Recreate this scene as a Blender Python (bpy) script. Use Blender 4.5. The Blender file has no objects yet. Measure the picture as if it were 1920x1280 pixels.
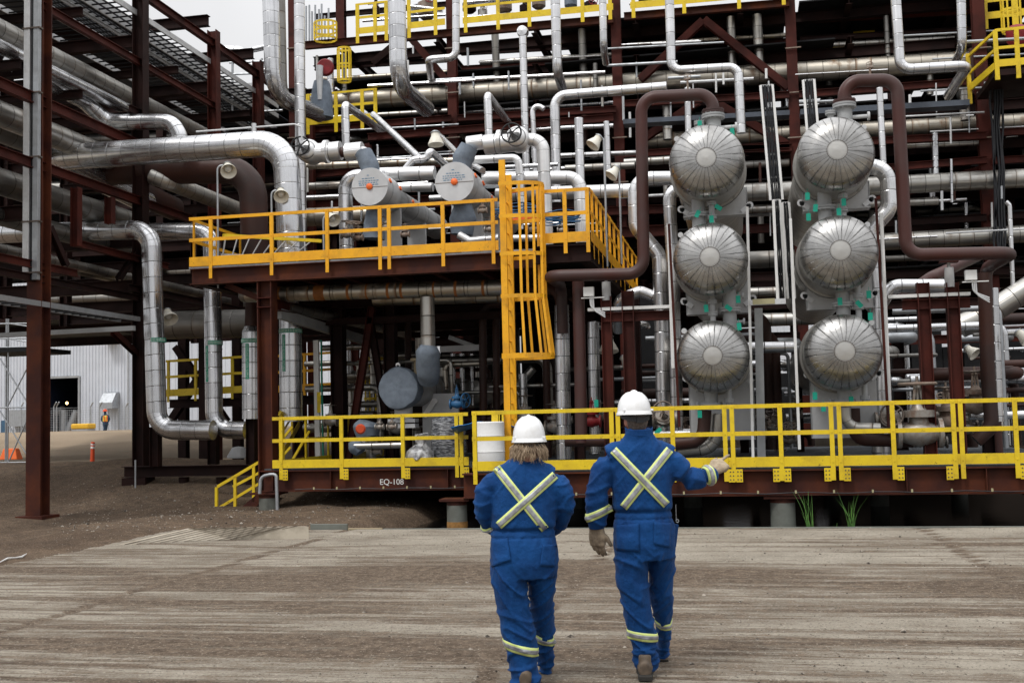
import bpy, math, random
from mathutils import Vector, Matrix, noise
from mathutils.bvhtree import BVHTree
random.seed(7)
R = math.radians
SC = bpy.context.scene
COL = SC.collection

# ---------------------------------------------------------------- camera
FPX = 2100.0                      # focal length in photograph pixels (photograph 1920 wide)
YAW, TILT, ROLL = R(11.5), math.atan(145 / 2100), 0.0235
CAMP = Vector((0, 0, 1.7))
_r0 = Vector((math.cos(YAW), math.sin(YAW), 0))
FWD = Vector((-math.sin(YAW) * math.cos(TILT), math.cos(YAW) * math.cos(TILT), math.sin(TILT)))
_u0 = _r0.cross(FWD)
RGT = _r0 * math.cos(ROLL) - _u0 * math.sin(ROLL)
UPV = _u0 * math.cos(ROLL) + _r0 * math.sin(ROLL)
cd = bpy.data.cameras.new('camera')
cam = bpy.data.objects.new('camera', cd); COL.objects.link(cam)
cd.sensor_width = 36.0; cd.lens = 36.0 * FPX / 1920
cd.clip_start = 0.1; cd.clip_end = 2000
M = Matrix((RGT, UPV, -FWD)).transposed().to_4x4(); M.translation = CAMP
cam.matrix_world = M
cd.dof.use_dof = True; cd.dof.focus_distance = 13.0; cd.dof.aperture_fstop = 11
SC.camera = cam

# ---------------------------------------------------------------- sky and light (overcast)
w = bpy.data.worlds.new('World'); SC.world = w; w.use_nodes = True
nt = w.node_tree; nt.nodes.clear()
def N(t, **k):
    n = nt.nodes.new(t)
    for a, b in k.items(): setattr(n, a, b)
    return n
SUN_EL, SUN_AZ = R(55), R(200)
sky = N('ShaderNodeTexSky', sky_type='NISHITA', sun_disc=False, sun_elevation=SUN_EL, sun_rotation=SUN_AZ)
bw = N('ShaderNodeRGBToBW'); nt.links.new(sky.outputs[0], bw.inputs[0])
tc = N('ShaderNodeTexCoord'); sep = N('ShaderNodeSeparateXYZ'); nt.links.new(tc.outputs['Generated'], sep.inputs[0])
# an overcast vault: dim at the horizon, brightest overhead
mr = N('ShaderNodeFloatCurve'); cv = mr.mapping.curves[0]
for a_, b_ in ((0.06, 0.26), (0.28, 0.42), (0.55, 0.62), (0.8, 0.95)): cv.points.new(a_, b_)
cv.points[0].location = (0, 0.20); cv.points[-1].location = (1, 1.0); mr.mapping.update()
nt.links.new(sep.outputs['Z'], mr.inputs['Value'])
ms = N('ShaderNodeMath', operation='MULTIPLY'); ms.inputs[1].default_value = 19.5; nt.links.new(mr.outputs[0], ms.inputs[0]); mr = ms
nz = N('ShaderNodeTexNoise'); nz.inputs['Scale'].default_value = 2.2; nz.inputs['Detail'].default_value = 5
nt.links.new(tc.outputs['Generated'], nz.inputs[0])
mn = N('ShaderNodeMapRange'); mn.inputs[1].default_value = 0.3; mn.inputs[2].default_value = 0.7; mn.inputs[3].default_value = 0.88; mn.inputs[4].default_value = 1.12
nt.links.new(nz.outputs[0], mn.inputs[0])
m1 = N('ShaderNodeMath', operation='MULTIPLY'); nt.links.new(mr.outputs[0], m1.inputs[0]); nt.links.new(mn.outputs[0], m1.inputs[1])
mx = N('ShaderNodeMix', data_type='FLOAT'); mx.inputs[0].default_value = 0.85
nt.links.new(bw.outputs[0], mx.inputs[2]); nt.links.new(m1.outputs[0], mx.inputs[3])
cc = N('ShaderNodeCombineColor')
for i, k in enumerate((0.985, 0.99, 1.01)):
    q = N('ShaderNodeMath', operation='MULTIPLY'); q.inputs[1].default_value = k
    nt.links.new(mx.outputs[0], q.inputs[0]); nt.links.new(q.outputs[0], cc.inputs[i])
bg = N('ShaderNodeBackground'); bg.inputs['Strength'].default_value = 0.1
nt.links.new(cc.outputs[0], bg.inputs['Color'])
ow = N('ShaderNodeOutputWorld'); nt.links.new(bg.outputs[0], ow.inputs[0])
sl = bpy.data.lights.new('sun', 'SUN'); sl.energy = 1.4; sl.angle = R(10); sl.color = (1, 0.97, 0.93)
so = bpy.data.objects.new('sun', sl); COL.objects.link(so)
# sun behind and to the left of the camera, high, veiled by cloud
sd = Vector((-0.45 * math.cos(SUN_EL), -0.9 * math.cos(SUN_EL), math.sin(SUN_EL)))
so.rotation_euler = sd.to_track_quat('Z', 'Y').to_euler()
SC.view_settings.view_transform = 'Standard'; SC.view_settings.look = 'None'
SC.view_settings.exposure = 0.12; SC.view_settings.gamma = 1.0
SC.cycles.max_bounces = 6; SC.cycles.glossy_bounces = 3; SC.cycles.diffuse_bounces = 3
SC.cycles.transparent_max_bounces = 8

# ---------------------------------------------------------------- from a pixel of the photograph to a place
def ray(px, py): return FWD + RGT * ((px - 960) / FPX) + UPV * ((640 - py) / FPX)
def PY(px, py, Y): r = ray(px, py); return CAMP + r * ((Y - CAMP.y) / r.y)
def PX(px, py, X): r = ray(px, py); return CAMP + r * ((X - CAMP.x) / r.x)
def PZ(px, py, Z): r = ray(px, py); return CAMP + r * ((Z - CAMP.z) / r.z)
def dep(p): return (Vector(p) - CAMP).dot(FWD)
def m_of(px, p): return px * dep(p) / FPX     # metres spanned by px photograph pixels at p

# ---------------------------------------------------------------- materials
MATS = {}
def rgb(c): return (c[0], c[1], c[2], 1.0)
class MT:
    def __init__(s, name):
        s.m = bpy.data.materials.new(name); s.m.use_nodes = True
        s.t = s.m.node_tree; s.b = s.t.nodes['Principled BSDF']; MATS[name] = s.m
    def n(s, t, **k):
        x = s.t.nodes.new(t)
        for a, b in k.items(): setattr(x, a, b)
        return x
    def l(s, a, b): s.t.links.new(a, b)
    def math(s, op, a, b=None, c=None, clamp=False):
        x = s.n('ShaderNodeMath', operation=op, use_clamp=clamp)
        for i, v in enumerate((a, b, c)):
            if v is None: continue
            if isinstance(v, (int, float)): x.inputs[i].default_value = v
            else: s.l(v, x.inputs[i])
        return x.outputs[0]
    def noise(s, scale=5, detail=4, vec=None, sc3=None, rough=0.6, w=None):
        if vec is None: vec = s.n('ShaderNodeTexCoord').outputs['Object']
        if sc3:
            mp = s.n('ShaderNodeMapping'); mp.inputs['Scale'].default_value = sc3; s.l(vec, mp.inputs[0]); vec = mp.outputs[0]
        x = s.n('ShaderNodeTexNoise'); x.inputs['Scale'].default_value = scale; x.inputs['Detail'].default_value = detail
        x.inputs['Roughness'].default_value = rough; s.l(vec, x.inputs[0]); return x.outputs[0]
    def ramp(s, f, lo, hi, a=0.0, b=1.0):
        x = s.n('ShaderNodeMapRange'); x.inputs[1].default_value = lo; x.inputs[2].default_value = hi
        x.inputs[3].default_value = a; x.inputs[4].default_value = b; x.clamp = True; s.l(f, x.inputs[0]); return x.outputs[0]
    def mix(s, f, a, b, blend='MIX'):
        x = s.n('ShaderNodeMix', data_type='RGBA', blend_type=blend)
        if isinstance(f, (int, float)): x.inputs[0].default_value = f
        else: s.l(f, x.inputs[0])
        for i, v in ((6, a), (7, b)):
            if isinstance(v, tuple): x.inputs[i].default_value = rgb(v)
            else: s.l(v, x.inputs[i])
        return x.outputs[2]
    def base(s, c):
        if isinstance(c, tuple): s.b.inputs['Base Color'].default_value = rgb(c)
        else: s.l(c, s.b.inputs['Base Color'])
    def set(s, **k):
        for a, v in k.items():
            i = s.b.inputs[a.replace('_', ' ')]
            if isinstance(v, (int, float)): i.default_value = v
            else: s.l(v, i)
    def bump(s, h, st=0.3, d=0.01):
        x = s.n('ShaderNodeBump'); x.inputs['Strength'].default_value = st; x.inputs['Distance'].default_value = d
        s.l(h, x.inputs['Height']); s.l(x.outputs[0], s.b.inputs['Normal'])

def paint(name, c, rough=0.5, c2=None, amt=0.5, metal=0.0, scale=3.0, bump=0.0, spec=0.4, sc3=None, chips=0.0):
    m = MT(name)
    if c2 is None: c2 = tuple(x * 0.72 for x in c)
    n1 = m.noise(scale, 6, sc3=sc3); f = m.ramp(n1, 0.42, 0.68)
    f = m.math('MULTIPLY', f, amt)
    n2 = m.noise(scale * 9, 3); g = m.ramp(n2, 0.3, 0.7, 0.96, 1.03)
    col = m.mix(f, c, c2)
    if chips:      # grime and rust where the coat is worn through
        gr = m.math('MULTIPLY', m.ramp(m.noise(2.2, 7, rough=.7), .50, .72), .55 * chips); col = m.mix(gr, col, (0.16, 0.10, 0.03))
        ch = m.math('MULTIPLY', m.ramp(m.noise(13, 6, rough=.75), .63, .67), chips); col = m.mix(ch, col, (0.07, 0.025, 0.012))
    vm = m.n('ShaderNodeVectorMath', operation='SCALE'); m.l(col, vm.inputs[0]); m.l(g, vm.inputs['Scale'])
    m.base(vm.outputs[0]); m.set(Metallic=metal, Specular_IOR_Level=spec)
    m.set(Roughness=m.ramp(n1, 0.3, 0.7, max(0.05, rough - 0.1), rough + 0.12))
    if bump: m.bump(n2, bump, 0.004)
    return m.m

def cladding(name, c, rough, L=0.42, stain=0.0, metal=0.95, wr=0.25, stainc=(0.16, 0.09, 0.04), seamk=0.22):
    m = MT(name)
    uv = m.n('ShaderNodeUVMap'); sp = m.n('ShaderNodeSeparateXYZ'); m.l(uv.outputs[0], sp.inputs[0])
    u, v = sp.outputs[0], sp.outputs[1]
    q = m.math('DIVIDE', v, L); fr = m.math('FRACT', q); fl = m.math('FLOOR', q)
    d = m.math('ABSOLUTE', m.math('SUBTRACT', fr, 0.5))
    seam = m.ramp(d, 0.47, 0.495)            # 1 at seam
    d2 = m.math('ABSOLUTE', m.math('SUBTRACT', m.math('FRACT', m.math('ADD', u, m.math('MULTIPLY', fl, 0.13))), 0.5))
    seam2 = m.ramp(d2, 0.489, 0.496)
    allseam = m.math('MAXIMUM', seam, m.math('MULTIPLY', seam2, 0.4))
    wn = m.n('ShaderNodeTexWhiteNoise', noise_dimensions='1D'); m.l(fl, wn.inputs['W'])
    band = m.ramp(wn.outputs[0], 0, 1, 0.86, 1.06)
    sc = m.noise(2.2, 4, vec=uv.outputs[0], sc3=(9, 0.25, 1))          # drawn streaks along the sheet
    big = m.noise(1.6, 5)
    g = m.math('MULTIPLY', band, m.ramp(sc, 0.3, 0.7, 0.86, 1.08))
    g = m.math('MULTIPLY', g, m.ramp(big, 0.3, 0.7, 0.85, 1.08))
    g = m.math('MULTIPLY', g, m.math('SUBTRACT', 1.0, m.math('MULTIPLY', allseam, 1 - seamk)))
    vm = m.n('ShaderNodeVectorMath', operation='SCALE'); vm.inputs[0].default_value = c; m.l(g, vm.inputs['Scale'])
    col = vm.outputs[0]
    if stain > 0:
        s1 = m.ramp(m.noise(2.3, 6, sc3=(1, 1, 0.6)), 0.56, 0.72, 0, stain)
        s2 = m.math('MULTIPLY', m.ramp(wn.outputs[0], 0.8, 0.84), m.math('MULTIPLY', m.ramp(d, 0.33, 0.48), stain))
        f = m.math('MAXIMUM', s1, s2)
        col = m.mix(f, col, stainc)
        m.set(Metallic=m.math('MULTIPLY', m.math('SUBTRACT', 1, f), metal))
    else: m.set(Metallic=metal)
    m.base(col)
    m.set(Roughness=m.ramp(sc, 0.3, 0.7, rough - 0.06, rough + 0.12))
    h = m.math('SUBTRACT', m.math('MULTIPLY', m.noise(3.5, 2, vec=uv.outputs[0]), wr * 1.6), m.math('MULTIPLY', allseam, 1.0))
    m.bump(h, 0.5, 0.012)
    return m.m

cladding('aluminium', (0.72, 0.725, 0.74), 0.23, L=0.36, seamk=.10, wr=.07)
cladding('bright_aluminium', (0.80, 0.80, 0.81), 0.27, L=0.4, metal=0.95, wr=0.30, seamk=.15)
cladding('old_aluminium', (0.50, 0.485, 0.45), 0.36, L=0.42, stain=0.5, seamk=.12, wr=.12)
cladding('rusty_aluminium', (0.50, 0.46, 0.39), 0.38, L=0.5, stain=0.95, stainc=(0.17, 0.08, 0.025))
cladding('white_aluminium', (0.80, 0.80, 0.80), 0.36, L=0.5, metal=0.7, wr=0.25)
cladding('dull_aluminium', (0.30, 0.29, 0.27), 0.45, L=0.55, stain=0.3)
paint('maroon_steel', (0.070, 0.0135, 0.0085), 0.62, (0.024, 0.0075, 0.0060), 0.9, scale=1.3, spec=.18)
paint('dark_steel', (0.022, 0.0080, 0.0065), 0.65, (0.009, 0.0055, 0.0055), 0.9, scale=1.3, spec=.15)  # near-black copy of the maroon steel, interior shade put into its colour
paint('rusty_beam', (0.046, 0.0135, 0.0095), 0.6, (0.105, 0.028, 0.011), 0.9, scale=1.6, spec=.2)
paint('purple_rust', (0.062, 0.020, 0.016), 0.45, (0.052, 0.034, 0.032), 0.95, scale=0.7, bump=0.15, spec=.35)
paint('dark_rust', (0.050, 0.019, 0.013), 0.5, (0.026, 0.019, 0.018), 0.9, scale=0.8, spec=.3)
paint('primer_pile', (0.15, 0.16, 0.14), 0.6, (0.10, 0.10, 0.085), 0.8, scale=3)
paint('lemon_paint', (0.78, 0.56, 0.018), 0.42, (0.64, 0.43, 0.015), 0.7, scale=2, chips=.8)
paint('amber_paint', (0.86, 0.42, 0.012), 0.42, (0.70, 0.31, 0.01), 0.7, scale=2, chips=.7)
paint('pale_yellow_paint', (0.66, 0.46, 0.06), 0.5, (0.5, 0.34, 0.05), 0.6, scale=2)
paint('galvanised', (0.42, 0.44, 0.46), 0.45, (0.30, 0.31, 0.32), 0.7, metal=0.6, scale=5)
paint('light_galvanised', (0.62, 0.63, 0.64), 0.5, (0.48, 0.48, 0.48), 0.7, metal=0.3, scale=5)
paint('deck_grey', (0.085, 0.095, 0.105), 0.6, (0.05, 0.055, 0.06), 0.8)
paint('rust_stain', (0.30, 0.11, 0.025), 0.6, (0.17, 0.06, 0.015), 0.8, scale=5)
paint('grey_paint', (0.33, 0.34, 0.345), 0.5, (0.24, 0.245, 0.25), 0.7, scale=2)
paint('pale_grey_paint', (0.50, 0.505, 0.51), 0.5, (0.38, 0.38, 0.38), 0.7, scale=2)
paint('white_paint', (0.78, 0.78, 0.77), 0.45, (0.66, 0.65, 0.62), 0.6, scale=3)
paint('lamp_enamel', (0.72, 0.69, 0.60), 0.4, (0.6, 0.56, 0.46), 0.5)
paint('lamp_glass', (0.75, 0.76, 0.75), 0.2)
paint('black_cable', (0.012, 0.013, 0.016), 0.5)
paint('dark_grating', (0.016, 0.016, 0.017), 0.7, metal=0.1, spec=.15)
paint('blue_grey_blanket', (0.17, 0.205, 0.25), 0.75, (0.12, 0.145, 0.18), 0.8, scale=6, bump=0.4)
paint('orange_paint', (0.62, 0.075, 0.02), 0.55)
paint('orange_plastic', (0.85, 0.16, 0.03), 0.45)
paint('red_paint', (0.24, 0.010, 0.014), 0.55, (0.12, .01, .01), .8)
paint('blue_paint', (0.025, 0.12, 0.27), 0.5, (0.02, .05, .09), .8)
paint('blue_tarp', (0.02, 0.22, 0.62), 0.4)
paint('stencil_blue', (0.10, 0.22, 0.34), 0.6)
paint('green_tape', (0.02, 0.27, 0.17), 0.5)
paint('green_tag', (0.0, 0.29, 0.20), 0.55)
paint('letter_white', (0.80, 0.80, 0.78), 0.6)
paint('letter_pale', (0.55, 0.66, 0.60), 0.6)
paint('aged_tag', (0.42, 0.38, 0.22), 0.6)
paint('bolt', (0.16, 0.13, 0.11), 0.45, metal=0.7)
paint('black', (0.008, 0.008, 0.009), 0.6)
paint('timber', (0.05, 0.035, 0.025), 0.85, (0.03, 0.022, 0.018), scale=2, sc3=(0.3, 4, 4))
paint('pale_timber', (0.33, 0.27, 0.17), 0.8, (0.22, 0.18, 0.11), scale=2, sc3=(0.3, 4, 4))
paint('weathered_grey_valve', (0.33, 0.31, 0.28), 0.5, (0.2, 0.13, 0.09), 0.9, metal=0.5, scale=7)
paint('brown_grey_valve', (0.26, 0.21, 0.17), 0.6, (0.16, 0.09, 0.06), 0.9, scale=7)

# ---------------------------------------------------------------- mesh builder
def frame_of(d, up=Vector((0, 0, 1))):
    d = Vector(d).normalized()
    if abs(d.dot(up)) > 0.98: up = Vector((0, 1, 0))
    s = d.cross(up).normalized(); u = s.cross(d).normalized()
    return s, d, u
class MB:
    def __init__(s): s.v = []; s.f = []; s.uv = []; s.sm = []
    def add(s, vs, fs, smooth=False, uvs=None):
        o = len(s.v); s.v += [Vector(x) for x in vs]
        for k, f in enumerate(fs):
            s.f.append([i + o for i in f]); s.sm.append(smooth)
            s.uv.append(uvs[k] if uvs else [(0.1, 0.1)] * len(f))
        return s
    def obox(s, c, x, y, z):
        """box centred c, half-axis vectors x, y, z"""
        c, x, y, z = map(Vector, (c, x, y, z)); vs = []
        for k in (-1, 1):
            for j in (-1, 1):
                for i in (-1, 1): vs.append(c + x * i + y * j + z * k)
        lx, ly, lz = x.length * 2, y.length * 2, z.length * 2
        fs = [(0, 2, 3, 1), (4, 5, 7, 6), (0, 1, 5, 4), (2, 6, 7, 3), (0, 4, 6, 2), (1, 3, 7, 5)]
        return s.add(vs, fs)
    def box(s, a, b):
        a, b = Vector(a), Vector(b); c = (a + b) / 2; h = (b - a) / 2
        return s.obox(c, (abs(h.x), 0, 0), (0, abs(h.y), 0), (0, 0, abs(h.z)))
    def bar(s, p0, p1, w, h, up=Vector((0, 0, 1))):
        p0, p1 = Vector(p0), Vector(p1); a, d, u = frame_of(p1 - p0, up)
        return s.obox((p0 + p1) / 2, a * w / 2, (p1 - p0) / 2, u * h / 2)
    def ibeam(s, p0, p1, h, w, up=Vector((0, 0, 1)), tf=None, tw=None):
        p0, p1 = Vector(p0), Vector(p1); a, d, u = frame_of(p1 - p0, up)
        tf = tf or max(0.012, h * 0.055); tw = tw or max(0.009, h * 0.035); L = (p1 - p0) / 2; c = (p0 + p1) / 2
        s.obox(c + u * (h / 2 - tf / 2), a * w / 2, L, u * tf / 2)
        s.obox(c - u * (h / 2 - tf / 2), a * w / 2, L, u * tf / 2)
        s.obox(c, a * tw / 2, L, u * (h / 2 - tf))
        return s
    def tube(s, path, rad, n=20, caps=True, v0=0.0, vs=None):
        """path points, one radius or a list; vs = v coordinate per point"""
        P = [Vector(p) for p in path]; m = len(P)
        rr = rad if isinstance(rad, (list, tuple)) else [rad] * m
        T = []
        for i in range(m):
            t = (P[min(i + 1, m - 1)] - P[max(i - 1, 0)]);
            if 0 < i < m - 1: t = (P[i] - P[i - 1]).normalized() + (P[i + 1] - P[i]).normalized()
            T.append(t.normalized() if t.length > 1e-9 else Vector((0, 0, 1)))
        a, _, _ = frame_of(T[0]); verts = []; L = v0; lv = []
        for i in range(m):
            if i: L += (P[i] - P[i - 1]).length
            lv.append(L if vs is None else vs[i])
            a = (a - T[i] * a.dot(T[i])).normalized(); b = T[i].cross(a)
            for k in range(n):
                t = 2 * math.pi * k / n
                verts.append(P[i] + (a * math.cos(t) + b * math.sin(t)) * rr[i])
        fs = []; uvs = []
        R0 = max(rr); cu = 2 * math.pi * R0
        for i in range(m - 1):
            for k in range(n):
                k2 = (k + 1) % n
                fs.append((i * n + k, i * n + k2, (i + 1) * n + k2, (i + 1) * n + k))
                u0, u1 = cu * k / n, cu * (k + 1) / n
                uvs.append([(u0, lv[i]), (u1, lv[i]), (u1, lv[i + 1]), (u0, lv[i + 1])])
        s.add(verts, fs, True, uvs)
        if caps:
            s.add(verts[:n], [tuple(range(n))[::-1]]); s.add(verts[-n:], [tuple(range(n))])
        return s
    def cyl(s, p0, p1, r, n=20, r2=None, v0=0.0):
        return s.tube([p0, p1], [r, r if r2 is None else r2], n, v0=v0)
    def lathe(s, o, ax, prof, n=28, smooth=True):
        """prof: list of (distance along axis, radius)"""
        o = Vector(o); a, d, u = frame_of(ax); verts = []
        for t, r in prof:
            for k in range(n):
                q = 2 * math.pi * k / n; verts.append(o + d * t + (a * math.cos(q) + u * math.sin(q)) * r)
        fs = []; uvs = []
        for i in range(len(prof) - 1):
            for k in range(n):
                k2 = (k + 1) % n
                fs.append((i * n + k, i * n + k2, (i + 1) * n + k2, (i + 1) * n + k)[::-1])
                uvs.append([((k + 1) / n, prof[i + 1][0]), (k / n, prof[i + 1][0]), (k / n, prof[i][0]), ((k + 1) / n, prof[i][0])][::-1])
        s.add(verts, fs, smooth, uvs)
        return s
    def build(s, name, mat, parent=None, bevel=0.0, autosmooth=True):
        me = bpy.data.meshes.new(name)
        me.from_pydata([tuple(v) for v in s.v], [], s.f)
        uvl = me.uv_layers.new(name='UVMap'); k = 0
        flat = []
        for u in s.uv:
            for q in u: flat += [q[0], q[1]]
        uvl.data.foreach_set('uv', flat)
        me.polygons.foreach_set('use_smooth', s.sm)
        me.materials.append(MATS[mat] if isinstance(mat, str) else mat)
        if any(s.sm): me.set_sharp_from_angle(angle=R(38))
        me.update()
        o = bpy.data.objects.new(name, me); COL.objects.link(o)
        if parent is not None: attach(o, parent)
        if bevel:
            b = o.modifiers.new('bevel', 'BEVEL'); b.width = bevel; b.segments = 2; b.limit_method = 'ANGLE'
        return o
def attach(o, parent):
    o.parent = parent
    if parent.type == 'EMPTY': o.location = -parent.location
def tag(o, label, cat, group=None, kind=None):
    if label: o['label'] = label
    if cat: o['category'] = cat
    if group: o['group'] = group
    if kind: o['kind'] = kind
    return o
def thing(name, label, cat, loc=(0, 0, 0), group=None):
    o = bpy.data.objects.new(name, None); COL.objects.link(o); o.location = loc; o.empty_display_size = 0.2
    return tag(o, label, cat, group)
def lab(o, label): o['label'] = label; return o

def fillet(pts, br, gore=0.14, L=0.42, n=9):
    """rounds the corners of a pipe route; returns points and v coordinates whose seams gather in the bends"""
    P = [Vector(p) for p in pts]; out = [P[0]]; v = [0.0]; cur = 0.0
    for i in range(1, len(P) - 1):
        a, b, c = P[i - 1], P[i], P[i + 1]
        d1 = (b - a).normalized(); d2 = (c - b).normalized(); ang = d1.angle(d2)
        if ang < 0.03: cur += (b - out[-1]).length; out.append(b); v.append(cur); continue
        t = br * math.tan(ang / 2); t = min(t, (b - a).length * 0.49 if i > 1 else (b - a).length * 0.98, (c - b).length * 0.49 if i < len(P) - 2 else (c - b).length * 0.98)
        rr = t / math.tan(ang / 2); s = b - d1 * t; e = b + d2 * t
        cur += (s - out[-1]).length; out.append(s); v.append(cur)
        bis = (d2 - d1).normalized(); cen = b + bis * (rr / math.cos(ang / 2)); ax = (s - cen)
        axis = d1.cross(d2).normalized(); arc = rr * ang; k = max(1, round(arc / gore)); nn = max(3, n)
        for j in range(1, nn + 1):
            q = Matrix.Rotation(ang * j / nn, 3, axis) @ ax
            out.append(cen + q); v.append(cur + L * k * j / nn)
        cur += L * k
    cur += (P[-1] - out[-1]).length; out.append(P[-1]); v.append(cur)
    return out, v

LAST = [20.0]
def pts_of(spec):
    """(px, py), (px, py, Y) or a Vector: Y carries over from the point before"""
    out = []; Y = LAST[0]
    for q in spec:
        if isinstance(q, Vector): out.append(q); Y = q.y; continue
        if len(q) == 3: Y = q[2]
        out.append(PY(q[0], q[1], Y))
    LAST[0] = Y
    return out
def pipe(label, spec, wpx, mat='aluminium', bend=1.35, name='pipe', cat='pipe', group=None, flanges=(), n=20, r=None, parent=None, fm='galvanised', bands=()):
    P = pts_of(spec)
    if r is None: r = m_of(wpx, P[0]) / 2
    pts, v = fillet(P, r * 2 * bend)
    mb = MB().tube(pts, r, n, vs=v)
    for (i, t) in bands:      # raised jacket bands
        q = P[i].lerp(P[i + 1], t); d = (P[i + 1] - P[i]).normalized()
        mb.cyl(q - d * 0.03, q + d * 0.03, r * 1.025, n)
    o = mb.build(name, mat, parent)
    if parent is None: tag(o, label, cat, group)
    for (i, t) in flanges:
        q = P[i].lerp(P[i + 1], t); d = (P[i + 1] - P[i]).normalized()
        flange(q, d, r, o, fm)
    return o
def flange(q, d, r, parent, mat='grey_paint', k=1.5, nb=10):
    th = max(0.03, r * 0.28); a, d, u = frame_of(d); mb = MB()
    for s in (-1, 1): mb.cyl(q + d * s * th * 0.62 - d * th * 0.5, q + d * s * th * 0.62 + d * th * 0.5, r * k, 24)
    for i in range(nb):
        t = 2 * math.pi * i / nb; c = q + (a * math.cos(t) + u * math.sin(t)) * r * (k - 0.17)
        mb.cyl(c - d * th * 1.7, c + d * th * 1.7, r * 0.08, 6)
    return mb.build('flange', mat, parent)
def text_mesh(s, size, mat, origin, right, up, name, parent, thick=0.004):
    cu = bpy.data.curves.new(name, 'FONT'); cu.body = s; cu.size = size; cu.align_x = 'CENTER'; cu.align_y = 'CENTER'; cu.extrude = thick / 2
    tmp = bpy.data.objects.new('tmp', cu); COL.objects.link(tmp)
    bpy.context.view_layer.update()
    me = bpy.data.meshes.new_from_object(tmp.evaluated_get(bpy.context.evaluated_depsgraph_get()))
    bpy.data.objects.remove(tmp); bpy.data.curves.remove(cu)
    right = Vector(right).normalized(); up = Vector(up).normalized(); nrm = right.cross(up)
    mt = Matrix((right, up, nrm)).transposed().to_4x4(); mt.translation = Vector(origin)
    me.transform(mt); me.materials.clear(); me.materials.append(MATS[mat])
    o = bpy.data.objects.new(name, me); COL.objects.link(o)
    if parent is not None: attach(o, parent)
    return o
# ================================================================ the setting: ground, slab, pit
EDGE_Y = 16.7                                   # far edge of the concrete apron
PIT_X = PZ(556, 1000, 0).x
def sstep(a, b, x):
    t = min(1, max(0, (x - a) / (b - a))); return t * t * (3 - 2 * t)
def gz(x, y):
    d = math.hypot(x, y)
    rise = 1.25 * sstep(44, 62, y) + 0.35 * sstep(26, 40, y)
    rise += 0.30 * sstep(21, 26, y) * (1 - sstep(29, 36, y)) * sstep(-6, -11, x) * 1.0
    rise += 0.55 * math.exp(-((y - 27.5) / 2.6) ** 2) * sstep(-9, -13, x) + 0.35 * math.exp(-((y - 24.5) / 1.6) ** 2) * sstep(-6.5, -9, x) * 0.4
    n = noise.noise(Vector((x * 0.35, y * 0.35, 0))) * 0.10 + noise.noise(Vector((x * 1.3, y * 1.3, 4))) * 0.045 + noise.noise(Vector((x * 4, y * 4, 9))) * 0.015
    z = rise + n * (1 if y < 60 else 0.4) - 0.05
    if x > -3.2 - 0.0 * y and y < 17.4 or y < 12: z = min(z, -0.10)          # beneath the slab
    pit = sstep(PIT_X + 0.1, PIT_X + 0.8 + max(0, y - 17) * 0.06, x) * sstep(EDGE_Y + 0.0, EDGE_Y + 0.25, y) * (1 - sstep(36, 40, y))
    return z * (1 - pit) + (-0.75) * pit
def steps(segs):
    o = []
    for a, b, n in segs: o += [a + (b - a) * i / n for i in range(n)]
    return o + [segs[-1][1]]
gx = steps([(-500, -60, 12), (-60, -24, 24), (-24, 0, 130), (0, 16, 30), (16, 60, 20), (60, 500, 10)])
gy = steps([(-60, 0, 8), (0, 12, 16), (12, 34, 130), (34, 70, 60), (70, 120, 12), (120, 900, 12)])
mb = MB(); nx = len(gx)
mb.v = [Vector((x, y, gz(x, y))) for y in gy for x in gx]
for j in range(len(gy) - 1):
    for i in range(nx - 1):
        mb.f.append([j * nx + i, j * nx + i + 1, (j + 1) * nx + i + 1, (j + 1) * nx + i]); mb.sm.append(True); mb.uv.append([(0, 0)] * 4)
m = MT('dirt')
n1 = m.noise(0.35, 6); n2 = m.noise(5, 6); n3 = m.noise(38, 3)
c = m.mix(m.ramp(n1, 0.35, 0.65), (0.095, 0.064, 0.043), (0.19, 0.135, 0.092))
c = m.mix(m.math('MULTIPLY', m.ramp(n2, 0.35, 0.7), 0.65), c, (0.045, 0.034, 0.026))
c = m.mix(m.math('MULTIPLY', m.ramp(n3, 0.57, 0.68), 0.8), c, (0.29, 0.23, 0.17))
c = m.mix(m.math('MULTIPLY', m.ramp(n3, 0.42, 0.34), 0.85), c, (0.02, 0.016, 0.012))
sp = m.n('ShaderNodeSeparateXYZ'); m.l(m.n('ShaderNodeTexCoord').outputs['Object'], sp.inputs[0])
far = m.ramp(sp.outputs[1], 31, 44, 0, 0.9); c = m.mix(far, c, m.mix(m.ramp(m.noise(0.12, 5, sc3=(0.3, 1, 1)), 0.35, 0.65), (0.34, 0.265, 0.185), (0.21, 0.16, 0.11)))
m.base(c); m.set(Roughness=0.95, Specular_IOR_Level=0.15)
h = m.math('ADD', n2, m.math('MULTIPLY', n3, 0.5)); m.bump(h, 0.9, 0.06)
g = mb.build('ground', 'dirt'); tag(g, 'brown dirt yard around and beneath the plant', None, kind='structure')

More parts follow.
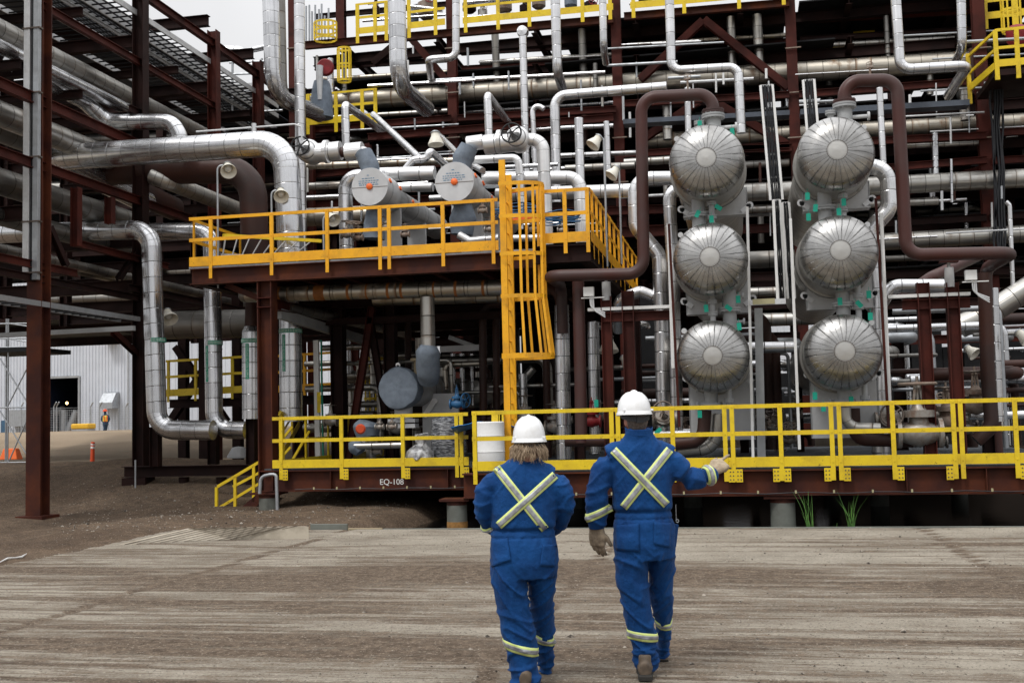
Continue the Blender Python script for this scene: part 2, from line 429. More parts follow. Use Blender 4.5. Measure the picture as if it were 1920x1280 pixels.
# concrete apron
m = MT('apron')
ob = m.n('ShaderNodeTexCoord').outputs['Object']
at = m.n('ShaderNodeAttribute'); at.attribute_name = 'dirt'; dirt = at.outputs['Fac']
grit = m.noise(46, 4, vec=ob, rough=.7); g2 = m.noise(11, 6, vec=ob, rough=.75); fine = m.noise(1.0, 5, vec=ob, sc3=(1.2, 55, 1), rough=.75)
f = m.math('ADD', dirt, m.math('ADD', m.math('MULTIPLY', m.math('SUBTRACT', g2, .5), .9), m.math('MULTIPLY', m.math('SUBTRACT', fine, .5), 1.5)))
pale = m.mix(m.ramp(m.noise(.8, 5, vec=ob), .35, .65), (0.335, 0.300, 0.243), (0.225, 0.197, 0.156))
soil = m.mix(m.ramp(g2, 0.36, 0.64), (0.060, 0.042, 0.029), (0.180, 0.136, 0.098))
c = m.mix(m.ramp(f, .34, .66), pale, soil)
c = m.mix(m.math('MULTIPLY', m.ramp(grit, 0.60, 0.66), 0.7), c, (0.47, 0.42, 0.35))
c = m.mix(m.math('MULTIPLY', m.ramp(grit, 0.42, 0.365), 0.85), c, (0.030, 0.022, 0.016))
m.base(c); m.set(Roughness=m.ramp(f, .3, .7, .72, .93), Specular_IOR_Level=0.2)
m.bump(m.math('ADD', m.math('MULTIPLY', fine, .5), m.math('ADD', m.math('MULTIPLY', g2, 0.8), m.math('MULTIPLY', grit, 0.5))), .8, 0.03)
JX = (PZ(300, 1105, 0).x, PZ(1100, 1080, 0).x, PZ(1800, 1040, 0).x)
def apron_at(x, y):
    """height above the slab base and dirt cover (0 clean concrete, 1 soil)"""
    V = Vector; wy = y + noise.noise(V((x * .25, y * .3, 3))) * .12
    a = noise.noise(V((x * .20, wy * 4.2, 0))); b = noise.noise(V((x * .45, wy * 9.5, 5))); c_ = noise.noise(V((x * 1.3, wy * 21.0, 9)))
    con = a * .010 + b * .012 + c_ * .008 + noise.noise(V((x * 5, y * 7, 13))) * .003
    lvl = noise.noise(V((x * .16, y * .55, 11))) * .012 + noise.noise(V((x * .6, y * 1.6, 15))) * .006 + noise.noise(V((x * 3, y * 4, 17))) * .004 - .0052
    lvl += .0065 * sstep(13.5, 6.5, y) 
    for yc, hw, k in ((11.8, .90, .019), (9.6, .30, .009), (8.3, .30, .009), (6.2, .6, .009), (14.7, .12, .010)):
        yy = y - yc + noise.noise(V((x * .22, yc, 21))) * 1.0; lvl += k * math.exp(-(yy / hw) ** 2)
    jk = 0.0
    for jx in JX:
        d = abs(x - jx + noise.noise(V((y * 1.5, jx, 2))) * .07); k = math.exp(-(d / .055) ** 2); con -= .016 * k; lvl -= .010 * k
        jk = max(jk, k)
    z = max(con, lvl); return z, max(.47 + (lvl - con) * 26, jk * 1.15)
Lf = [PZ(x, y, 0.03) for x, y in ((-260, 1110), (0, 1063), (83, 1047), (150, 1034), (213, 1020), (300, 1000), (345, 992))]
C1 = Vector((PZ(360, 989, 0.03).x, EDGE_Y, 0.03)); 
out = [Vector((-60, -30, .03)), Vector((60, -30, .03)), Vector((60, EDGE_Y, .03)), Vector((PZ(655, 1000, 0).x, EDGE_Y, .03)), Vector((PZ(590, 1008, 0).x, EDGE_Y - 0.25, 0.03))] + [Lf[-1]] + Lf[-2::-1] + [Vector((-60, Lf[0].y - 1.5, .03))]
mb = MB(); n = len(out)
top = out; bot = [p - Vector((0, 0, 0.42)) for p in out]
mb.add(top + bot, [tuple(range(n))] + [tuple(range(2 * n - 1, n - 1, -1))] + [(i, i + n, (i + 1) % n + n, (i + 1) % n) for i in range(n)])
o = mb.build('concrete_apron', 'apron'); tag(o, 'grooved muddy concrete apron in front of the platform', None, kind='structure')
# the grooved top, modelled groove by groove where it can be seen
XE = [(p.y, p.x) for p in Lf]
def xleft(y):
    pts = sorted(XE)
    if y <= pts[0][0]: return -60 if y < pts[0][0] - 2 else pts[0][1] - (pts[0][0] - y) * 3
    for (ya, xa_), (yb, xb_) in zip(pts, pts[1:]):
        if ya <= y <= yb: return xa_ + (xb_ - xa_) * (y - ya) / max(1e-6, yb - ya)
    return pts[-1][1]
ys = []; y = 3.0
while y < EDGE_Y: ys.append(y); y += .016 + .0009 * y
ys.append(EDGE_Y); NXX = 170; vs = []; dv = []
for y in ys:
    x0 = max(xleft(y), -.75 * y - 2.5) + noise.noise(Vector((y * 3, 0, 0))) * .06; x1 = .62 * y + 2.5
    for i in range(NXX + 1):
        x = x0 + (x1 - x0) * i / NXX; z, d = apron_at(x, y); vs.append((x, y, .045 + z)); dv.append(d)
fs = [(j * (NXX + 1) + i, j * (NXX + 1) + i + 1, (j + 1) * (NXX + 1) + i + 1, (j + 1) * (NXX + 1) + i) for j in range(len(ys) - 1) for i in range(NXX)]
me = bpy.data.meshes.new('grooved_top'); me.from_pydata(vs, [], fs); at_ = me.attributes.new('dirt', 'FLOAT', 'POINT'); at_.data.foreach_set('value', dv)
me.polygons.foreach_set('use_smooth', [True] * len(fs)); me.materials.append(MATS['apron']); go_ = bpy.data.objects.new('grooved_top', me); COL.objects.link(go_); go_.parent = o
A = PZ(205, 1023, 0.04); B = PZ(470, 1010, 0.04); C = PZ(580, 984, 0.24); D = PZ(352, 989, 0.22)
mb = MB(); th = Vector((0, 0, -0.25)); q = [A, B, C, D]; qq = [p + th for p in q]
mb.add(q + qq, [(0, 1, 2, 3), (7, 6, 5, 4)] + [(i, i + 4, (i + 1) % 4 + 4, (i + 1) % 4) for i in range(4)])
paint('rusty_dirt', (0.10, 0.075, 0.055), .9)
paint('ramp_concrete', (0.46, 0.41, 0.33), .85, (0.26, 0.225, 0.175), .9, scale=2.5, bump=.6)
o = mb.build('concrete_ramp', 'ramp_concrete', bevel=0.02); gm = MB()
for i in range(1, 12): t_ = i / 12; p_, q_ = A.lerp(B, t_), D.lerp(C, t_); gm.bar(p_.lerp(q_, .04) + Vector((0, 0, .002)), p_.lerp(q_, .97) + Vector((0, 0, .002)), .013, .006)
gm.build('grooves', 'rusty_dirt', o); tag(o, 'tilted raised concrete slab at the left end of the apron', 'ramp')
def plank(label, a, b, y, z0, z1, th, mat):
    mb = MB().box((a, y, z0), (b, y + th, z1)); o = mb.build('timber_board', mat, bevel=0.006); return tag(o, label, 'board', 'boards along the apron edge')
xa, xb = PY(583, 995, EDGE_Y + .05).x, PY(652, 995, EDGE_Y + .05).x
plank('short grey-green board beside the raised concrete ramp', xa, xb, EDGE_Y + .02, -0.3, 0.13, .05, 'primer_pile')
plank('pale clean timber board at the apron edge left of the woman', xb + .01, PY(715, 995, EDGE_Y).x, EDGE_Y + .02, -0.3, 0.065, .05, 'pale_timber')
plank('long muddy board along the apron edge above the dark pit', PY(717, 995, EDGE_Y).x, 24, EDGE_Y + .02, -0.3, 0.055, .05, 'primer_pile')

# stones strewn on the apron and the dirt
mb = MB()
for i in range(9500):
    y = 4.2 + (random.random() ** 0.8) * 20; x = random.uniform(-0.62 * y - 1, 0.52 * y + 1)
    on = y < EDGE_Y and x > -0.42 * y - 0.2
    if y > EDGE_Y and x > PIT_X: continue
    s = random.uniform(0.005, 0.014) * (2.2 if random.random() < 0.04 else 1) * (.8 if y < 11 else .8 if y < 17 else 1.5)
    z = 0.045 if on else gz(x, y); c = Vector((x, y, z + s * 0.3))
    vs = [c + Vector((s * random.uniform(.7, 1.3) * a, s * random.uniform(.7, 1.3) * b, s * .7 * cc)) for a, b, cc in ((1, 0, 0), (-1, 0, 0), (0, 1, 0), (0, -1, 0), (0, 0, 1), (0, 0, -1))]
    mb.add(vs, [(0, 2, 4), (2, 1, 4), (1, 3, 4), (3, 0, 4), (2, 0, 5), (1, 2, 5), (3, 1, 5), (0, 3, 5)])
m = MT('stone'); on_ = m.noise(19, 2); m.base(m.mix(m.ramp(on_, 0.42, 0.58), (0.045, 0.035, 0.027), (0.33, 0.29, 0.24))); m.set(Roughness=0.9)
o = mb.build('gravel', 'stone'); tag(o, 'loose stones strewn over the concrete and dirt', None, kind='stuff')

m = MT('pit_water'); m.base((0.004, 0.004, 0.004)); m.set(Roughness=0.12, Specular_IOR_Level=.25); m.bump(m.noise(3, 3), 0.15, 0.02)
mb = MB().add([(PIT_X - .5, EDGE_Y + .1, -0.36), (30, EDGE_Y + .1, -0.36), (30, 39, -0.36), (PIT_X - .5, 39, -0.36)], [(0, 1, 2, 3)])
o = mb.build('pit_water', 'pit_water'); tag(o, 'black standing water in the pit beneath the platform', None, kind='structure')

# grasses growing at the edge
m = MT('grass_blade'); m.base(m.mix(m.ramp(m.noise(6, 2), .3, .7), (0.045, 0.13, 0.02), (0.10, 0.24, 0.04))); m.set(Roughness=0.6)
def grass(label, px, base, top, nb, spread):
    b0 = PY(px, base, EDGE_Y + .16); b0.z = -0.05; H = PY(px, top, EDGE_Y + .16).z + 0.05; mb = MB(); rnd = random.Random(px)
    for i in range(nb):
        ang = rnd.uniform(0, 6.28); h = H * rnd.uniform(0.35, 1.0); lean = rnd.uniform(0.05, spread) * h; q = b0 + Vector((rnd.uniform(-.05, .05), rnd.uniform(-.03, .03), 0))
        d = Vector((math.cos(ang), math.sin(ang) * .6, 0)); sd = Vector((0.0055, 0.002, 0)) if rnd.random() < .5 else Vector((0.004, 0.006, 0)); L = []
        for k in range(6):
            t = k / 5; c = q + d * lean * t ** 1.8 + Vector((0, 0, h * (t - 0.06 * t * t * t))); ww = (1 - t) ** 0.6 * 1.0
            L += [c - sd * ww, c + sd * ww]
        mb.add(L, [(2 * k, 2 * k + 1, 2 * k + 3, 2 * k + 2) for k in range(5)])
    return tag(mb.build('grass_clump', 'grass_blade'), label, 'grass', 'grass clumps at the apron edge')
grass('narrow green grass clump at the apron edge right of the pile', 1519, 996, 908, 16, .40)
grass('wider green grass clump at the apron edge, right of the narrow one', 1597, 994, 906, 20, .55)
grass('tiny grass sprout between the two taller clumps', 1563, 997, 976, 5, .5)
# ================================================================ guard rails
def rail(label, p0, p1, posts, mat, H=1.07, ph=0.075, toe=0.17, group=None, low=0.22, brackets=(), pw=0.075, out=None, sl=0.0):
    """p0, p1 at deck level; posts in fractions; out = direction away from the deck"""
    p0, p1 = Vector(p0), Vector(p1); d = (p1 - p0); L = d.length; dn = d.normalized()
    hz = Vector((dn.x, dn.y, 0)).normalized(); out = out or Vector((hz.y, -hz.x, 0)); Z = Vector((0, 0, 1))
    t = thing('guard_rail', label, 'railing', p0, group)
    MB().bar(p0 + Z * H, p1 + Z * H, 0.065, 0.008).bar(p0 + Z * (H - 0.035) + out * .028, p1 + Z * (H - 0.035) + out * .028, 0.008, 0.062).build('top_rail', mat, t, 0.002)
    MB().bar(p0 + Z * H * 0.54 + out * .028, p1 + Z * H * 0.54 + out * .028, 0.009, ph).build('mid_rail', mat, t, 0.002)
    if toe: MB().bar(p0 + Z * (toe / 2 + .01) + out * .030, p1 + Z * (toe / 2 + .01) + out * .030, 0.009, toe).build('toe_plate', mat, t, 0.002)
    for f in posts:
        q = p0.lerp(p1, f); o2 = out * 0.042
        mb = MB().obox(q + o2 + Z * ((H - low) / 2 - .006), hz * pw / 2, out * .005, Z * ((H + low) / 2))
        mb.obox(q + o2 * .3 + hz * (pw / 2 - .005) + Z * (H / 2 + .02), hz * .005, out * .022, Z * (H / 2 - .03))
        for zz in (0.08, H * .54, H - .04): mb.cyl(q + o2 + Z * zz, q + o2 + Z * zz + out * .016, .011, 8)
        mb.build('post', mat, t, 0.0015)
    for f, s in brackets:
        q = p0.lerp(p1, f) + hz * s * (pw / 2 + .055) + out * .040
        b = MB().obox(q - Z * (low / 2 + .02), hz * .055, out * .006, Z * (low / 2 - .0)).build('bracket', mat, t)
        hb = MB()
        for i in (-1, 1):
            for k in (-1, 0, 1): c = q - Z * (low / 2 + .02 - k * low * .3) + hz * i * .026; hb.cyl(c - out * .008, c + out * .012, .012, 8)
        hb.build('bolt', 'bolt', b)
    return t
LEM, AMB = 'lemon_paint', 'amber_paint'
Y0, Y1 = 19.55, 22.0
ZD = PY(1363, 877, Y0).z                         # lower deck level
XS = PY(887, 880, Y0).x                          # step between the two deck edges
XL = PY(512, 880, Y1).x
def xat(px, py, Y): return PY(px, py, Y).x
XR = xat(1925, 870, Y0) + 1.6
def fr(px, a, b, Y, py=830): return (xat(px, py, Y) - a) / (b - a)
R0a, R0b = Vector((XS, Y0, ZD)), Vector((XR, Y0, ZD))
ps = [fr(x, XS, XR, Y0) for x in (891, 1148, 1160, 1262, 1360, 1374, 1464, 1560, 1575, 1675, 1789, 1803, 1905)]
rail('long lemon yellow guard rail along the near edge of the lower deck', R0a, R0b, ps, LEM,
     brackets=[(ps[4], 1), (ps[5], 1), (ps[6], -1), (ps[6], 1), (ps[7], -1), (ps[8], 1), (ps[9], 1), (ps[10], -1), (ps[1], 1), (ps[12], 1)], group='lemon yellow rails of the lower deck')
xe = xat(880, 880, Y1)
ps = [fr(x, XL, xe, Y1) for x in (528, 641, 756, 857, 866)]
rail('shorter lemon yellow guard rail in front of the blue-grey vessel, left of the step', (XL, Y1, ZD), (xe, Y1, ZD), ps, LEM, brackets=[(ps[0], 1), (ps[1], 1), (ps[2], 1), (ps[4], 1)], group='lemon yellow rails of the lower deck')
rail('small lemon yellow gate rail behind the step, by the ladder foot', (XS + .05, Y1 - .9, ZD), (xat(944, 870, Y1 - .9), Y1 - .9, ZD), [.05, .45, .78, .97], LEM, low=0, group='lemon yellow rails of the lower deck')
rail('lemon yellow side rail running back at the left end of the lower deck', (XL + .1, Y1 + .1, ZD), (XL + .1, 29, ZD), [.02, .2, .4, .6, .8, .98], LEM, low=0.05, group='lemon yellow rails of the lower deck')

# ---------------------------------------------------------------- lower deck
T = thing('lower_deck', 'long low steel deck of dark red beams marked EQ-108 carried on grey piles', 'platform', (XS, Y0, 0))
bh0 = ZD - .03 - PY(1380, 929, Y0).z; zb = ZD - .035
def hb(a, b, h, w, z, up=Vector((0, 0, 1)), mat='rusty_beam', name='beam', par=T): return MB().ibeam((a[0], a[1], z - h / 2), (b[0], b[1], z - h / 2), h, w).build(name, mat, par)
hb((XS - .2, Y0 + .1), (XR, Y0 + .1), bh0, .26, zb)
hb((XL - .25, Y1 + .1), (XS + .3, Y1 + .1), bh0, .26, zb - .0)
hb((XS - .0, Y0 + .3), (XS - .0, Y1 - .1), bh0 - .04, .2, zb - .02)
for i in range(9):
    x = XS + 1.2 + i * 1.9; hb((x, Y0 + .25), (x, 31), bh0 - .06, .18, zb - .02, name='joist')
for i in range(4):
    x = XL + .4 + i * 1.6; hb((x, Y1 + .25), (x, 31), bh0 - .06, .18, zb - .02, name='joist')
MB().box((XS, Y0 + .02, ZD - .03), (XR, 31, ZD - .002)).build('deck_plate', 'deck_grey', T)
MB().box((XL - .2, Y1 + .02, ZD - .03), (XS - .005, 31, ZD - .002)).build('deck_plate', 'deck_grey', T)
st = MB()
for px in (1040, 1240, 1700, 1850):
    x = xat(px, 900, Y0); st.box((x - .006, Y0 - .02, zb - bh0 + .03), (x + .006, Y0 + .1, zb - .03))
for px in (620, 840):
    x = xat(px, 905, Y1); st.box((x - .006, Y1 - .02, zb - bh0 + .03), (x + .006, Y1 + .1, zb - .03))
st.build('stiffener', 'rusty_beam', T)
# heat tracing clips and cable along the lower flange
cb = MB(); z = zb - bh0 + .045
pth = [Vector((XS + .2 + i * .35, Y0 - .045, z + .012 * math.sin(i * 1.7))) for i in range(int((XR - XS) / .35))]
cb.tube(pth, .009, 6); pth = [Vector((XL + .5 + i * .35, Y1 - .045, z + .012 * math.sin(i * 1.9))) for i in range(int((XS - XL) / .35))]
cb.tube(pth, .009, 6); cb.build('cable', 'black_cable', T)
for i in range(17): MB().box((XS + .6 + i * .62, Y0 - .055, z - .005), (XS + .63 + i * .62, Y0 - .03, z + .045)).build('cable_clip', 'aged_tag', T)
for i in range(9): MB().box((XL + .9 + i * .5, Y1 - .055, z - .005), (XL + .93 + i * .5, Y1 - .03, z + .045)).build('cable_clip', 'aged_tag', T)
p = PY(731, 904, Y1 - .035)
text_mesh('EQ-108', .165, 'letter_white', (p.x, Y1 + .085, p.z), (1, 0, 0), (0, 0, 1), 'lettering', T)
def pile(px, py, wpx, Y, foot=False, mat='primer_pile', ztop=None):
    c = PY(px, py, Y); r = m_of(wpx, c) / 2; zt = zb - bh0 if ztop is None else ztop; mb = MB()
    mb.cyl((c.x, Y, -0.9), (c.x, Y, zt - .13), r, 28); mb.v[-1:]  # noqa
    p_ = mb.build('pile', mat, T)
    MB().cyl((c.x, Y, zt - .13), (c.x, Y, zt - .06), r * 1.003, 28).build('pile_cap', 'rusty_beam', p_)
    MB().box((c.x - r * 1.5, Y - r * 1.2, zt - .055), (c.x + r * 1.5, Y + r * 1.2, zt - .012)).build('base_plate', 'rusty_beam', p_)
    if foot:
        m_ = MATS.get('torn_wrap') or paint('torn_wrap', (0.30, 0.15, 0.04), 0.8, (0.12, 0.06, 0.02), 0.9, scale=8, bump=.5)
        pr = [(-.5, r * 1.04), (-.2, r * 1.05), (-.02, r * 1.03), (0, r * 1.01)]
        MB().lathe((c.x, Y, -.12), (0, 0, 1), pr).build('wrapping', 'torn_wrap', p_)
pile(857, 960, 38, Y0 + .25, True); pile(1468, 960, 46, Y0 + .25)
pile(1960, 960, 44, Y0 + .25); pile(505, 955, 38, Y1 + .15)
for px in (640, 1080, 1300, 1650): pile(px, 950, 34, 25.5)
for px in (745, 960, 1200, 1560, 1800): pile(px, 945, 30, 29)
tb = MB()
for i in range(7): tb.box((PIT_X + .9 + i * .02, 31.3 - i * .01, -.7 + i * .2), (32, 31.42 - i * .01, -.503 + i * .2))  # raised to deck height to block the hall's reflection in the water
tag(tb.build('retaining_boards', 'timber'), 'dark timber boards along the far side of the pit, raised to block reflected light', 'boards')

# pipe stub hook by the corner pile
pts, v = fillet([PY(487, 925, Y1 - .25), PY(489, 893, Y1 - .25), PY(507, 889, Y1 - .25), PY(518, 889, Y1 - .25), PY(521, 984, Y1 - .25)], .14)
tag(MB().tube(pts, .035, 12).build('bent_conduit', 'galvanised'), 'thin bent grey conduit in front of the corner pile', 'conduit')

# ================================================================ upper platform
ZU = PY(640, 486, Y1).z
XUL, XUR0 = xat(356, 490, Y1), xat(930, 463, Y1)
YP = 21.5; XU1, XU2 = xat(1016, 450, YP), xat(1106, 450, YP)
T2 = thing('upper_platform', 'raised steel platform with amber rails carrying two horizontal exchangers', 'platform', (XUL, Y1, 0))
bh = .34; zz = ZU - .035; YB = 31.5
def hb2(a, b, h=bh, w=.24, z=zz, mat='dark_steel', name='beam'): return MB().ibeam((a[0], a[1], z - h / 2), (b[0], b[1], z - h / 2), h, w).build(name, mat, T2)
hb2((XUL, Y1 + .1), (XU1, Y1 + .1), mat='rusty_beam'); hb2((XU1 - .2, YP + .1), (XU2, YP + .1)); hb2((XU2 - .1, YP + .25), (XU2 - .1, YB)); hb2((XUL + .12, Y1 + .3), (XUL + .12, YB)); hb2((XUL, YB), (XU2, YB))
for i in range(7): x = XUL + 1.1 + i * 1.0; hb2((x, Y1 + .25), (x, YB), .2, .14, zz - .01, 'maroon_steel', 'joist')
for y in (25, 28): hb2((XUL, y), (XU2, y), .3, .2, zz - .03)
MB().box((XUL, Y1 + .03, ZU - .03), (XU1 - .004, YB, ZU)).build('deck_plate', 'dark_grating', T2)
MB().box((XU1, YP + .03, ZU - .03), (XU2, YB, ZU)).build('deck_plate', 'dark_grating', T2)
MB().box((XUL - .02, Y1 + .0, ZU - .032), (XU1, Y1 + .028, ZU + .005)).build('edge_strip', 'galvanised', T2)
def col2(px, py, Y, wpx, z0, z1, mat='maroon_steel', name='column', par=T2, d=None):
    c = PY(px, py, Y); wd = m_of(wpx, c)
    return MB().ibeam((c.x, Y, z0), (c.x, Y, z1), d or wd, wd, up=Vector((0, 1, 0))).build(name, mat, par)
xc = xat(501, 700, Y1 + .15)
zlow = zb - bh0
def colx(x, Y, w, z0, z1, mat='maroon_steel', par=T2, name='column', flat=False):
    """flanges seen edge-on from the front unless flat"""
    return MB().ibeam((x, Y, z0), (x, Y, z1), w, w, up=Vector((0, 1, 0)) if flat else Vector((1, 0, 0)), tf=w * .08, tw=w * .05).build(name, mat, par)
colx(xc, Y1 + .18, m_of(29, PY(501, 700, Y1)), zlow, zz - bh, 'rusty_beam')
q = PY(501, 882, Y1 + .0); MB().box((xc - .17, Y1 + .02, q.z - .02), (xc + .17, Y1 + .34, q.z)).build('plate', 'maroon_steel', T2)
q = PY(505, 568, Y1 + .2).z
MB().box((xc - .16, Y1 + .0, q + .085), (xc + .16, Y1 + .36, q + .10)).box((xc - .16, Y1 + .0, q - .11), (xc + .16, Y1 + .36, q - .095)).build('stiffener', 'maroon_steel', T2)
MB().ibeam((xc, Y1 + .36, q), (xc, 33, q), .22, .18).build('beam', 'maroon_steel', T2)
for px, Y, w_ in ((635, 25.2, 24), (733, 25.2, 22)): colx(xat(px, 700, Y), Y, m_of(w_, PY(px, 700, Y)), ZD, zz - .3, 'dark_steel')
for px in (560, 905, 1010): colx(xat(px, 650, 31), 31, .25, ZD, zz - .3, 'dark_steel')
a = PY(698, 575, 25.0)
MB().ibeam(a, PY(652, 866, 25.0), .16, .16, up=Vector((1, 0, 0))).build('brace', 'maroon_steel', T2)
MB().ibeam(PY(690, 575, 25.1), PY(737, 866, 25.1), .15, .15, up=Vector((1, 0, 0))).build('brace', 'dark_steel', T2)
MB().ibeam((XUL + .1, 25.1, a.z + .1), (XU1, 25.1, a.z + .1), .2, .16).build('beam', 'dark_steel', T2)
q0, q1 = PY(412, 525, Y1 + .4), PY(490, 552, Y1 + .35)
MB().ibeam((xc - 1.0, Y1 + .3, zz - bh), (xc, Y1 + .3, zz - bh - .42), .12, .12).build('brace', 'rusty_beam', T2)

pf = lambda px: fr(px, XUL - .0, XUR0 + .02, Y1, 430)
ps = [pf(396), pf(510), pf(614), pf(713), pf(730), pf(831), pf(925)]
XR1 = XUR0 + .06
rail('amber guard rail along the front of the upper platform, left of the caged ladder', (XUL, Y1, ZU), (XR1, Y1, ZU), [p * (XUR0 + .02 - XUL) / (XR1 - XUL) for p in ps], AMB, group='amber rails of the upper platform', toe=.2, low=.26)
rail('short amber rail right of the caged ladder, above the brown pipe', (XU1, YP, ZU), (XU2, YP, ZU), [.03, .50, .97], AMB, group='amber rails of the upper platform', toe=.2, low=.2)
rail('amber side rail running back along the right end of the upper platform', (XU2, YP, ZU), (XU2, YB, ZU), [.03, .1, .17, .25, .33, .42, .52, .62, .74, .86, .98], AMB, group='amber rails of the upper platform', toe=.24, low=.3)
rail('amber side rail at the left end of the upper platform beside the dark pipe', (XUL, Y1, ZU), (XUL, 28, ZU), [.02, .2, .4, .6, .8, .98], AMB, group='amber rails of the upper platform', toe=.2, low=.05)

# caged ladder
YL = 21.15
xl0 = xat(945, 500, YL); zt = PY(936, 300, YL).z
T3 = thing('caged_ladder', 'tall amber ladder with a safety cage rising from the lower deck to the upper platform', 'ladder', (xl0, YL, ZD))
for yy, top, x_ in ((YL, zt, xl0), (YL + .46, zt - .2, xl0 + .03)):
    MB().obox((x_, yy, (ZD + top) / 2), (.062, 0, 0), (0, .007, 0), (0, 0, (top - ZD) / 2)).obox((x_ + .055, yy + .03, (ZD + top) / 2), (.007, 0, 0), (0, .03, 0), (0, 0, (top - ZD) / 2)).build('rail', AMB, T3, .002)
z = ZD + .3
while z < zt - .3:
    MB().cyl((xl0 + .01, YL, z), (xl0 + .01, YL + .46, z), .013, 8).build('rung', AMB, T3); z += .305
cw = .72; zc_top = PY(950, 346, YL).z; zc_bot = PY(950, 668, YL).z; zs = [zc_top] + [PY(950, p_, YL).z for p_ in (407, 477, 556)] + [zc_bot]
def cage(t, z, k): a = math.pi * t; return Vector((xl0 + .06 + math.sin(a) ** .75 * cw * k, YL + .23 - math.cos(a) * .36 * k, z))
for i, z in enumerate(zs):
    k = 1.18 if i == 4 else 1.0; mb = MB(); pp = [Vector((xl0 - .05, YL - .13 * k, z))] + [cage(t / 16, z, k) for t in range(17)] + [Vector((xl0 - .05, YL + .23 + .36 * k, z))]
    for a, b in zip(pp, pp[1:]): mb.bar(a, b, .007, .075 if i != 4 else .10)
    mb.build('cage_hoop', AMB, T3)
for j, t in enumerate((.10, .25, .38, .5, .62, .75, .90)):
    mb = MB(); zm = zs[3]; a, b, c = cage(t, zc_top, .985), cage(t, zm, .985), cage(t, zc_bot, 1.165)
    mb.bar(a, b, .050, .022, Vector((0, 1, 0))).bar(b, c, .050, .022, Vector((0, 1, 0))); mb.build('cage_strap', AMB, T3)

# ================================================================ stairs
T4 = thing('stairway', 'short steel stair with yellow handrails down to the dirt, left of the deck', 'stairs', (XL, Y1, 0))
def sy(px, py, Y=22.6): return PY(px, py, Y)
for Yk in (22.35, 23.2):
    mb = MB(); a, b = sy(408, 912, Yk), sy(486, 866, Yk); mb.bar(a, b, .05, .06); c, d = sy(410, 952, Yk), sy(486, 906, Yk); mb.bar(c, d, .03, .055)
    c, d = sy(437, 912, Yk), sy(486, 886, Yk); mb.bar(c, d, .03, .055); mb.build('handrail', LEM, T4)
    for (x, y0, y1) in ((406, 913, 958), (441, 893, 974), (476, 874, 940)): MB().bar(sy(x, y0, Yk), sy(x, y1, Yk), .06, .05).build('post', LEM, T4)
    MB().bar(sy(446, 968, Yk), sy(500, 922, Yk), .05, .2).build('stringer', 'rusty_beam', T4)
for i in range(4):
    a = sy(448 + i * 14, 966 - i * 12, 22.4); MB().box((a.x - .1, 22.4, a.z - .02), (a.x + .14, 23.15, a.z + .01)).build('tread', 'dark_grating', T4)
# ================================================================ stacked exchangers
m = MT('dome_sheet')
uv = m.n('ShaderNodeUVMap'); sp = m.n('ShaderNodeSeparateXYZ'); m.l(uv.outputs[0], sp.inputs[0])
u = m.math('MULTIPLY', sp.outputs[0], 36.0)
wob = m.math('MULTIPLY', m.math('SUBTRACT', m.noise(5, 3), 0.5), 0.35)
d = m.math('ABSOLUTE', m.math('SUBTRACT', m.math('FRACT', m.math('ADD', u, wob)), 0.5))
seam = m.ramp(d, 0.445, 0.475)
wn = m.n('ShaderNodeTexWhiteNoise', noise_dimensions='1D'); m.l(m.math('FLOOR', m.math('ADD', u, wob)), wn.inputs['W'])
g = m.math('MULTIPLY', m.ramp(wn.outputs[0], 0, 1, .88, 1.06), m.ramp(m.noise(3.5, 6), .3, .7, .80, 1.08))
g = m.math('MULTIPLY', g, m.math('SUBTRACT', 1.0, m.math('MULTIPLY', seam, .82)))
vm = m.n('ShaderNodeVectorMath', operation='SCALE'); vm.inputs[0].default_value = (0.42, 0.415, 0.405); m.l(g, vm.inputs['Scale'])
m.base(m.mix(m.ramp(m.noise(1.7, 6), .52, .78, 0, .55), vm.outputs[0], (0.13, 0.12, 0.105))); m.set(Metallic=0.95, Roughness=m.ramp(m.noise(9, 4), .3, .7, .22, .38))
h = m.math('ADD', m.math('ADD', m.math('MULTIPLY', m.noise(9, 3), .35), m.math('MULTIPLY', m.noise(3.2, 2), 1.1)), m.math('MULTIPLY', seam, -1.2)); m.bump(h, .6, .014)
m = MT('cap_sheet'); m.base((0.50, 0.49, 0.465)); m.set(Metallic=.9, Roughness=m.ramp(m.noise(7, 5, sc3=(6, 1, 1)), .3, .7, .30, .5)); m.bump(m.noise(12, 3), .3, .01)

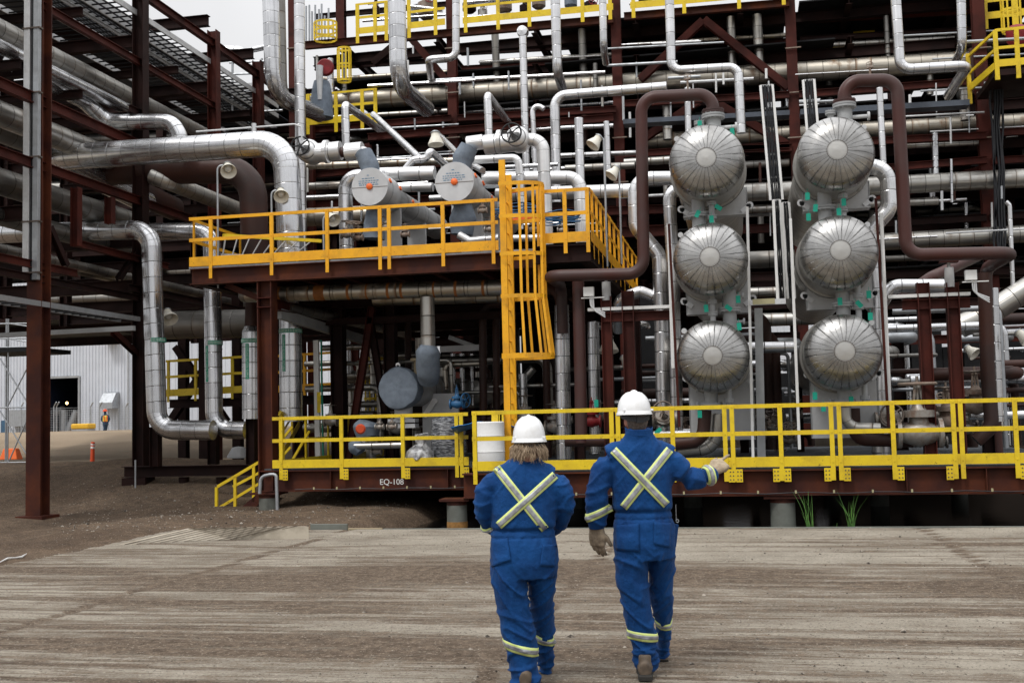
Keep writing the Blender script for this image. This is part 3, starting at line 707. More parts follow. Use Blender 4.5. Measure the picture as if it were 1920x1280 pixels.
YE = 20.7
def dome_end(c, r, parent):
    """outward = -Y"""
    pr = [(0.0, r * 1.0)]
    for i in range(1, 15):
        t = i / 14 * 1.40; pr.append((r * 0.50 * math.sin(t), r * math.cos(t) ** .80))
    hd = MB().lathe(c, (0, -1, 0), pr, 64).build('head', 'dome_sheet', parent)
    r1 = pr[-1][1] * 1.06; z = pr[-1][0]
    MB().lathe(c, (0, -1, 0), [(z - .03, r1 * 1.0), (z + .002, r1), (z + .002, r1 * .96), (z - .004, r1 * .95), (z - .004, r1 * .93), (z + .006, r1 * .92), (z + .014, r1 * .4), (z + .016, 0.001)], 40).build('cap', 'cap_sheet', hd)
    MB().lathe(c, (0, -1, 0), [(z - .004, r1 * 1.0), (z + .007, r1 * 1.045), (z - .012, r1 * 1.09)], 40).build('ring', 'bolt', hd)
    return hd
def nozzle(x, z0, z1, r, parent, Y=YE + .45, mat='grey_paint', fl=(.5,), side=0):
    mb = MB().cyl((x, Y, z0), (x, Y, z1), r, 20); o = mb.build('nozzle', mat, parent)
    for f in fl: flange(Vector((x, Y, z0 + (z1 - z0) * f)), Vector((0, 0, 1)), r, o, mat, 1.62, 12)
    if side:
        for f in (.18, .85):
            z = z0 + (z1 - z0) * f; d = .26 * (1 if side > 0 else -1)
            MB().cyl((x, Y, z), (x + d, Y - .02, z), .028, 10).cyl((x + d - .02 * side, Y - .02, z), (x + d + .015 * side, Y - .02, z), .062, 14).build('drain', mat, o)
    return o
EX = []
def exchanger(label, px, py, rpx, g):
    c = PY(px, py, YE); r = m_of(rpx, c); t = thing('heat_exchanger', label, 'heat exchanger', (c.x, YE, c.z), g)
    dome_end(c, r, t)
    MB().lathe(c, (0, 1, 0), [(-.004, r * 1.0), (.02, r * 1.012), (.055, r * 1.012), (.075, r * .995), (.9, r * .995)], 56).build('channel', 'cap_sheet', t)
    MB().lathe(c, (0, 1, 0), [(.9, r * .995), (.905, r * 1.06), (1.06, r * 1.06), (1.065, r * .97)], 56).build('body_flange', 'dull_aluminium', t)
    MB().tube([(c.x, YE + 1.06, c.z), (c.x, YE + 7.6, c.z)], r * .97, 48).build('shell', 'old_aluminium', t)
    # lifting lug on the shoulder
    s = -1 if 'left stack' in label else 1
    q = Vector((c.x + s * r * .80, YE + .30, c.z + r * .78))
    MB().cyl(q + Vector((0, -.015, 0)), q + Vector((0, .015, 0)), .05, 14).bar(q, q + Vector((-s * .12, 0, -.12)), .02, .05).build('lifting_lug', 'pale_grey_paint', t)
    EX.append((c, r, t)); return t
gl, gr = 'stacked heat exchangers of the left stack', 'stacked heat exchangers of the right stack'
nm = ('topmost', 'middle', 'lowest')
for i, (px, py, r_) in enumerate(((1325, 303, 69.5), (1332, 486, 69), (1337, 668, 67))): exchanger('%s exchanger with ribbed dome head in the left stack of three' % nm[i], px, py, r_, gl)
for i, (px, py, r_) in enumerate(((1567, 289, 70), (1573, 474, 71), (1581, 660, 71))): exchanger('%s exchanger with ribbed dome head in the right stack of three' % nm[i], px, py, r_, gr)
tags = []
def green_tag(px, py, label, Y=YE + .22, rot=0.0, w_=.08, h_=.135):
    p = PY(px, py, Y); rt = Vector((math.cos(rot), -.1, math.sin(rot))); up = Vector((-math.sin(rot), 0, math.cos(rot)))
    mb = MB().obox(p, rt * w_ / 2, Vector((0, .003, 0)), up * h_ / 2); mb.bar(p + up * h_ / 2, p + up * (h_ / 2 + .07) , .006, .006)
    tag(mb.build('paper_tag', 'green_tag'), label, 'tag', 'green tags wired to the flanges')
for k, pxs in enumerate(((1310, 1333, 1327, 1356, 1316, 1347), (1547, 1578, 1597, 1568, 1563, 1597))):
    e = EX[k * 3:k * 3 + 3]; rr = m_of(13, e[0][0])
    (c0, r0, t0), (c1, r1, t1), (c2, r2, t2) = e
    X = lambda px, z: PY(px, 400, YE + .45).x
    nozzle(X(pxs[0], 0), c1.z + r1 * .80, c0.z - r0 * .80, rr, t0, side=0)
    nozzle(X(pxs[1], 0) + .02, c1.z + r1 * .80, c0.z - r0 * .80, rr * .42, t0, Y=YE + .30, fl=(.4, .75))
    nozzle(X(pxs[3], 0) + .05, c2.z + r2 * .80, c1.z - r1 * .80, rr, t1, side=1)
    nozzle(X(pxs[2], 0) + .03, c2.z + r2 * .80, c1.z - r1 * .80, rr * .42, t1, Y=YE + .30, fl=(.4, .7))
    nozzle(X(pxs[4], 0) + .05, PY(1316, 765, YE + .45).z, c2.z - r2 * .80, rr, t2, fl=(.12,), side=-1)
    nozzle(X(pxs[5], 0) + .07, PY(1316, 765, YE + .45).z, c2.z - r2 * .80, rr * .42, t2, Y=YE + .3, fl=(.3,))
    # end plates of the saddles, seen as pale steel sheets behind the heads
    for (cu, cl, tt) in ((c0, c1, t0), (c1, c2, t1), (c2, c2 - Vector((0, 0, 2.0)), t2)):
        zt_, zb_ = cu.z - .25, max(ZD + .02, (cu.z + cl.z) / 2 - (.55 if tt is t2 else 0) - (0 if tt is not t0 else -.12))
        cx = (cu.x + cl.x) / 2 + .10; hw = .60
        MB().box((cx - hw, YE + 1.35, zb_ + .02), (cx + hw, YE + 1.40, zt_)).box((cx - hw - .02, YE + 1.31, zb_), (cx + hw + .02, YE + 1.62, zb_ + .02)).build('saddle_plate', 'pale_grey_paint', tt, .004)
        MB().box((cx + hw + .005, YE + 1.34, zb_ + .02), (cx + hw + .02, YE + 1.55, zt_)).box((cx - hw - .02, YE + 1.34, zb_ + .02), (cx - hw - .005, YE + 1.55, zt_)).build('saddle_rib', 'grey_paint', tt)
        for s in (-1, 1):
            q = Vector((cx + s * (hw + .06), YE + 1.32, cu.z - r0 * (.9 if tt is not t2 else .5)))
            MB().cyl(q, q + Vector((0, .03, 0)), .07, 16).bar(q + Vector((0, .015, 0)), q + Vector((-s * .16, .015, -.12)), .03, .09).build('lifting_lug', 'light_galvanised', tt)
            MB().cyl(q + Vector((0, -.004, 0)), q + Vector((0, -.001, 0)), .03, 12).build('lug_hole', 'black', tt)
    # shell to shell crossovers further back
for (px, py, l) in ((1366, 742, 'lowest exchanger of the left stack'), (1163, 738, '')): pass
TG = (('left', 1315, 168 + 60, None),)
for (px, py, rot, lb) in (
    (1308, 401, -.5, 'green tag on the big flange between the top two left exchangers'), (1347, 389, .9, 'tilted green tag right of the flange between the top two left exchangers'), (1334, 411, .0, 'green tag on the small nozzle between the top two left exchangers'),
    (1384, 561, 0, 'green tag on the drain stub between the lower two left exchangers'), (1324, 578, .1, 'green tag on the small nozzle between the lower two left exchangers'), (1386, 612, .1, 'green tag at the upper right of the lowest left exchanger'), (1366, 577, .9, 'tilted green tag on the big flange between the lower two left exchangers'),
    (1312, 233, 0, 'green tag on the small top nozzle of the left stack'), (1373, 247, .05, 'green tag beside the top flange of the left stack'),
    (1514, 368, 0, 'green tag left of the nozzle between the top two right exchangers'), (1529, 390, -.1, 'green tag on the left flange edge between the top two right exchangers'), (1516, 407, 0, 'lowest green tag between the top two right exchangers'), (1582, 379, 0, 'green tag on the small nozzle between the top two right exchangers'), (1573, 397, 0, 'green tag under the small nozzle between the top two right exchangers'),
    (1575, 565, 0, 'green tag on the small nozzle between the lower two right exchangers'), (1611, 570, .7, 'tilted green tag on the big flange between the lower two right exchangers'), (1629, 552, 0, 'upper green tag on the right drain of the middle right exchanger'), (1632, 593, 0, 'lower green tag on the right drain between the lower right exchangers'),
    (1528, 742, 0, 'green tag left of the bottom nozzle of the right stack'), (1596, 750, 0, 'green tag right of the bottom nozzle of the right stack'), (1544, 764, 0, 'green tag hanging over the yellow rail below the right stack'), (1312, 776, 0, 'green tag hanging at the yellow rail below the left stack'),
    (1234, 808, -.8, 'green tag beside the standing man, on the valve behind the rail'), (1118, 756, .0, 'green tag on the red valve stem behind the lower rail')):
    green_tag(px, py, lb, rot=rot, Y=YE + (.10 if py < 780 else .2))

# ---------------------------------------------------------------- brown pipes in front of the stacks
YB_ = YE + .45
PR = 'purple_rust'
o = pipe('bare brown pipe looping from the left stack top down beneath the amber rail', [(1337, 222, YB_), (1337, 176), (1202, 183), (1207, 513), (1028, 517), Vector(PY(1028, 517, YB_) + Vector((0, 1.6, 0))), Vector(PY(1028, 517, YB_) + Vector((0, 1.6, -1.0)))], 23, PR, 1.25, name='brown_pipe', group='bare brown pipes of the exchanger stacks')
c0 = EX[0][0]; x = PY(1337, 225, YB_)
def topnoz(px, py_t, e, lb=None):
    c, r, t = e; p = PY(px, py_t, YB_)
    n_ = nozzle(p.x, c.z + r * .75, p.z - .0, m_of(14, p), t, fl=(), side=0)
    flange(Vector((p.x, YB_, p.z)), Vector((0, 0, 1)), m_of(13, p), n_, 'grey_paint', 1.65, 14)
    MB().cyl((p.x, YB_, p.z - .22), (p.x + .42, YB_, p.z - .22), .035, 10).cyl((p.x + .40, YB_, p.z - .22), (p.x + .44, YB_, p.z - .22), .08, 14).build('drain', 'pale_grey_paint', n_)
    s_ = nozzle(p.x - .26, c.z + r * .8, p.z - .10, m_of(6, p), t, Y=YB_ - .1, fl=(.9,))
topnoz(1337, 219, EX[0]); topnoz(1583, 199, EX[3])
flange(PY(1337, 210, YB_), Vector((0, 0, 1)), m_of(12, x), o, PR, 1.7, 14)
p0 = PY(1905, 477, YB_)
o = pipe('long bare brown pipe looping from the right stack top down and off to the right', [(1583, 202, YB_), (1583, 152), (1682, 150), (1699, 478), (1899, 474), Vector(PY(1899, 474, YB_) + Vector((0, 2.3, 0))), PY(1870, 860, YB_ + 2.3)], 24, PR, 1.2, name='brown_pipe', group='bare brown pipes of the exchanger stacks')
flange(PY(1583, 192, YB_), Vector((0, 0, 1)), m_of(12, x), o, PR, 1.7, 14)
pipe('upright bare brown pipe left of the maroon column, behind the man', [(1084, 524, YB_ + .4), (1088, 700), (1090, 830)], 23, PR, name='brown_pipe', group='bare brown pipes of the exchanger stacks')
pipe('bare brown pipe slanting down-right into the deck at the far right', [(1690, 560, 23.4), (1745, 520), (1838, 478, 26)], 22, PR, name='brown_pipe')
pipe('upright bare brown pipe standing on the deck at the far right', [(1846, 512, 22.6), (1852, 700), (1860, 800), (1830, 826)], 26, 'dark_rust', name='brown_pipe')
pipe('silver clad pipe standing at the left of the upright brown pipe', [(1053, 572, 23.2), (1058, 860)], 28, name='clad_pipe')
pipe('dark brown elbow dropping into the silver pipe under the amber rail', [(1000, 545, 23.6), (1046, 540, 23.2), (1053, 580, 23.2)], 20, 'dark_rust', 1.2, name='brown_pipe')
pipe('silver clad pipe standing behind the maroon column, with a dented seam', [(1112, 603, 24.6), (1117, 850)], 22, name='clad_pipe')
pipe('slim clad pipe standing right of the rightmost brown pipe', [(1862, 540, 23.4), (1872, 790)], 19, name='clad_pipe')

# vertical clad pipes beside the stacks
pipe('white clad pipe hooking left then down beside the left stack', [(1300, 334, 22.9), (1190, 335), (1192, 425), (1236, 478), (1240, 600), (1246, 860)], 27, 'bright_aluminium', 1.05, name='clad_pipe', group='bright clad pipes beside the stacks')
pipe('bright clad pipe dropping between the left stack and the hooked pipe', [(1300, 352, 23.6), (1254, 352), (1262, 500), (1270, 840)], 24, 'bright_aluminium', 1.0, name='clad_pipe', group='bright clad pipes beside the stacks')
pipe('bright clad pipe curling over the white tray left of the left stack', [(1160, 620, 23.6), (1160, 562, 23.0), (1200, 546), (1235, 560), (1245, 590)], 21, 'bright_aluminium', .9, name='clad_pipe')
pipe('white clad pipe hooking right then down beside the right stack', [(1580, 312, 22.9), (1664, 314), (1668, 392), (1630, 432), (1642, 560), (1652, 860)], 30, 'bright_aluminium', 1.05, name='clad_pipe', group='bright clad pipes beside the stacks')
pipe('clad pipe bending from the right into the riser beside the right stack', [(1770, 536, 23.0), (1672, 536), (1645, 580), (1655, 850)], 26, 'bright_aluminium', 1.1, name='clad_pipe')
for (xx, y0, y1, lb) in ((1264, 420, 800, 'thin maroon angle post left of the left stack'), (1656, 372, 800, 'thin maroon angle post right of the right stack')):
    a, b = PY(xx - 14 if xx > 1500 else xx - 10, y0, YE + .4), PY(xx + 10, y1, YE + .4)
    tag(MB().bar(a, b, .045, .045).build('post', 'maroon_steel'), lb, 'post')
for i, (x0, y0, x1, y1, w_, lb) in enumerate(((1401, 388, 1412, 860, .05, 'white instrument stand tube at the right edge of the left stack'), (1482, 410, 1499, 842, .05, 'white instrument stand tube at the left edge of the right stack'), (1450, 375, 1458, 560, .05, 'left rail of the white ladder between the stacks'), (1253, 420, 1262, 690, .06, 'white strut along the left edge of the left stack'), (1652, 400, 1668, 752, .06, 'white strut along the right edge of the right stack'))):
    a, b = PY(x0, y0, YE + .55), PY(x1, y1, YE + .55); tag(MB().bar(a, b, w_, w_).build('strut', 'white_paint'), lb, 'strut')
for (x0, y0, x1, y1, nm_) in ((1422, 578, 1428, 862, 'grey channel post standing between the stacks with a bent foot box'),):
    a, b = PY(x0, y0, YE + .9), PY(x1, y1, YE + .9); tag(MB().bar(a, b, .15, .08).build('channel_post', 'grey_paint'), nm_, 'post')
q = PY(1440, 566, YE + .5); tag(MB().obox(q, (.32, 0, 0), (0, .03, 0), (0, 0, .05)).build('nameplate', 'light_galvanised'), 'pale bracket plate bridging the two stacks', 'plate')
q = PY(1432, 565, YE + .46)
tag(MB().obox(q, (.20, 0, 0), (0, .003, 0), (0, 0, .05)).build('sign', 'aged_tag'), 'small yellowed sign on the bracket between the stacks', 'sign')
pipe('short bright clad cross pipe between the two stacks', [(1395, 652, 23.0), (1488, 650)], 21, 'bright_aluminium', name='clad_pipe')
pipe('dull clad cross pipe behind the two stacks', [(1395, 488, 25.5), (1490, 484)], 32, 'dull_aluminium', name='clad_pipe')

# cable ladders
def cable_ladder(label, x0, y0, x1, y1, wpx, Y, mat='white_paint', ncab=6):
    a, b = PY(x0, y0, Y), PY(x1, y1, Y); wd = m_of(wpx, a); t = thing('cable_ladder', label, 'cable ladder', b); s = Vector((1, 0, 0))
    for k in (-1, 1): MB().bar(a + s * k * wd / 2, b + s * k * wd / 2, .05, .05).build('rail', mat, t)
    n_ = int((b - a).length / .45); mb = MB()
    for i in range(n_): p = a.lerp(b, i / n_); mb.obox(p + Vector((0, .03, 0)), s * wd / 2, Vector((0, .01, 0)), Vector((0, 0, .02)))
    mb.build('rungs', mat, t)
    for i in range(ncab):
        dx = (i - (ncab - 1) / 2) * wd * .82 / ncab; n0 = Vector((dx, -.02, 0))
        pts = [a.lerp(b, j / 10) + n0 + Vector((random.uniform(-.008, .008), random.uniform(-.01, .01), 0)) for j in range(11)]
        MB().tube(pts, wd * .33 / ncab, 8).build('cable', 'black_cable', t)
cable_ladder('tall cable ladder full of black cables between the stacks, beneath its white rails', 1437, 160, 1456, 375, 22, 24.0)
cable_ladder('lower narrow cable ladder between the stacks, below the tall one', 1456, 375, 1466, 560, 12, 23.8, ncab=3)
cable_ladder('cable ladder with tan cables behind the top right exchanger', 1516, 150, 1528, 300, 20, 24.2)
cable_ladder('narrow white cable ladder dropping low between the stacks', 1473, 380, 1484, 560, 12, 23.5, ncab=2)

# white trays on maroon stands
def stand(lb, x0, x1, ytray, cols, Y, ybot):
    a, b = PY(x0, ytray, Y), PY(x1, ytray - 6, Y)
    t = thing('steel_stand', lb, 'stand', (a.x, Y, ZD), 'maroon stands beside the exchanger stacks')
    MB().ibeam(a + Vector((.25, 0, -.16)), b + Vector((0, 0, -.16)), .18, .16).build('beam', 'maroon_steel', t)
    for (px, w_, py) in cols: colx(xat(px, 650, Y), Y, m_of(w_, a), ZD, PY(px, py, Y).z, 'maroon_steel', t)
    tr = tag(MB().bar(a, b, .18, .06).build('cable_tray', 'white_paint'), lb.replace('maroon stand', 'white strip tray') + ', on its top beam', 'tray')
stand('maroon stand left of the left stack', 1103, 1258, 581, ((1139, 19, 556), (1180, 22, 545)), YE + .8, 800)
stand('maroon stand right of the right stack', 1664, 1818, 557, ((1735, 22, 530), (1790, 22, 530)), YE + .9, 800)
for (px, py, Y, lb) in ((1137, 546, YE + .8, 'grey spring hanger can under the brown pipe, left'), (1780, 520, YE + .9, 'grey spring hanger can under the brown pipe, right')):
    p = PY(px, py, Y); mb = MB().cyl(p - Vector((0, 0, .18)), p + Vector((0, 0, .18)), .085, 18).cyl(p + Vector((0, 0, .18)), p + Vector((0, 0, .27)), .03, 10); o = mb.build('spring_can', 'pale_grey_paint')
    tag(o, lb, 'spring hanger'); MB().box((p.x - .16, Y - .1, p.z + .27), (p.x + .16, Y + .1, p.z + .30)).box((p.x - .15, Y - .02, p.z + .30), (p.x + .15, Y + .02, p.z + .42)).build('shoe', 'maroon_steel', o)
for (px, py, lb) in ((1104, 547, 'white junction box left of the left spring hanger'), (1820, 516, 'white junction box right of the right spring hanger')):
    p = PY(px, py, YE + .6); o = MB().obox(p, (.10, 0, 0), (0, .05, 0), (0, 0, .09)).bar(p + Vector((-.15, 0, -.12)), p + Vector((.3, 0, -.12)), .05, .02).build('junction_box', 'white_paint', None, .006); tag(o, lb, 'junction box')
    for i in range(3):
        pts, v = fillet([p + Vector((.02 + i * .03, 0, -.09)), p + Vector((.03 + i * .03, 0, -.3 - i * .03)), p + Vector((.3, .02, -.42 - i * .04))], .1)
        MB().tube(pts, .013, 8).build('conduit', 'light_galvanised', o)

# ================================================================ horizontal exchangers on the upper platform
def cyl_vessel(label, px, py, rpx, Y, L1, L2, endmat='pale_grey_paint'):
    c = PY(px, py, Y); r = m_of(rpx, c); t = thing('horizontal_exchanger', label, 'heat exchanger', c, 'horizontal exchangers on the upper platform')
    MB().lathe(c, (0, 1, 0), [(0.0, 0.001), (0.0, r * .985), (.012, r), (L1, r), (L1 + .02, r * .88)], 48).build('channel', 'pale_clad', t)
    MB().tube([(c.x, Y + L1 + .0, c.z), (c.x, Y + L1 + L2, c.z)], r * .74, 36).build('shell', 'dull_white_clad', t)
    for y in (.35, L1 + .1, L1 + 1.3, L1 + 2.4): MB().lathe(c + Vector((0, y, 0)), (0, 1, 0), [(0, r * (1.008 if y < L1 else .75)), (.04, r * (1.008 if y < L1 else .75))], 40).build('band', 'galvanised', t)
    # knob in the middle of the cover, stencilled lines, seam
    MB().lathe(c, (0, -1, 0), [(0, r * .17), (.03, r * .17), (.045, r * .12), (.05, .001)], 24).build('plug', 'orange_plastic', t)
    MB().box((c.x - r * .97, Y - .006, c.z - r * .04), (c.x + r * .97, Y - .001, c.z - r * .015)).build('seam', 'bolt', t)
    rd = random.Random(px); mb = MB()
    for j, (z, w_) in enumerate(((.60, .12), (.44, .62), (.31, .95), (.20, .95), (.10, .9))):
        xx = -w_ * r * .55
        while xx < w_ * r * .55:
            l = rd.uniform(.02, .07); 
            mb.box((c.x + xx - .03, Y - .005, c.z + z * r - .009), (c.x + xx - .03 + l, Y - .002, c.z + z * r + .009)); xx += l + .018
    mb.build('stencil', 'stencil_blue', t)
    for (y, a) in ((.22, .35), (L1 * .95, .30), (L1 + 1.3, .2)):
        k = r if y < L1 else r * .74; q = c + Vector((math.cos(a) * k, y, math.sin(a) * k)); n_ = Vector((math.cos(a), 0, math.sin(a)))
        MB().cyl(q, q + n_ * .03, r * .13, 16).build('plug', 'orange_plastic', t)
    q = c + Vector((r * .55, .5, r * .88)); MB().cyl(q, q + Vector((0, .03, 0)), .055, 14).bar(q, q + Vector((-.06, .015, -.1)), .03, .06).build('lifting_lug', 'light_galvanised', t)
    for y in (L1 + .5, L1 + 2.6): MB().box((c.x - r * .55, Y + y, ZU), (c.x + r * .55, Y + y + .12, c.z - r * .3)).build('saddle', 'pale_grey_paint', t)
    return c, r, t
m = MT('pale_clad'); m.base(m.mix(m.ramp(m.noise(2, 5), .35, .65), (0.60, 0.605, 0.61), (0.48, 0.485, 0.49))); m.set(Metallic=.35, Roughness=.38); m.bump(m.noise(5, 3), .25, .01)
cladding('dull_white_clad', (0.52, 0.53, 0.53), .42, L=.9, metal=.5)
V1 = cyl_vessel('left horizontal exchanger with pale round cover and orange plug, on the upper platform', 693, 350, 36, 23.4, 1.0, 4.6)
V2 = cyl_vessel('right horizontal exchanger with pale round cover and orange plug, on the upper platform', 852, 341, 38, 23.4, 1.0, 4.6)
def blanket(lb, pts, radii, mat='blue_grey_blanket', seed=1, cat='insulation blanket'):
    P = [Vector(p) for p in pts]; mb = MB(); fine = []; rr = []
    for i in range(len(P) - 1):
        for j in range(6): t = j / 6; fine.append(P[i].lerp(P[i + 1], t)); rr.append(radii[i] * (1 - t) + radii[i + 1] * t)
    fine.append(P[-1]); rr.append(radii[-1]); mb.tube(fine, rr, 28)
    for k, v in enumerate(mb.v):
        mb.v[k] = v + noise.noise_vector(v * 5 + Vector((seed, 0, 0))) * .02 + noise.noise_vector(v * 14) * .008
    return tag(mb.build('insulation_blanket', mat), lb, cat)
def P4(px, py, Y): return PY(px, py, Y)
blanket('blue-grey wrap around the top nozzle of the left horizontal exchanger', [P4(696, 325, 23.7), P4(692, 308, 23.7), P4(680, 285, 23.7)], [m_of(17, V1[0]), m_of(18, V1[0]), m_of(16, V1[0])], seed=2)
blanket('blue-grey wrap around the top nozzle of the right horizontal exchanger', [P4(864, 318, 23.7), P4(868, 298, 23.7), P4(880, 274, 23.7)], [m_of(16, V1[0]), m_of(20, V1[0]), m_of(17, V1[0])], seed=3)
blanket('blue-grey wrap beneath the left horizontal exchanger', [P4(700, 392, 24.0), P4(702, 420, 24.0), P4(700, 448, 24.0)], [.17, .24, .26], seed=4)
blanket('blue-grey wrap beneath the right horizontal exchanger', [P4(868, 385, 24.0), P4(868, 410, 24.0), P4(866, 440, 24.0)], [.2, .3, .24], seed=5)
# ================================================================ pipe rack on the left, receding into the plant
XC = -14.1
T5 = thing('pipe_rack', 'tall dark red steel pipe rack receding along the left side', 'pipe rack', (XC, 20.6, 0))
cols = [(PX(x, 900, XC).y, w_) for x, w_ in ((71, .33), (264, .29), (405, .27), (490, .27))]
zr = PX(400, 77, XC).z
for i, (y, w_) in enumerate(cols + [(cols[-1][0] + 4.2, .27), (cols[-1][0] + 8.5, .27)]):
    zt_ = 13.5 if i < 2 else PX(405, 62, XC).z if i == 2 else PX(490, 120, XC).z if i == 3 else zr
    colx(XC, y, w_, gz(XC, y) - .2, zt_, ('rusty_beam', 'dark_steel', 'maroon_steel', 'maroon_steel', 'maroon_steel', 'maroon_steel')[i], T5, flat=(i == 0))
    colx(XC - 6.5, y, w_, 4.9, zr + 2, 'dark_steel', T5)
    for z in (zr - 3.2, zr - 1.3, zr + .6, 6.2, 5.1): MB().ibeam((XC - 6.5, y, z), (XC - w_ / 2 - .01, y, z), .3, .2).build('beam', 'dark_steel', T5)
    if i == 0: MB().box((XC - .3, y - .3, gz(XC, y) - .1), (XC + .3, y + .3, gz(XC, y) + .05)).build('base_plate', 'rusty_beam', T5)
def ybeam(px, py, pxe, wpx, X=XC, h=None, mat='maroon_steel', ys=None):
    a = PX(px, py, X); b = PX(pxe, py + 1, X); hh = m_of(wpx, a) if h is None else h
    y0 = ys if ys is not None else a.y; k = ray(pxe, 0)
    # the pixel column pxe meets the plane X at this Y
    return MB().ibeam((X, y0, a.z), (X, b.y, a.z), hh, hh * .65).build('beam', mat, T5)
ybeam(90, 197, 263, 20, ys=16); ybeam(90, 317, 405, 18, ys=16); ybeam(340, 163, 413, 12, ys=cols[0][0], mat='maroon_steel')
ybeam(330, 33, 520, 15, ys=16); ybeam(20, 487, 145, 15, ys=16); ybeam(120, 532, 262, 13, ys=16, mat='dark_steel')
ybeam(300, 232, 480, 13, ys=24, mat='dark_steel'); ybeam(420, 575, 560, 11, ys=24, mat='dark_steel')
for (a, b) in (((92, 425), (124, 498)), ((262, 462), (222, 524)), ((212, 622), (258, 665))):
    MB().ibeam(PX(a[0], a[1], XC - .1), PX(b[0], b[1], XC - .1), .13, .13, up=Vector((1, 0, 0))).build('brace', 'maroon_steel' if a[1] > 600 else 'dark_steel', T5)
# hanging stubs between the two levels
for (px, y0, y1) in ((143, 352, 462), (206, 370, 420)): colx(XC, PX(px, y0, XC).y, .18, PX(px, y1, XC).z, PX(px, y0, XC).z, 'maroon_steel', T5, 'hanger')
a, b = PX(143, 456, XC), PX(143, 456, XC) + Vector((0, 4, 0)); MB().ibeam(a, b, .15, .12).build('beam', 'maroon_steel', T5)
for z, n_ in ((zr - 1.0, 9), (zr - 2.9, 7)):
    for i in range(n_): y = 18 + i * 2.2; MB().ibeam((XC - 6.5, y, z - .3), (XC - .2, y, z - .3), .2, .14).build('joist', 'dark_steel', T5)
m = MT('blue_soffit'); m.base(m.mix(m.ramp(m.noise(1, 4), .4, .6), (0.085, 0.10, 0.125), (0.055, 0.064, 0.08))); m.set(Roughness=.5, Metallic=.3)
MB().box((XC - 7.5, 15, zr + .9), (XC - 2.6, 46, zr + .93)).build('roof_sheet', 'blue_soffit', T5)
# trough on the near column
y0_, w0_ = cols[0]
t = thing('cable_trough', 'pale galvanised cable trough running down the front of the nearest rack column', 'cable trough', (XC, y0_, 0))
zb_ = PX(70, 527, XC).z
for (dx, wd, mm) in ((-.11, .14, 'light_galvanised'), (.02, .05, 'black_cable'), (.10, .12, 'galvanised')): MB().box((XC + dx - wd / 2, y0_ - .30, zb_), (XC + dx + wd / 2, y0_ - .20, 14)).build('side_rail' if mm != 'black_cable' else 'cable', mm, t, .004)
for py in (60, 180, 300, 420, 515): z = PX(70, py, XC).z; MB().box((XC - .2, y0_ - .32, z), (XC + .2, y0_ - .19, z + .03)).build('clamp', 'bolt', t)

def ypipe(label, px, py, X, wpx, pxe, mat='old_aluminium', ys=15.0, group='clad pipes lying along the left rack', r=None):
    a = PX(px, py, X); b = PX(pxe, py, X); r = r or m_of(wpx, a) / 2
    o = MB().tube([(X, ys, a.z), (X, b.y, a.z)], r, 24).build('rack_pipe', mat); return tag(o, label, 'pipe', group)
ypipe('thick dull clad pipe highest in the left rack, passing above the bright one', 100, 110, XC - 1.0, 40, 392)
ypipe('bright slimmer clad pipe just below the highest rack pipe', 100, 137, XC - .55, 25, 262, 'aluminium')
ypipe('thick clad pipe low behind the nearest column, rising past its trough', 20, 222, XC - .8, 48, 215, 'old_aluminium')
ypipe('dull clad pipe under the second long rack beam', 20, 347, XC - .8, 50, 262, 'dull_aluminium')
ypipe('dark clad pipe at the left frame edge above the thick horizontal pipe', 20, 255, XC - 1.5, 40, 250, 'dull_aluminium')
ypipe('dark lower rack pipe at the left frame edge', 10, 408, XC - 1.0, 36, 240, 'dull_aluminium')
ypipe('slim clad pipe low in the rack, passing behind the first two columns', 100, 489, XC - .8, 20, 400, 'old_aluminium')
ypipe('second slim clad pipe low in the rack behind the brown corner column', 330, 545, XC - 1.2, 18, 520, 'old_aluminium')
pipe('dull clad pipe slanting down behind the dark elbow above the amber rail', [(285, 330, 24.6), (318, 342), (460, 398, 28.5)], 31, 'old_aluminium')
pipe('clad pipe swinging out of the rack, then across and down behind the big bright one', [(20, 118, 20.5), (158, 190, 23.6), (200, 229, 24.2), (322, 229), (337, 255), (338, 282)], 34, 'aluminium', 1.1, name='clad_pipe')
pipe('big bright clad pipe crossing above the amber rail, then turning down', [PY(106, 297, 23.0) + Vector((0, 4, -.3)), (106, 297, 23.0), (150, 293), (535, 267), (546, 480)], 41, 'aluminium', 1.15, name='clad_pipe')
pipe('dark rusty bare pipe below the big bright one, turning down behind the rail', [PY(175, 322, 24.8) + Vector((0, 4, -.2)), (175, 322, 24.8), (474, 318), (479, 540)], 44, 'dark_rust', 1.15, name='brown_pipe')
pipe('clad pipe running level at left, then dropping beside the white lettering HEATING GLYCOL', [(-60, 440, 23.7), (283, 430), (295, 806), (400, 806)], 35, 'aluminium', 1.05, name='glycol_pipe', group='green-banded glycol pipes')
pipe('clad glycol pipe dropping left of the corner column, second from left', [(285, 434, 24.6), (397, 434), (402, 806), (462, 806)], 32, 'aluminium', 1.05, name='glycol_pipe', group='green-banded glycol pipes')
p6 = pipe('wide clad glycol pipe tucked behind the corner column, its top necked down', [(471, 622, 24.2), (472, 785)], 35, 'aluminium', name='glycol_pipe', group='green-banded glycol pipes')
MB().cyl(PY(471, 622, 24.2), PY(471, 612, 24.2), m_of(17.5, PY(471, 612, 24.2)), 24, r2=m_of(12.5, PY(471, 612, 24.2))).build('reducer', 'bright_aluminium', p6)
MB().tube([PY(474, 540, 24.2), PY(471, 613, 24.2)], m_of(12.4, PY(474, 540, 24.2)), 24).build('neck', 'dark_rust', p6)
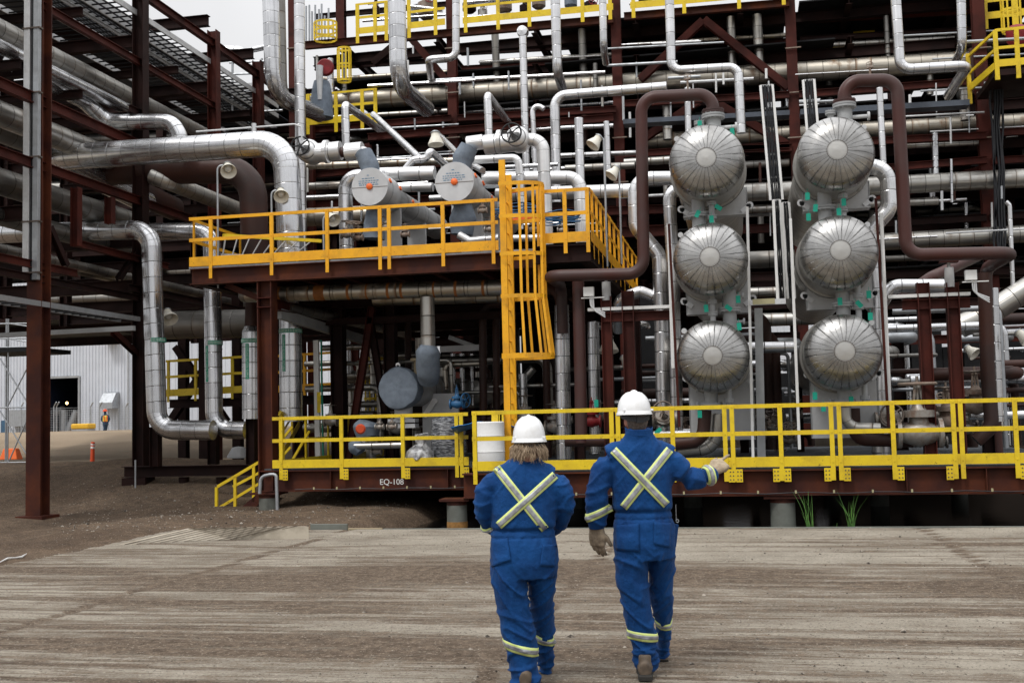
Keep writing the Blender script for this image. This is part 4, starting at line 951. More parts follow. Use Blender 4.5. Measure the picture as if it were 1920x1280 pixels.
p7 = pipe('widest clad glycol pipe right of the corner column, lettered COOLING GLYCOL', [(544, 560, 24.2), (546, 790)], 42, 'aluminium', name='glycol_pipe', group='green-banded glycol pipes')
def band_and_text(px, yband, ytop, ybot, Y, wpx, dx, s):
    c = PY(px, yband, Y); r = m_of(wpx, c) / 2; t = thing('pipe_marker', 'green tape band and white lettering %s wrapped on a glycol pipe' % s, 'label', c, 'green markers on the glycol pipes')
    h = m_of(4, c); MB().cyl(c - Vector((0, 0, h)), c + Vector((0, 0, h)), r + .006, 36).build('band', 'green_tape', t)
    mb = MB()
    for i in range(22):
        q = math.pi + math.pi * (i + .5) / 22; n_ = Vector((math.cos(q), math.sin(q), 0)); mb.obox(c + n_ * (r + .008), Vector((-n_.y, n_.x, 0)) * r * .03, n_ * .002, Vector((0, 0, h * .7)))
    mb.build('arrows', 'letter_pale', t)
    a, b = PY(px + dx, ytop, Y), PY(px + dx, ybot, Y); off = a.x - c.x; yy = -math.sqrt(max(0.0001, r * r - off * off)); nrm = Vector((off, yy, 0)).normalized(); sd = Vector((-nrm.y, nrm.x, 0)) * -1
    if sd.x < 0: sd = -sd
    mid = (a + b) / 2; base = Vector((c.x, Y, mid.z)) + nrm * (r + .006); hw = m_of(3.2, c)
    MB().obox(base, sd * hw, nrm * .003, Vector((0, 0, (a.z - b.z) / 2))).build('strip', 'green_tape', t)
    L = a.z - b.z; sz = min(hw * 1.7, L / len(s) / .62)
    text_mesh(s, sz * 1.0, 'letter_pale', base + nrm * .005, (0, 0, -1), sd, 'lettering', t)
    return t
band_and_text(293, 638, 644, 712, 23.7, 35, -7, 'HEATING GLYCOL RETURN')
band_and_text(401, 643, 649, 716, 24.6, 32, -6, 'HEATING GLYCOL SUPPLY')
band_and_text(471, 639, 645, 711, 24.2, 35, 0, 'COOLING GLYCOL SUPPLY')
band_and_text(545, 621, 628, 697, 24.2, 42, -5, 'COOLING GLYCOL RETURN')

# support frame of the glycol risers
T6 = thing('pipe_support', 'low dark steel beam and posts under the glycol pipe elbows', 'pipe support', (PY(350, 880, 24).x, 24, 0))
a, b = PY(233, 884, 24.0), PY(487, 880, 24.0); MB().ibeam(a, b, .24, .26).build('beam', 'dark_steel', T6)
MB().box((a.x + .02, 23.85, -.1), (a.x + .62, 24.3, a.z - .14)).build('footing', 'dark_steel', T6)
for px in (345, 415, 470): p = PY(px, 890, 24.1); MB().cyl((p.x, 24.1, -.3), (p.x, 24.1, p.z - .05), .12, 16).build('post', 'dark_steel', T6)
for (px, pt, Y) in ((292, 800, 23.8), (400, 800, 24.4), (472, 785, 24.2)): p = PY(px, pt, Y); MB().ibeam((p.x, Y, a.z + .12), (p.x, Y, p.z), .21, .21, up=Vector((1, 0, 0))).build('post', 'dark_steel', T6)
p = PY(254, 862, 23.7); tag(MB().cyl((p.x, 23.7, -.1), (p.x, 23.7, p.z), .02, 10).build('conduit', 'galvanised'), 'thin grey conduit stub standing at the left end of the low beam', 'conduit')
# tray and level beam under the rack
def ytray(label, px, py, X, pxe, wd, hh=.10, mat='light_galvanised', rung=True, cables=0, ys=15.0):
    a = PX(px, py, X); b = PX(pxe, py, X); L = b.y - ys; t = thing('cable_tray', label, 'cable tray', (X, ys, a.z), 'cable trays of the left rack')
    for k in (0, 1): MB().box((X - wd * k - .015, ys, a.z - hh / 2), (X - wd * k + .015, b.y, a.z + hh / 2)).build('side_rail', mat, t)
    mb = MB(); n_ = int(L / .30)
    for i in range(n_): y = ys + i * .30; mb.box((X - wd, y, a.z - .04), (X, y + .045, a.z - .015))
    mb.build('rungs', 'dark_grating' if mat != 'tan_tray' else mat, t)
    for i in range(cables):
        x = X - wd * (i + .5) / cables; MB().tube([(x + random.uniform(-.02, .02), ys + j * L / 8, a.z + .02) for j in range(9)], .022, 8).build('cable', 'black_cable', t)
    return t
paint('tan_tray', (0.18, 0.15, 0.10), .6, metal=.2)
ytray('highest outer cable tray beneath the left rack roof line', 250, 20, XC - .1, 520, .72, cables=3, hh=.14)
ytray('second cable tray from the outside, high in the left rack', 250, 44, XC - .85, 520, .62, cables=5, hh=.14)
ytray('third cable tray from the outside, high in the left rack', 250, 79, XC - 1.5, 520, .62, cables=7, hh=.14)
ytray('innermost cable tray with brown rungs, high in the left rack', 250, 115, XC - 2.15, 520, .9, cables=0, mat='light_galvanised', hh=.14)
ytray('grey cable tray low in the left rack, passing behind the nearest column', 100, 573, XC + .15, 262, .5, hh=.11, mat='galvanised')
a, b = PY(-40, 631, 22.8), PY(252, 615, 22.8)
o = MB().bar(a, b, .1, .105).build('level_strut', 'grey_paint'); tag(o, 'grey level strut spanning behind the nearest rack column above the white building', 'strut')
q = a.lerp(b, .45); MB().bar(q, a.lerp(b, .475), .106, .112).build('yellow_band', 'pale_yellow_paint', o)

# red-brown steel ring pipe behind, below the slim pipe
pipe('fat dark ribbed pipe lying behind the glycol risers under the platform', [(300, 610, 27.5), (470, 606)], 52, 'dull_aluminium', name='clad_pipe')
# ================================================================ rear process structure
YR = 36.0
T7 = thing('rear_structure', 'tall rear steel structure of maroon columns and beams filling the background', 'structure', (0, YR, 0))
def rcol(px0, px1, wpx, Y=YR, ptop=-60, pbot=None, mat='maroon_steel', py=150):
    a = PY(px0, 0, Y); b = PY(px1, 213, Y); wd = m_of(wpx, b); x = b.x; zt_ = PY(px0, ptop, Y).z; zb2 = -.8 if pbot is None else PY(px1, pbot, Y).z
    dx = (a.x - b.x) / (a.z - b.z)
    return MB().ibeam((x + dx * 0, Y, zb2), (x, Y, zt_), wd * .9, wd, up=Vector((0, 1, 0)), tf=wd * .12, tw=wd * .1).build('column', mat, T7)
for a, b, w_ in ((552, 556, 22), (844, 850, 17), (1152, 1160, 18), (1480, 1489, 19), (1828, 1843, 22)): rcol(a, b, w_)
for a, b, w_ in ((640, 642, 16),): rcol(a, b, w_, Y=44, pbot=80)
def rbeam(x0, y0, x1, y1, wpx, Y=YR - .25, mat='maroon_steel'):
    a, b = PY(x0, y0, Y), PY(x1, y1, Y); h = m_of(wpx, a); return MB().ibeam(a, b, h, h * .7).build('beam', mat, T7)
rbeam(572, 86, 1150, 28 + 9, 14, mat='rusty_beam'); rbeam(1170, 32, 1480, 6, 14, mat='rusty_beam')
rbeam(560, 246, 700, 236, 12); rbeam(678, 236, 846, 222, 12); rbeam(690, 258, 1150, 221, 13, Y=32); rbeam(690, 270, 700, 400, 14, Y=32)
rbeam(858, 222, 1155, 205, 12); rbeam(1170, 195, 1480, 178, 12); rbeam(1498, 178, 1835, 152, 13)
rbeam(1170, 290, 1480, 272, 12); rbeam(1380, 280, 1485, 277, 14); rbeam(1500, 272, 1850, 254, 13); rbeam(1660, 315, 1850, 300, 13); rbeam(1860, 250, 1960, 244, 13); rbeam(1860, 302, 1960, 296, 13)
rbeam(1640, 420, 1850, 408, 13, mat='dark_steel'); rbeam(1855, 408, 1960, 400, 11, mat='dark_steel'); rbeam(1640, 516, 1960, 505, 14, mat='dark_steel')
rbeam(700, 315, 900, 300, 16); rbeam(565, 330, 700, 318, 12); rbeam(570, 388, 960, 372, 22, mat='maroon_steel'); rbeam(1020, 400, 1260, 392, 16); rbeam(1060, 440, 1260, 432, 20)
rbeam(1390, 365, 1490, 362, 12); rbeam(1390, 395, 1500, 392, 10); rbeam(1390, 430, 1490, 427, 16); rbeam(1390, 520, 1500, 517, 16, mat='dark_steel'); rbeam(1390, 570, 1500, 568, 20, mat='dark_steel')
rbeam(590, 32, 840, 8, 9, Y=44, mat='dark_steel')
for (x0, y0, x1, y1) in ((1200, 150, 1318, 40), (1320, 38, 1478, 165), (1205, 262, 1310, 190), (1345, 195, 1490, 280), (1600, 390, 1835, 320), (700, 120, 760, 70), (760, 60, 845, 160)):
    MB().ibeam(PY(x0, y0, YR + .4), PY(x1, y1, YR + .4), .26, .24, up=Vector((0, 1, 0))).build('brace', 'maroon_steel' if x0 != 700 else 'dark_steel', T7)
# floors and deeper frames: dark decks with missing panels
rd = random.Random(11)
XA, XB = xat(560, 200, YR), 26.0
lv = [PY(1160, p, YR).z for p in (22, 95, 165, 215, 285, 345, 430, 520)]
for i, z in enumerate(lv):
    for k, (ya, yb) in enumerate(((36.6, 41.5), (41.8, 47.2), (47.5, 54))):
        x = XA + rd.uniform(0, 1)
        while x < XB:
            L = rd.uniform(4, 11)
            if rd.random() < (.72 if i < 4 else .85): MB().box((x, ya, z - .05 + .01 * k), (min(XB, x + L), yb, z + .01 * k)).build('floor_plate', 'dark_grating', T7)
            x += L + rd.uniform(.2, 1.2)
    for y in (37.5, 40.6, 44.6, 49.2, 54):
        MB().ibeam((XA, y, z - .25), (XB, y, z - .25), .34, .24).build('beam', 'dark_steel', T7)
    for x in [XA + 1.5 + j * 3.4 for j in range(11)]: MB().ibeam((x, 36.3, z - .22), (x, 54, z - .22), .26, .2).build('cross_beam', 'dark_steel', T7)
for y in (42, 48, 54):
    for j in range(9): x = XA + .6 + j * 4.1 + rd.uniform(-.4, .4); MB().ibeam((x, y, -.8), (x, y, lv[0]), .3, .3).build('inner_column', 'dark_steel', T7)
# flat dark sheets, added far inside, stand in for deep shade in the lower bays
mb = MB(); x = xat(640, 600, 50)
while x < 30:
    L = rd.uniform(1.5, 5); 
    if rd.random() < .80: MB().box((x, 50 + rd.uniform(0, 1), -.7), (x + L, 51.5, PY(1160, rd.choice((300, 420, 460, 520)), 50).z)).build('dark_backing', 'dark_grating', T7)
    x += L + rd.uniform(0, .5)

# pipes and equipment deep inside
gi = 'dim pipes deep inside the rear structure'
for i in range(46):
    Y = rd.uniform(38, 48); z = rd.choice(lv[1:]) + rd.uniform(.25, 1.3); x0 = rd.uniform(XA, XB - 8); L = rd.uniform(4, 15); r = rd.choice((.08, .12, .17, .24))
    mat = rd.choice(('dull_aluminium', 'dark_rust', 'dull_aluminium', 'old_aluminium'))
    if rd.random() < .6: P = [Vector((x0, Y, z)), Vector((x0 + L, Y, z))] + ([Vector((x0 + L, Y, z - rd.uniform(1, 3)))] if rd.random() < .5 else [])
    else: P = [Vector((x0, Y, z)), Vector((x0, Y, z - rd.uniform(2, 5)))]
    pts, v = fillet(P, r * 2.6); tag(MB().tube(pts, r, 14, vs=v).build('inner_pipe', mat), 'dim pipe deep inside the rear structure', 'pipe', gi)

gh = 'long level clad pipes of the rear structure'
def hpipe(label, x0, y0, x1, y1, wpx, Y, mat='old_aluminium', bands=()): return pipe(label, [(x0, y0, Y), (x1, y1)], wpx, mat, group=gh, name='header_pipe', n=28)
hpipe('longest weathered header pipe crossing high behind all columns', 585, 193, 1845, 114, 35, YR + .9, 'rusty_aluminium')
hpipe('weathered header pipe passing behind the top exchanger domes', 1205, 266, 1960, 226, 30, YR + .9, 'rusty_aluminium')
hpipe('clad header pipe behind the right brown loop, level with its middle', 1385, 362, 1960, 332, 34, YR - 1.0, 'old_aluminium')
hpipe('clad header pipe just above the white strip tray at far right', 1630, 455, 1960, 436, 32, YR - 1.0, 'old_aluminium')
hpipe('slimmer clad header pipe under the middle right one', 1385, 393, 1760, 377, 15, YR - .8, 'old_aluminium')
hpipe('slim tan pipe behind the two horizontal exchangers', 565, 312, 940, 298, 13, 31, 'rusty_aluminium')
hpipe('dull header pipe half hidden behind the amber rail', 565, 408, 700, 402, 34, 31, 'rusty_aluminium')
hpipe('slim clad pipe behind the nozzle of the left exchanger stack', 930, 246, 1150, 236, 9, YR - .5, 'aluminium')
hpipe('slim white pipe crossing behind the tall brown loop', 1050, 292, 1200, 286, 9, YR - 2, 'bright_aluminium')
hpipe('clad header pipe behind the right rail end, low', 1390, 600, 1560, 596, 24, 33, 'old_aluminium')

gv = 'clad risers in front of the rear structure'
Yv = 33.0
def riser(label, spec, w_, mat='aluminium', bend=1.2): return pipe(label, spec, w_, mat, bend, name='riser_pipe', group=gv)
riser('thick bright riser at the sky gap, sweeping right at its foot', [(506, -40, 31.0), (513, 180), (600, 215, 33.5)], 31, 'aluminium', 1.5)
riser('second riser close behind the thick one at the sky gap', [(522, -40, 32.0), (527, 190), (600, 205, 35)], 24, 'dull_aluminium', 1.3)
riser('slim straight bright riser beside the leftmost rear column', [(561, -40, 30.5), (563, 262), (566, 480)], 20, 'bright_aluminium')
riser('thick riser ending in a wire-caged elbow above the left exchanger', [(743, -40, 30.5), (748, 160), (800, 205, 33.5)], 33, 'aluminium', 1.3)
riser('slim riser jogging left left of the second rear column', [(855, -40, 32.5), (855, 108), (804, 112), (808, 150, 35)], 14, 'bright_aluminium', 1.0)
cr = riser('slim white riser with a round capped top right of the second column', [(980, 60, 31.5), (987, 330)], 14, 'bright_aluminium')
MB().lathe(PY(980, 60, 31.5), (0, -1, 0), [(-.12, .001), (-.12, .16), (.0, .17), (.12, .15), (.14, .001)], 20).build('cap', 'bright_aluminium', cr)

riser('riser right of the capped one, ending in a wired elbow', [(1040, -40, 31.5), (1045, 135), (1056, 170, 33.5)], 18, 'bright_aluminium', 1.0)
riser('short slim riser hanging left of the third rear column', [(1129, -40, 33), (1132, 90), (1136, 118, 35)], 14, 'bright_aluminium', 1.0)
riser('riser stepping right above the tall brown loop, then down', [(1254, -40, 31.5), (1259, 133), (1384, 126), (1390, 250)], 17, 'bright_aluminium', 1.1)
riser('riser at right turning level beside the yellow balcony', [(1677, -40, 32.0), (1688, 131), (1815, 123), Vector(PY(1815, 123, 32) + Vector((0, 3, 0)))], 19, 'bright_aluminium', 1.1)
riser('short riser left of the yellow balcony column', [(1801, -40, 32.5), (1804, 92), (1790, 118, 35.5)], 17, 'aluminium', 1.0)
riser('long white pipe running level then dropping behind the ladder cage', [(1250, 163, 30.0), (1040, 180), (1044, 380)], 19, 'bright_aluminium', 1.2)
riser('straight white riser right of the long level pipe', [(1085, 222, 27.0), (1092, 480)], 17, 'bright_aluminium')
riser('slim riser behind the handwheel, with a bent head', [(1020, 205, 30.5), (998, 190), (1004, 330)], 10, 'bright_aluminium', 1.0)
riser('slim pipe rising from the right valve, its arm slanting down right', [(957, 236, 33), (914, 178, 28.5), (917, 258)], 13, 'bright_aluminium', .8)
riser('slim pipe rising from the left valve, its arm slanting down right', [(718, 248, 33), (647, 196, 28.0), (649, 272)], 13, 'bright_aluminium', .8)
riser('slim white pipe left of the left brown loop with a round head', [(1137, 228, 29.5), (1141, 330)], 11, 'bright_aluminium')
riser('slim white riser rising behind the top left dome', [(1289, 165, 31), (1291, 260)], 12, 'bright_aluminium')
riser('slim white riser in front of the right brown loop crown', [(1649, 165, 31), (1652, 225), (1657, 320)], 12, 'bright_aluminium')
riser('thick diagonal clad pipe rising to the frame edge at far right', [(1800, 612, 27), (1850, 590), (1960, 520)], 44, 'old_aluminium', .6)
riser('dim riser between beams right of the second rear column', [(928, 62, 37), (932, 160)], 14, 'dull_aluminium')
riser('dim riser between beams beside the wired elbow', [(1091, 55, 37), (1095, 150)], 15, 'dull_aluminium')
riser('dim riser left of the fourth rear column', [(1370, 32, 37), (1374, 128)], 16, 'old_aluminium')
riser('dim riser touching the fourth rear column', [(1419, 28, 37), (1424, 124)], 18, 'old_aluminium')
riser('dim riser in the right upper bay', [(1661, 30, 37.5), (1665, 110)], 10, 'dull_aluminium')
riser('short fat riser below the long header, between brace and loop', [(1250, 195, 36), (1252, 262)], 17, 'old_aluminium')
riser('short fat riser below the long header, right of the right loop', [(1806, 155, 36), (1810, 226)], 18, 'old_aluminium')
riser('clad pipe dropping from a bent head at far right', [(1886, 378, 27), (1893, 385), (1900, 560)], 8, 'bright_aluminium', .8)

# top walkways with yellow rails
gy = 'yellow rails of the top walkway'
def wrail(label, x0, y0, x1, y1, posts, Y, H=None, mat='lemon_paint', toe=.22, low=.3):
    a, b = PY(x0, y0, Y), PY(x1, y1, Y)
    return rail(label, a, b, posts, mat, group=gy, toe=toe, low=low, ph=.09, pw=.12)
wrail('yellow walkway rail at the sky gap, left of the thick riser', 668, 66, 728, 60, [.05, .6, .95], YR - .6)
wrail('yellow walkway rail between the thick riser and second rear column', 764, 56, 835, 48, [.05, .75], YR - .6)
wrail('yellow walkway rail between the second and third rear columns', 868, 46, 1150, 20, [.02, .24, .45, .62, .8, .98], YR - .6)
wrail('yellow walkway rail between the third and fourth rear columns', 1182, 18, 1475, -8, [.02, .35, .7, .98], YR - .6)
wrail('small yellow balcony rail left of the thick riser, below the walkway', 577, 236, 706, 225, [.01, .42, .80, .99], YR - 1.0)
t_ = thing('balcony', 'yellow railed balcony with red equipment at the upper right frame edge', 'balcony', PY(1840, 135, 33.0))
a, b = PY(1836, 130, 33.0), PY(1960, 119, 33.0)
MB().box((a.x + .4, 33.0, a.z - .22), (b.x, 35.5, a.z - .05)).build('floor', 'dark_steel', t_)
for dz, hh in ((1.07, .08), (.56, .08), (.12, .2)):
    MB().bar(a + Vector((.5, 0, dz)), b + Vector((.5, 0, dz)), .05, hh).bar(a + Vector((0, 1.5, dz - .25)), a + Vector((.5, 0, dz)), .05, hh).build('rail', 'lemon_paint', t_)
for f in (.04, .36, .7): p = a.lerp(b, f) + Vector((.4, -.03, 0)); MB().box((p.x - .06, p.y, p.z - .35), (p.x + .06, p.y + .06, p.z + 1.07)).build('post', 'lemon_paint', t_)
MB().box((a.x - .05, 34.4, a.z - .6), (a.x + .06, 34.5, a.z + .9)).build('post', 'lemon_paint', t_)
p = PY(1906, 56, 34.6); tag(MB().lathe(p, (0, 0, 1), [(-.5, .001), (-.5, .2), (-.3, .3), (0, .3), (.1, .2), (.12, .001)], 24).build('red_drum', 'red_paint'), 'red round equipment on the balcony at the upper right', 'drum')
wrail('yellow guard rail high in the upper right corner of the frame', 1846, 38, 1960, 26, [.02, .5, .9], 36.5)
# ladder cages up there
def mini_cage(label, px, y0, y1, Y, wpx):
    a, b = PY(px, y0, Y), PY(px + 1, y1, Y); wd = m_of(wpx, a) / 2; t = thing('cage_ladder', label, 'ladder', b)
    n_ = max(2, int((a.z - b.z) / .75))
    for i in range(n_ + 1):
        z = b.z + (a.z - b.z) * i / n_; pts = [Vector((a.x + math.cos(q) * wd, Y + math.sin(q) * wd * .8, z)) for q in [math.pi * 2 * k / 14 for k in range(15)]]
        mb = MB(); [mb.bar(u_, v_, .012, .07) for u_, v_ in zip(pts, pts[1:])]; mb.build('cage_hoop', 'lemon_paint', t)
    for k in range(7): q = -math.pi * k / 6; c = Vector((a.x + math.cos(q) * wd, Y + math.sin(q) * wd * .8, 0)); MB().bar(c + Vector((0, 0, b.z)), c + Vector((0, 0, a.z)), .05, .012).build('cage_strap', 'lemon_paint', t)
mini_cage('small yellow caged ladder beside the red wheel at the upper left', 645, 92, 152, 35, 26)
mini_cage('yellow cage top at the sky gap above the walkway beam', 610, 44, 74, 35.4, 44)
mini_cage('yellow caged ladder at the upper right frame corner', 1893, -20, 60, 35.2, 34)
# red wheel equipment
p = PY(610, 127, 33.5)
o = MB().lathe(p, (0.25, -1, 0), [(-.10, .001), (-.10, .24), (-.04, .28), (.04, .28), (.10, .24), (.10, .001)], 28).build('actuator', 'red_paint'); tag(o, 'red disc-shaped valve actuator on the small balcony at upper left', 'valve actuator')
MB().cyl(p + Vector((-.12, -.2, 0)), p + Vector((-.12, -.2, -1.1)), .12, 12, r2=.07).build('stem', 'light_galvanised', o)
q = PY(603, 170, 33.6); blanket('grey-blue padded valve cover standing on the small balcony at upper left', [q + Vector((0, 0, .3)), q, q - Vector((0, 0, .9))], [.24, .32, .36], seed=8)
for i, (px, y1, y0) in enumerate(((574, 12, 82), (580, 10, 80), (585, 22, 80), (591, 10, 78), (598, 18, 76), (603, 8, 74), (609, 30, 76), (616, 16, 74), (624, 40, 76))):
    tag(MB().cyl(PY(px, y1, 40), PY(px, y0, 40), .04, 8).build('scaffold_tube', 'galvanised'), 'thin upright scaffold tube against the sky gap', 'scaffold tube', 'scaffold tubes against the sky gap')
# scaffold at the far left of the rear
t_ = thing('scaffold', 'grey tube scaffold hanging beside the thick riser near the rack end', 'scaffold', PY(440, 210, 33.0))
for px in (436, 491): MB().cyl(PY(px, 110, 33), PY(px, 216, 33), .04, 8).build('tube', 'galvanised', t_)
for (y0, y1) in ((118, 114), (140, 136), (212, 207)): MB().cyl(PY(430, y0, 33), PY(530, y1, 33), .035, 8).build('tube', 'galvanised', t_)
MB().bar(PY(418, 165, 33), PY(490, 161, 33), .3, .13).build('plank', 'light_galvanised', t_)
pipe('clad pipe curling behind the scaffold to the thick riser', [(400, 92, 34), (452, 95), (465, 118), (490, 132), (520, 140)], 16, 'bright_aluminium', .9, name='clad_pipe')
pipe('clad cross pipe joining the thick riser from the left at top', [(455, 98, 33), (500, 88)], 11, 'aluminium', name='clad_pipe')
# ================================================================ floodlights
def floodlight(label, px, py, wpx, Y, ang=-1.0, tilt=-.5, pole=None, g='bell floodlights'):
    """ang: direction the bell opens, in the picture plane (radians from +X); pole: (px, py) of the pole foot"""
    c = PY(px, py, Y); r = m_of(wpx, c) / 2 * .88; d = Vector((math.cos(ang), tilt, math.sin(ang))).normalized(); t = thing('floodlight', label, 'floodlight', c, g)
    MB().lathe(c, d, [(-r * 1.1, .001), (-r * 1.1, r * .5), (-r * .5, r * .56), (-r * .45, r * .6), (r * .35, r * .98), (r * .55, r * 1.0), (r * .52, r * .94), (-r * .35, r * .52)], 28).build('bell', 'lamp_enamel', t)
    MB().lathe(c, d, [(-r * .35, r * .5), (0, r * .42), (r * .18, r * .22), (r * .22, .001)], 20).build('lens', 'lamp_glass', t)
    q = c - d * r * .85
    MB().lathe(c - d * r * 1.0, -d, [(-.0, r * .62), (r * .08, r * .62), (r * .1, r * .45), (r * .25, r * .40), (r * .27, .001)], 20).build('housing', 'galvanised', t)
    if pole:
        f = PY(pole[0], pole[1], Y + .05); top = Vector((f.x, Y + .05, q.z + .05))
        pts, v = fillet([f, top, q], .1); MB().tube(pts, .022, 10).build('pole', 'galvanised', t)
    return t
floodlight('cream bell floodlight on a thin pole, highest above the left amber rail corner', 428, 318, 34, 22.3, -1.0, -.9, (409, 540))
floodlight('cream bell floodlight on a short pole beside the bright elbow', 527, 365, 32, 22.6, -1.1, -.9, (510, 480))
floodlight('cream bell floodlight pointing straight down above the right horizontal exchanger', 817, 264, 34, 24.4, -1.5, -.1)
floodlight('cream bell floodlight half hidden behind the amber rail between two posts', 624, 410, 30, 23.0, -.75, -.6, (607, 470))
floodlight('upper of two cream floodlights on poles at the right amber side rail', 1115, 268, 32, 22.4, -2.2, -.3, (1139, 500))
floodlight('lower of two cream floodlights on poles at the right amber side rail', 1149, 325, 30, 23.4, -2.2, -.3, (1166, 495))
floodlight('cream floodlight peeping out behind the left lettered glycol pipe', 317, 594, 34, 24.6, -.9, -.5)
floodlight('cream floodlight hanging behind the maroon column above the man', 1141, 650, 42, 24.0, -1.5, -.2)
floodlight('cream floodlight turned right, just right of the maroon column', 1174, 678, 26, 26, -.9, -.4)
floodlight('cream floodlight at far right beneath the diagonal clad pipe', 1823, 660, 30, 25, -.8, -.5)
floodlight('cream floodlight cut by the right frame edge', 1921, 632, 34, 23, -.8, -.5)
floodlight('dim cream floodlight by the brace under the upper platform', 678, 690, 30, 27, -.9, -.5)

# ================================================================ valves and fittings
def handwheel(c, ax, r, parent, mat='bolt', sp=5):
    a, d, u = frame_of(ax); c = Vector(c)
    pts = [c + (a * math.cos(q) + u * math.sin(q)) * r for q in [math.pi * 2 * k / 24 for k in range(25)]]
    mb = MB().tube(pts, r * .09, 8, caps=False); mb.cyl(c - d * r * .12, c + d * r * .12, r * .2, 12)
    for k in range(sp): q = math.pi * 2 * k / sp; mb.bar(c, c + (a * math.cos(q) + u * math.sin(q)) * r, r * .12, r * .12, d)
    return mb.build('handwheel', mat, parent)
def valve(label, px, py, s, Y, mat='weathered_grey_valve', axis=(1, 0, 0), up=(0, 0, 1), wheelmat='bolt', wheel=True, g=None):
    c = PY(px, py, Y); ax = Vector(axis).normalized(); u = Vector(up).normalized(); t = thing('valve', label, 'valve', c, g)
    MB().lathe(c - ax * s * 1.1, ax, [(0, .001), (0, s * .75), (s * .2, s * .75), (s * .22, s * .42), (s * .6, s * .55), (s * 1.1, s * .72), (s * 1.6, s * .55), (s * 1.98, s * .42), (s * 2.0, s * .75), (s * 2.2, s * .75), (s * 2.2, .001)], 28).build('body', mat, t)
    MB().lathe(c + u * s * .3, u, [(0, s * .55), (s * .5, s * .45), (s * .52, s * .8), (s * .68, s * .8), (s * .70, s * .8), (s * .86, s * .8), (s * .88, s * .4), (s * 1.2, s * .25), (s * 1.22, .001)], 24).build('bonnet', mat, t)
    a, d, uu = frame_of(u); MB().bar(c + u * s * 1.3 + a * s * .25, c + u * s * 2.4 + a * s * .12, s * .12, s * .15, d).bar(c + u * s * 1.3 - a * s * .25, c + u * s * 2.4 - a * s * .12, s * .12, s * .15, d).cyl(c + u * s * 1.3, c + u * s * 2.9, s * .08, 10).cyl(c + u * s * 2.3, c + u * s * 2.5, s * .22, 12).build('yoke', mat, t)
    if wheel: handwheel(c + u * s * 2.5, u, s * .9, t, wheelmat)
    return t
valve('big grey flanged gate valve on the deck behind the yellow rail, with brown flat wheel', 1724, 812, .36, 21.6, wheelmat='brown_grey_valve')
valve('dirty beige gate valve standing right of the big grey one', 1776, 792, .26, 22.2, 'brown_grey_valve')
valve('brown gate valve with a flat wheel at far right behind the upright brown pipe', 1830, 760, .26, 23.0, 'brown_grey_valve')
valve('dark valve with an upright wheel below the right stack', 1666, 788, .22, 22.0, 'weathered_grey_valve', up=(0, -1, .2))
valve('dark valve with an upright wheel between the man and the left stack', 1247, 786, .22, 22.2, 'weathered_grey_valve', up=(0, -1, .3))
valve('red gate valve on a thin stem behind the rail, between the brown pipe and column', 1110, 790, .17, 22.6, 'red_paint', wheel=False)
valve('light blue valve with a side wheel right of the blue-grey vessel', 857, 757, .14, 23.2, 'blue_paint', up=(0, 0, 1), wheelmat='blue_paint', wheel=False)
tmp = thing('side_operator', 'light blue upright handwheel right of the blue valve', 'wheel', PY(873, 750, 23.2)); handwheel(PY(873, 750, 23.2), (1, -.5, 0), .15, tmp, 'blue_paint')
for i, (px, py, lb) in enumerate(((940, 575, 0), )): pass
# the two handwheel valves on the platform pipework
def drum_valve(label, px, py, Y, s, right=1):
    c = PY(px, py, Y); t = thing('platform_valve', label, 'valve', c, 'white clad valves above the upper platform')
    MB().lathe(c + Vector((0, .5, 0)), (0, -1, 0), [(0, .001), (0, s * .95), (.35, s * 1.0), (.45, s * .8), (.5, s * .4), (.5, .001)], 30).build('bonnet_cover', 'white_aluminium', t)
    handwheel(c + Vector((-.06, -.18, .04)), (0, -1, .1), s * .80, t, 'black'); MB().cyl(c + Vector((-.06, -.2, .04)), c + Vector((-.06, .1, .02)), s * .16, 12).build('stem', 'galvanised', t)
    d = Vector((1, 0, .03)) * right
    MB().cyl(c + Vector((0, .25, -.05)), c + Vector((0, .25, -.05)) + d * .75, s * .80, 26).build('body_cover', 'white_aluminium', t)
    MB().lathe(c + Vector((.35 * right, .25, -.03)), (right, 0, 0), [(0, s * .8), (.02, s * .98), (.1, s * .98), (.12, s * .8)], 26).build('flange_cover', 'white_aluminium', t)
    return t
drum_valve('white clad valve with black spoked handwheel beside the big bright elbow', 573, 280, 23.6, .27)
drum_valve('white clad valve with black spoked handwheel above the ladder top', 967, 256, 23.6, .27, -1)
pipe('short scaly brown spool right of the left handwheel valve', [(608, 288, 23.85), (650, 285)], 19, 'dark_rust', name='spool', cat='pipe')
pipe('fat white clad drum between brown spool and left nozzle wrap', [(649, 286, 23.85), (680, 283)], 34, 'white_aluminium', name='clad_drum', cat='pipe')
pipe('white clad bend entering the left nozzle wrap', [(672, 282, 23.85), (690, 287), (694, 305)], 19, 'white_aluminium', .8, name='clad_pipe')
pipe('fat white clad drum left of the right handwheel valve', [(876, 270, 23.85), (906, 266)], 28, 'white_aluminium', name='clad_drum', cat='pipe')
pipe('white clad pipe between the right drum and handwheel valve', [(900, 267, 23.85), (950, 263)], 22, 'white_aluminium', name='clad_pipe')
pipe('white clad pipe turning from the right handwheel valve down to the platform', [(975, 262, 23.9), (1018, 262), (1026, 470)], 24, 'white_aluminium', 1.0, name='clad_pipe')
pipe('silver crinkled elbow pipe curving behind the left horizontal exchanger', [(720, 331, 24.6), (647, 331), (650, 470)], 27, 'bright_aluminium', .95, name='clad_pipe')
pipe('white clad pipe running level between the two horizontal exchangers', [(712, 327, 24.8), (815, 324)], 25, 'white_aluminium', name='clad_pipe')
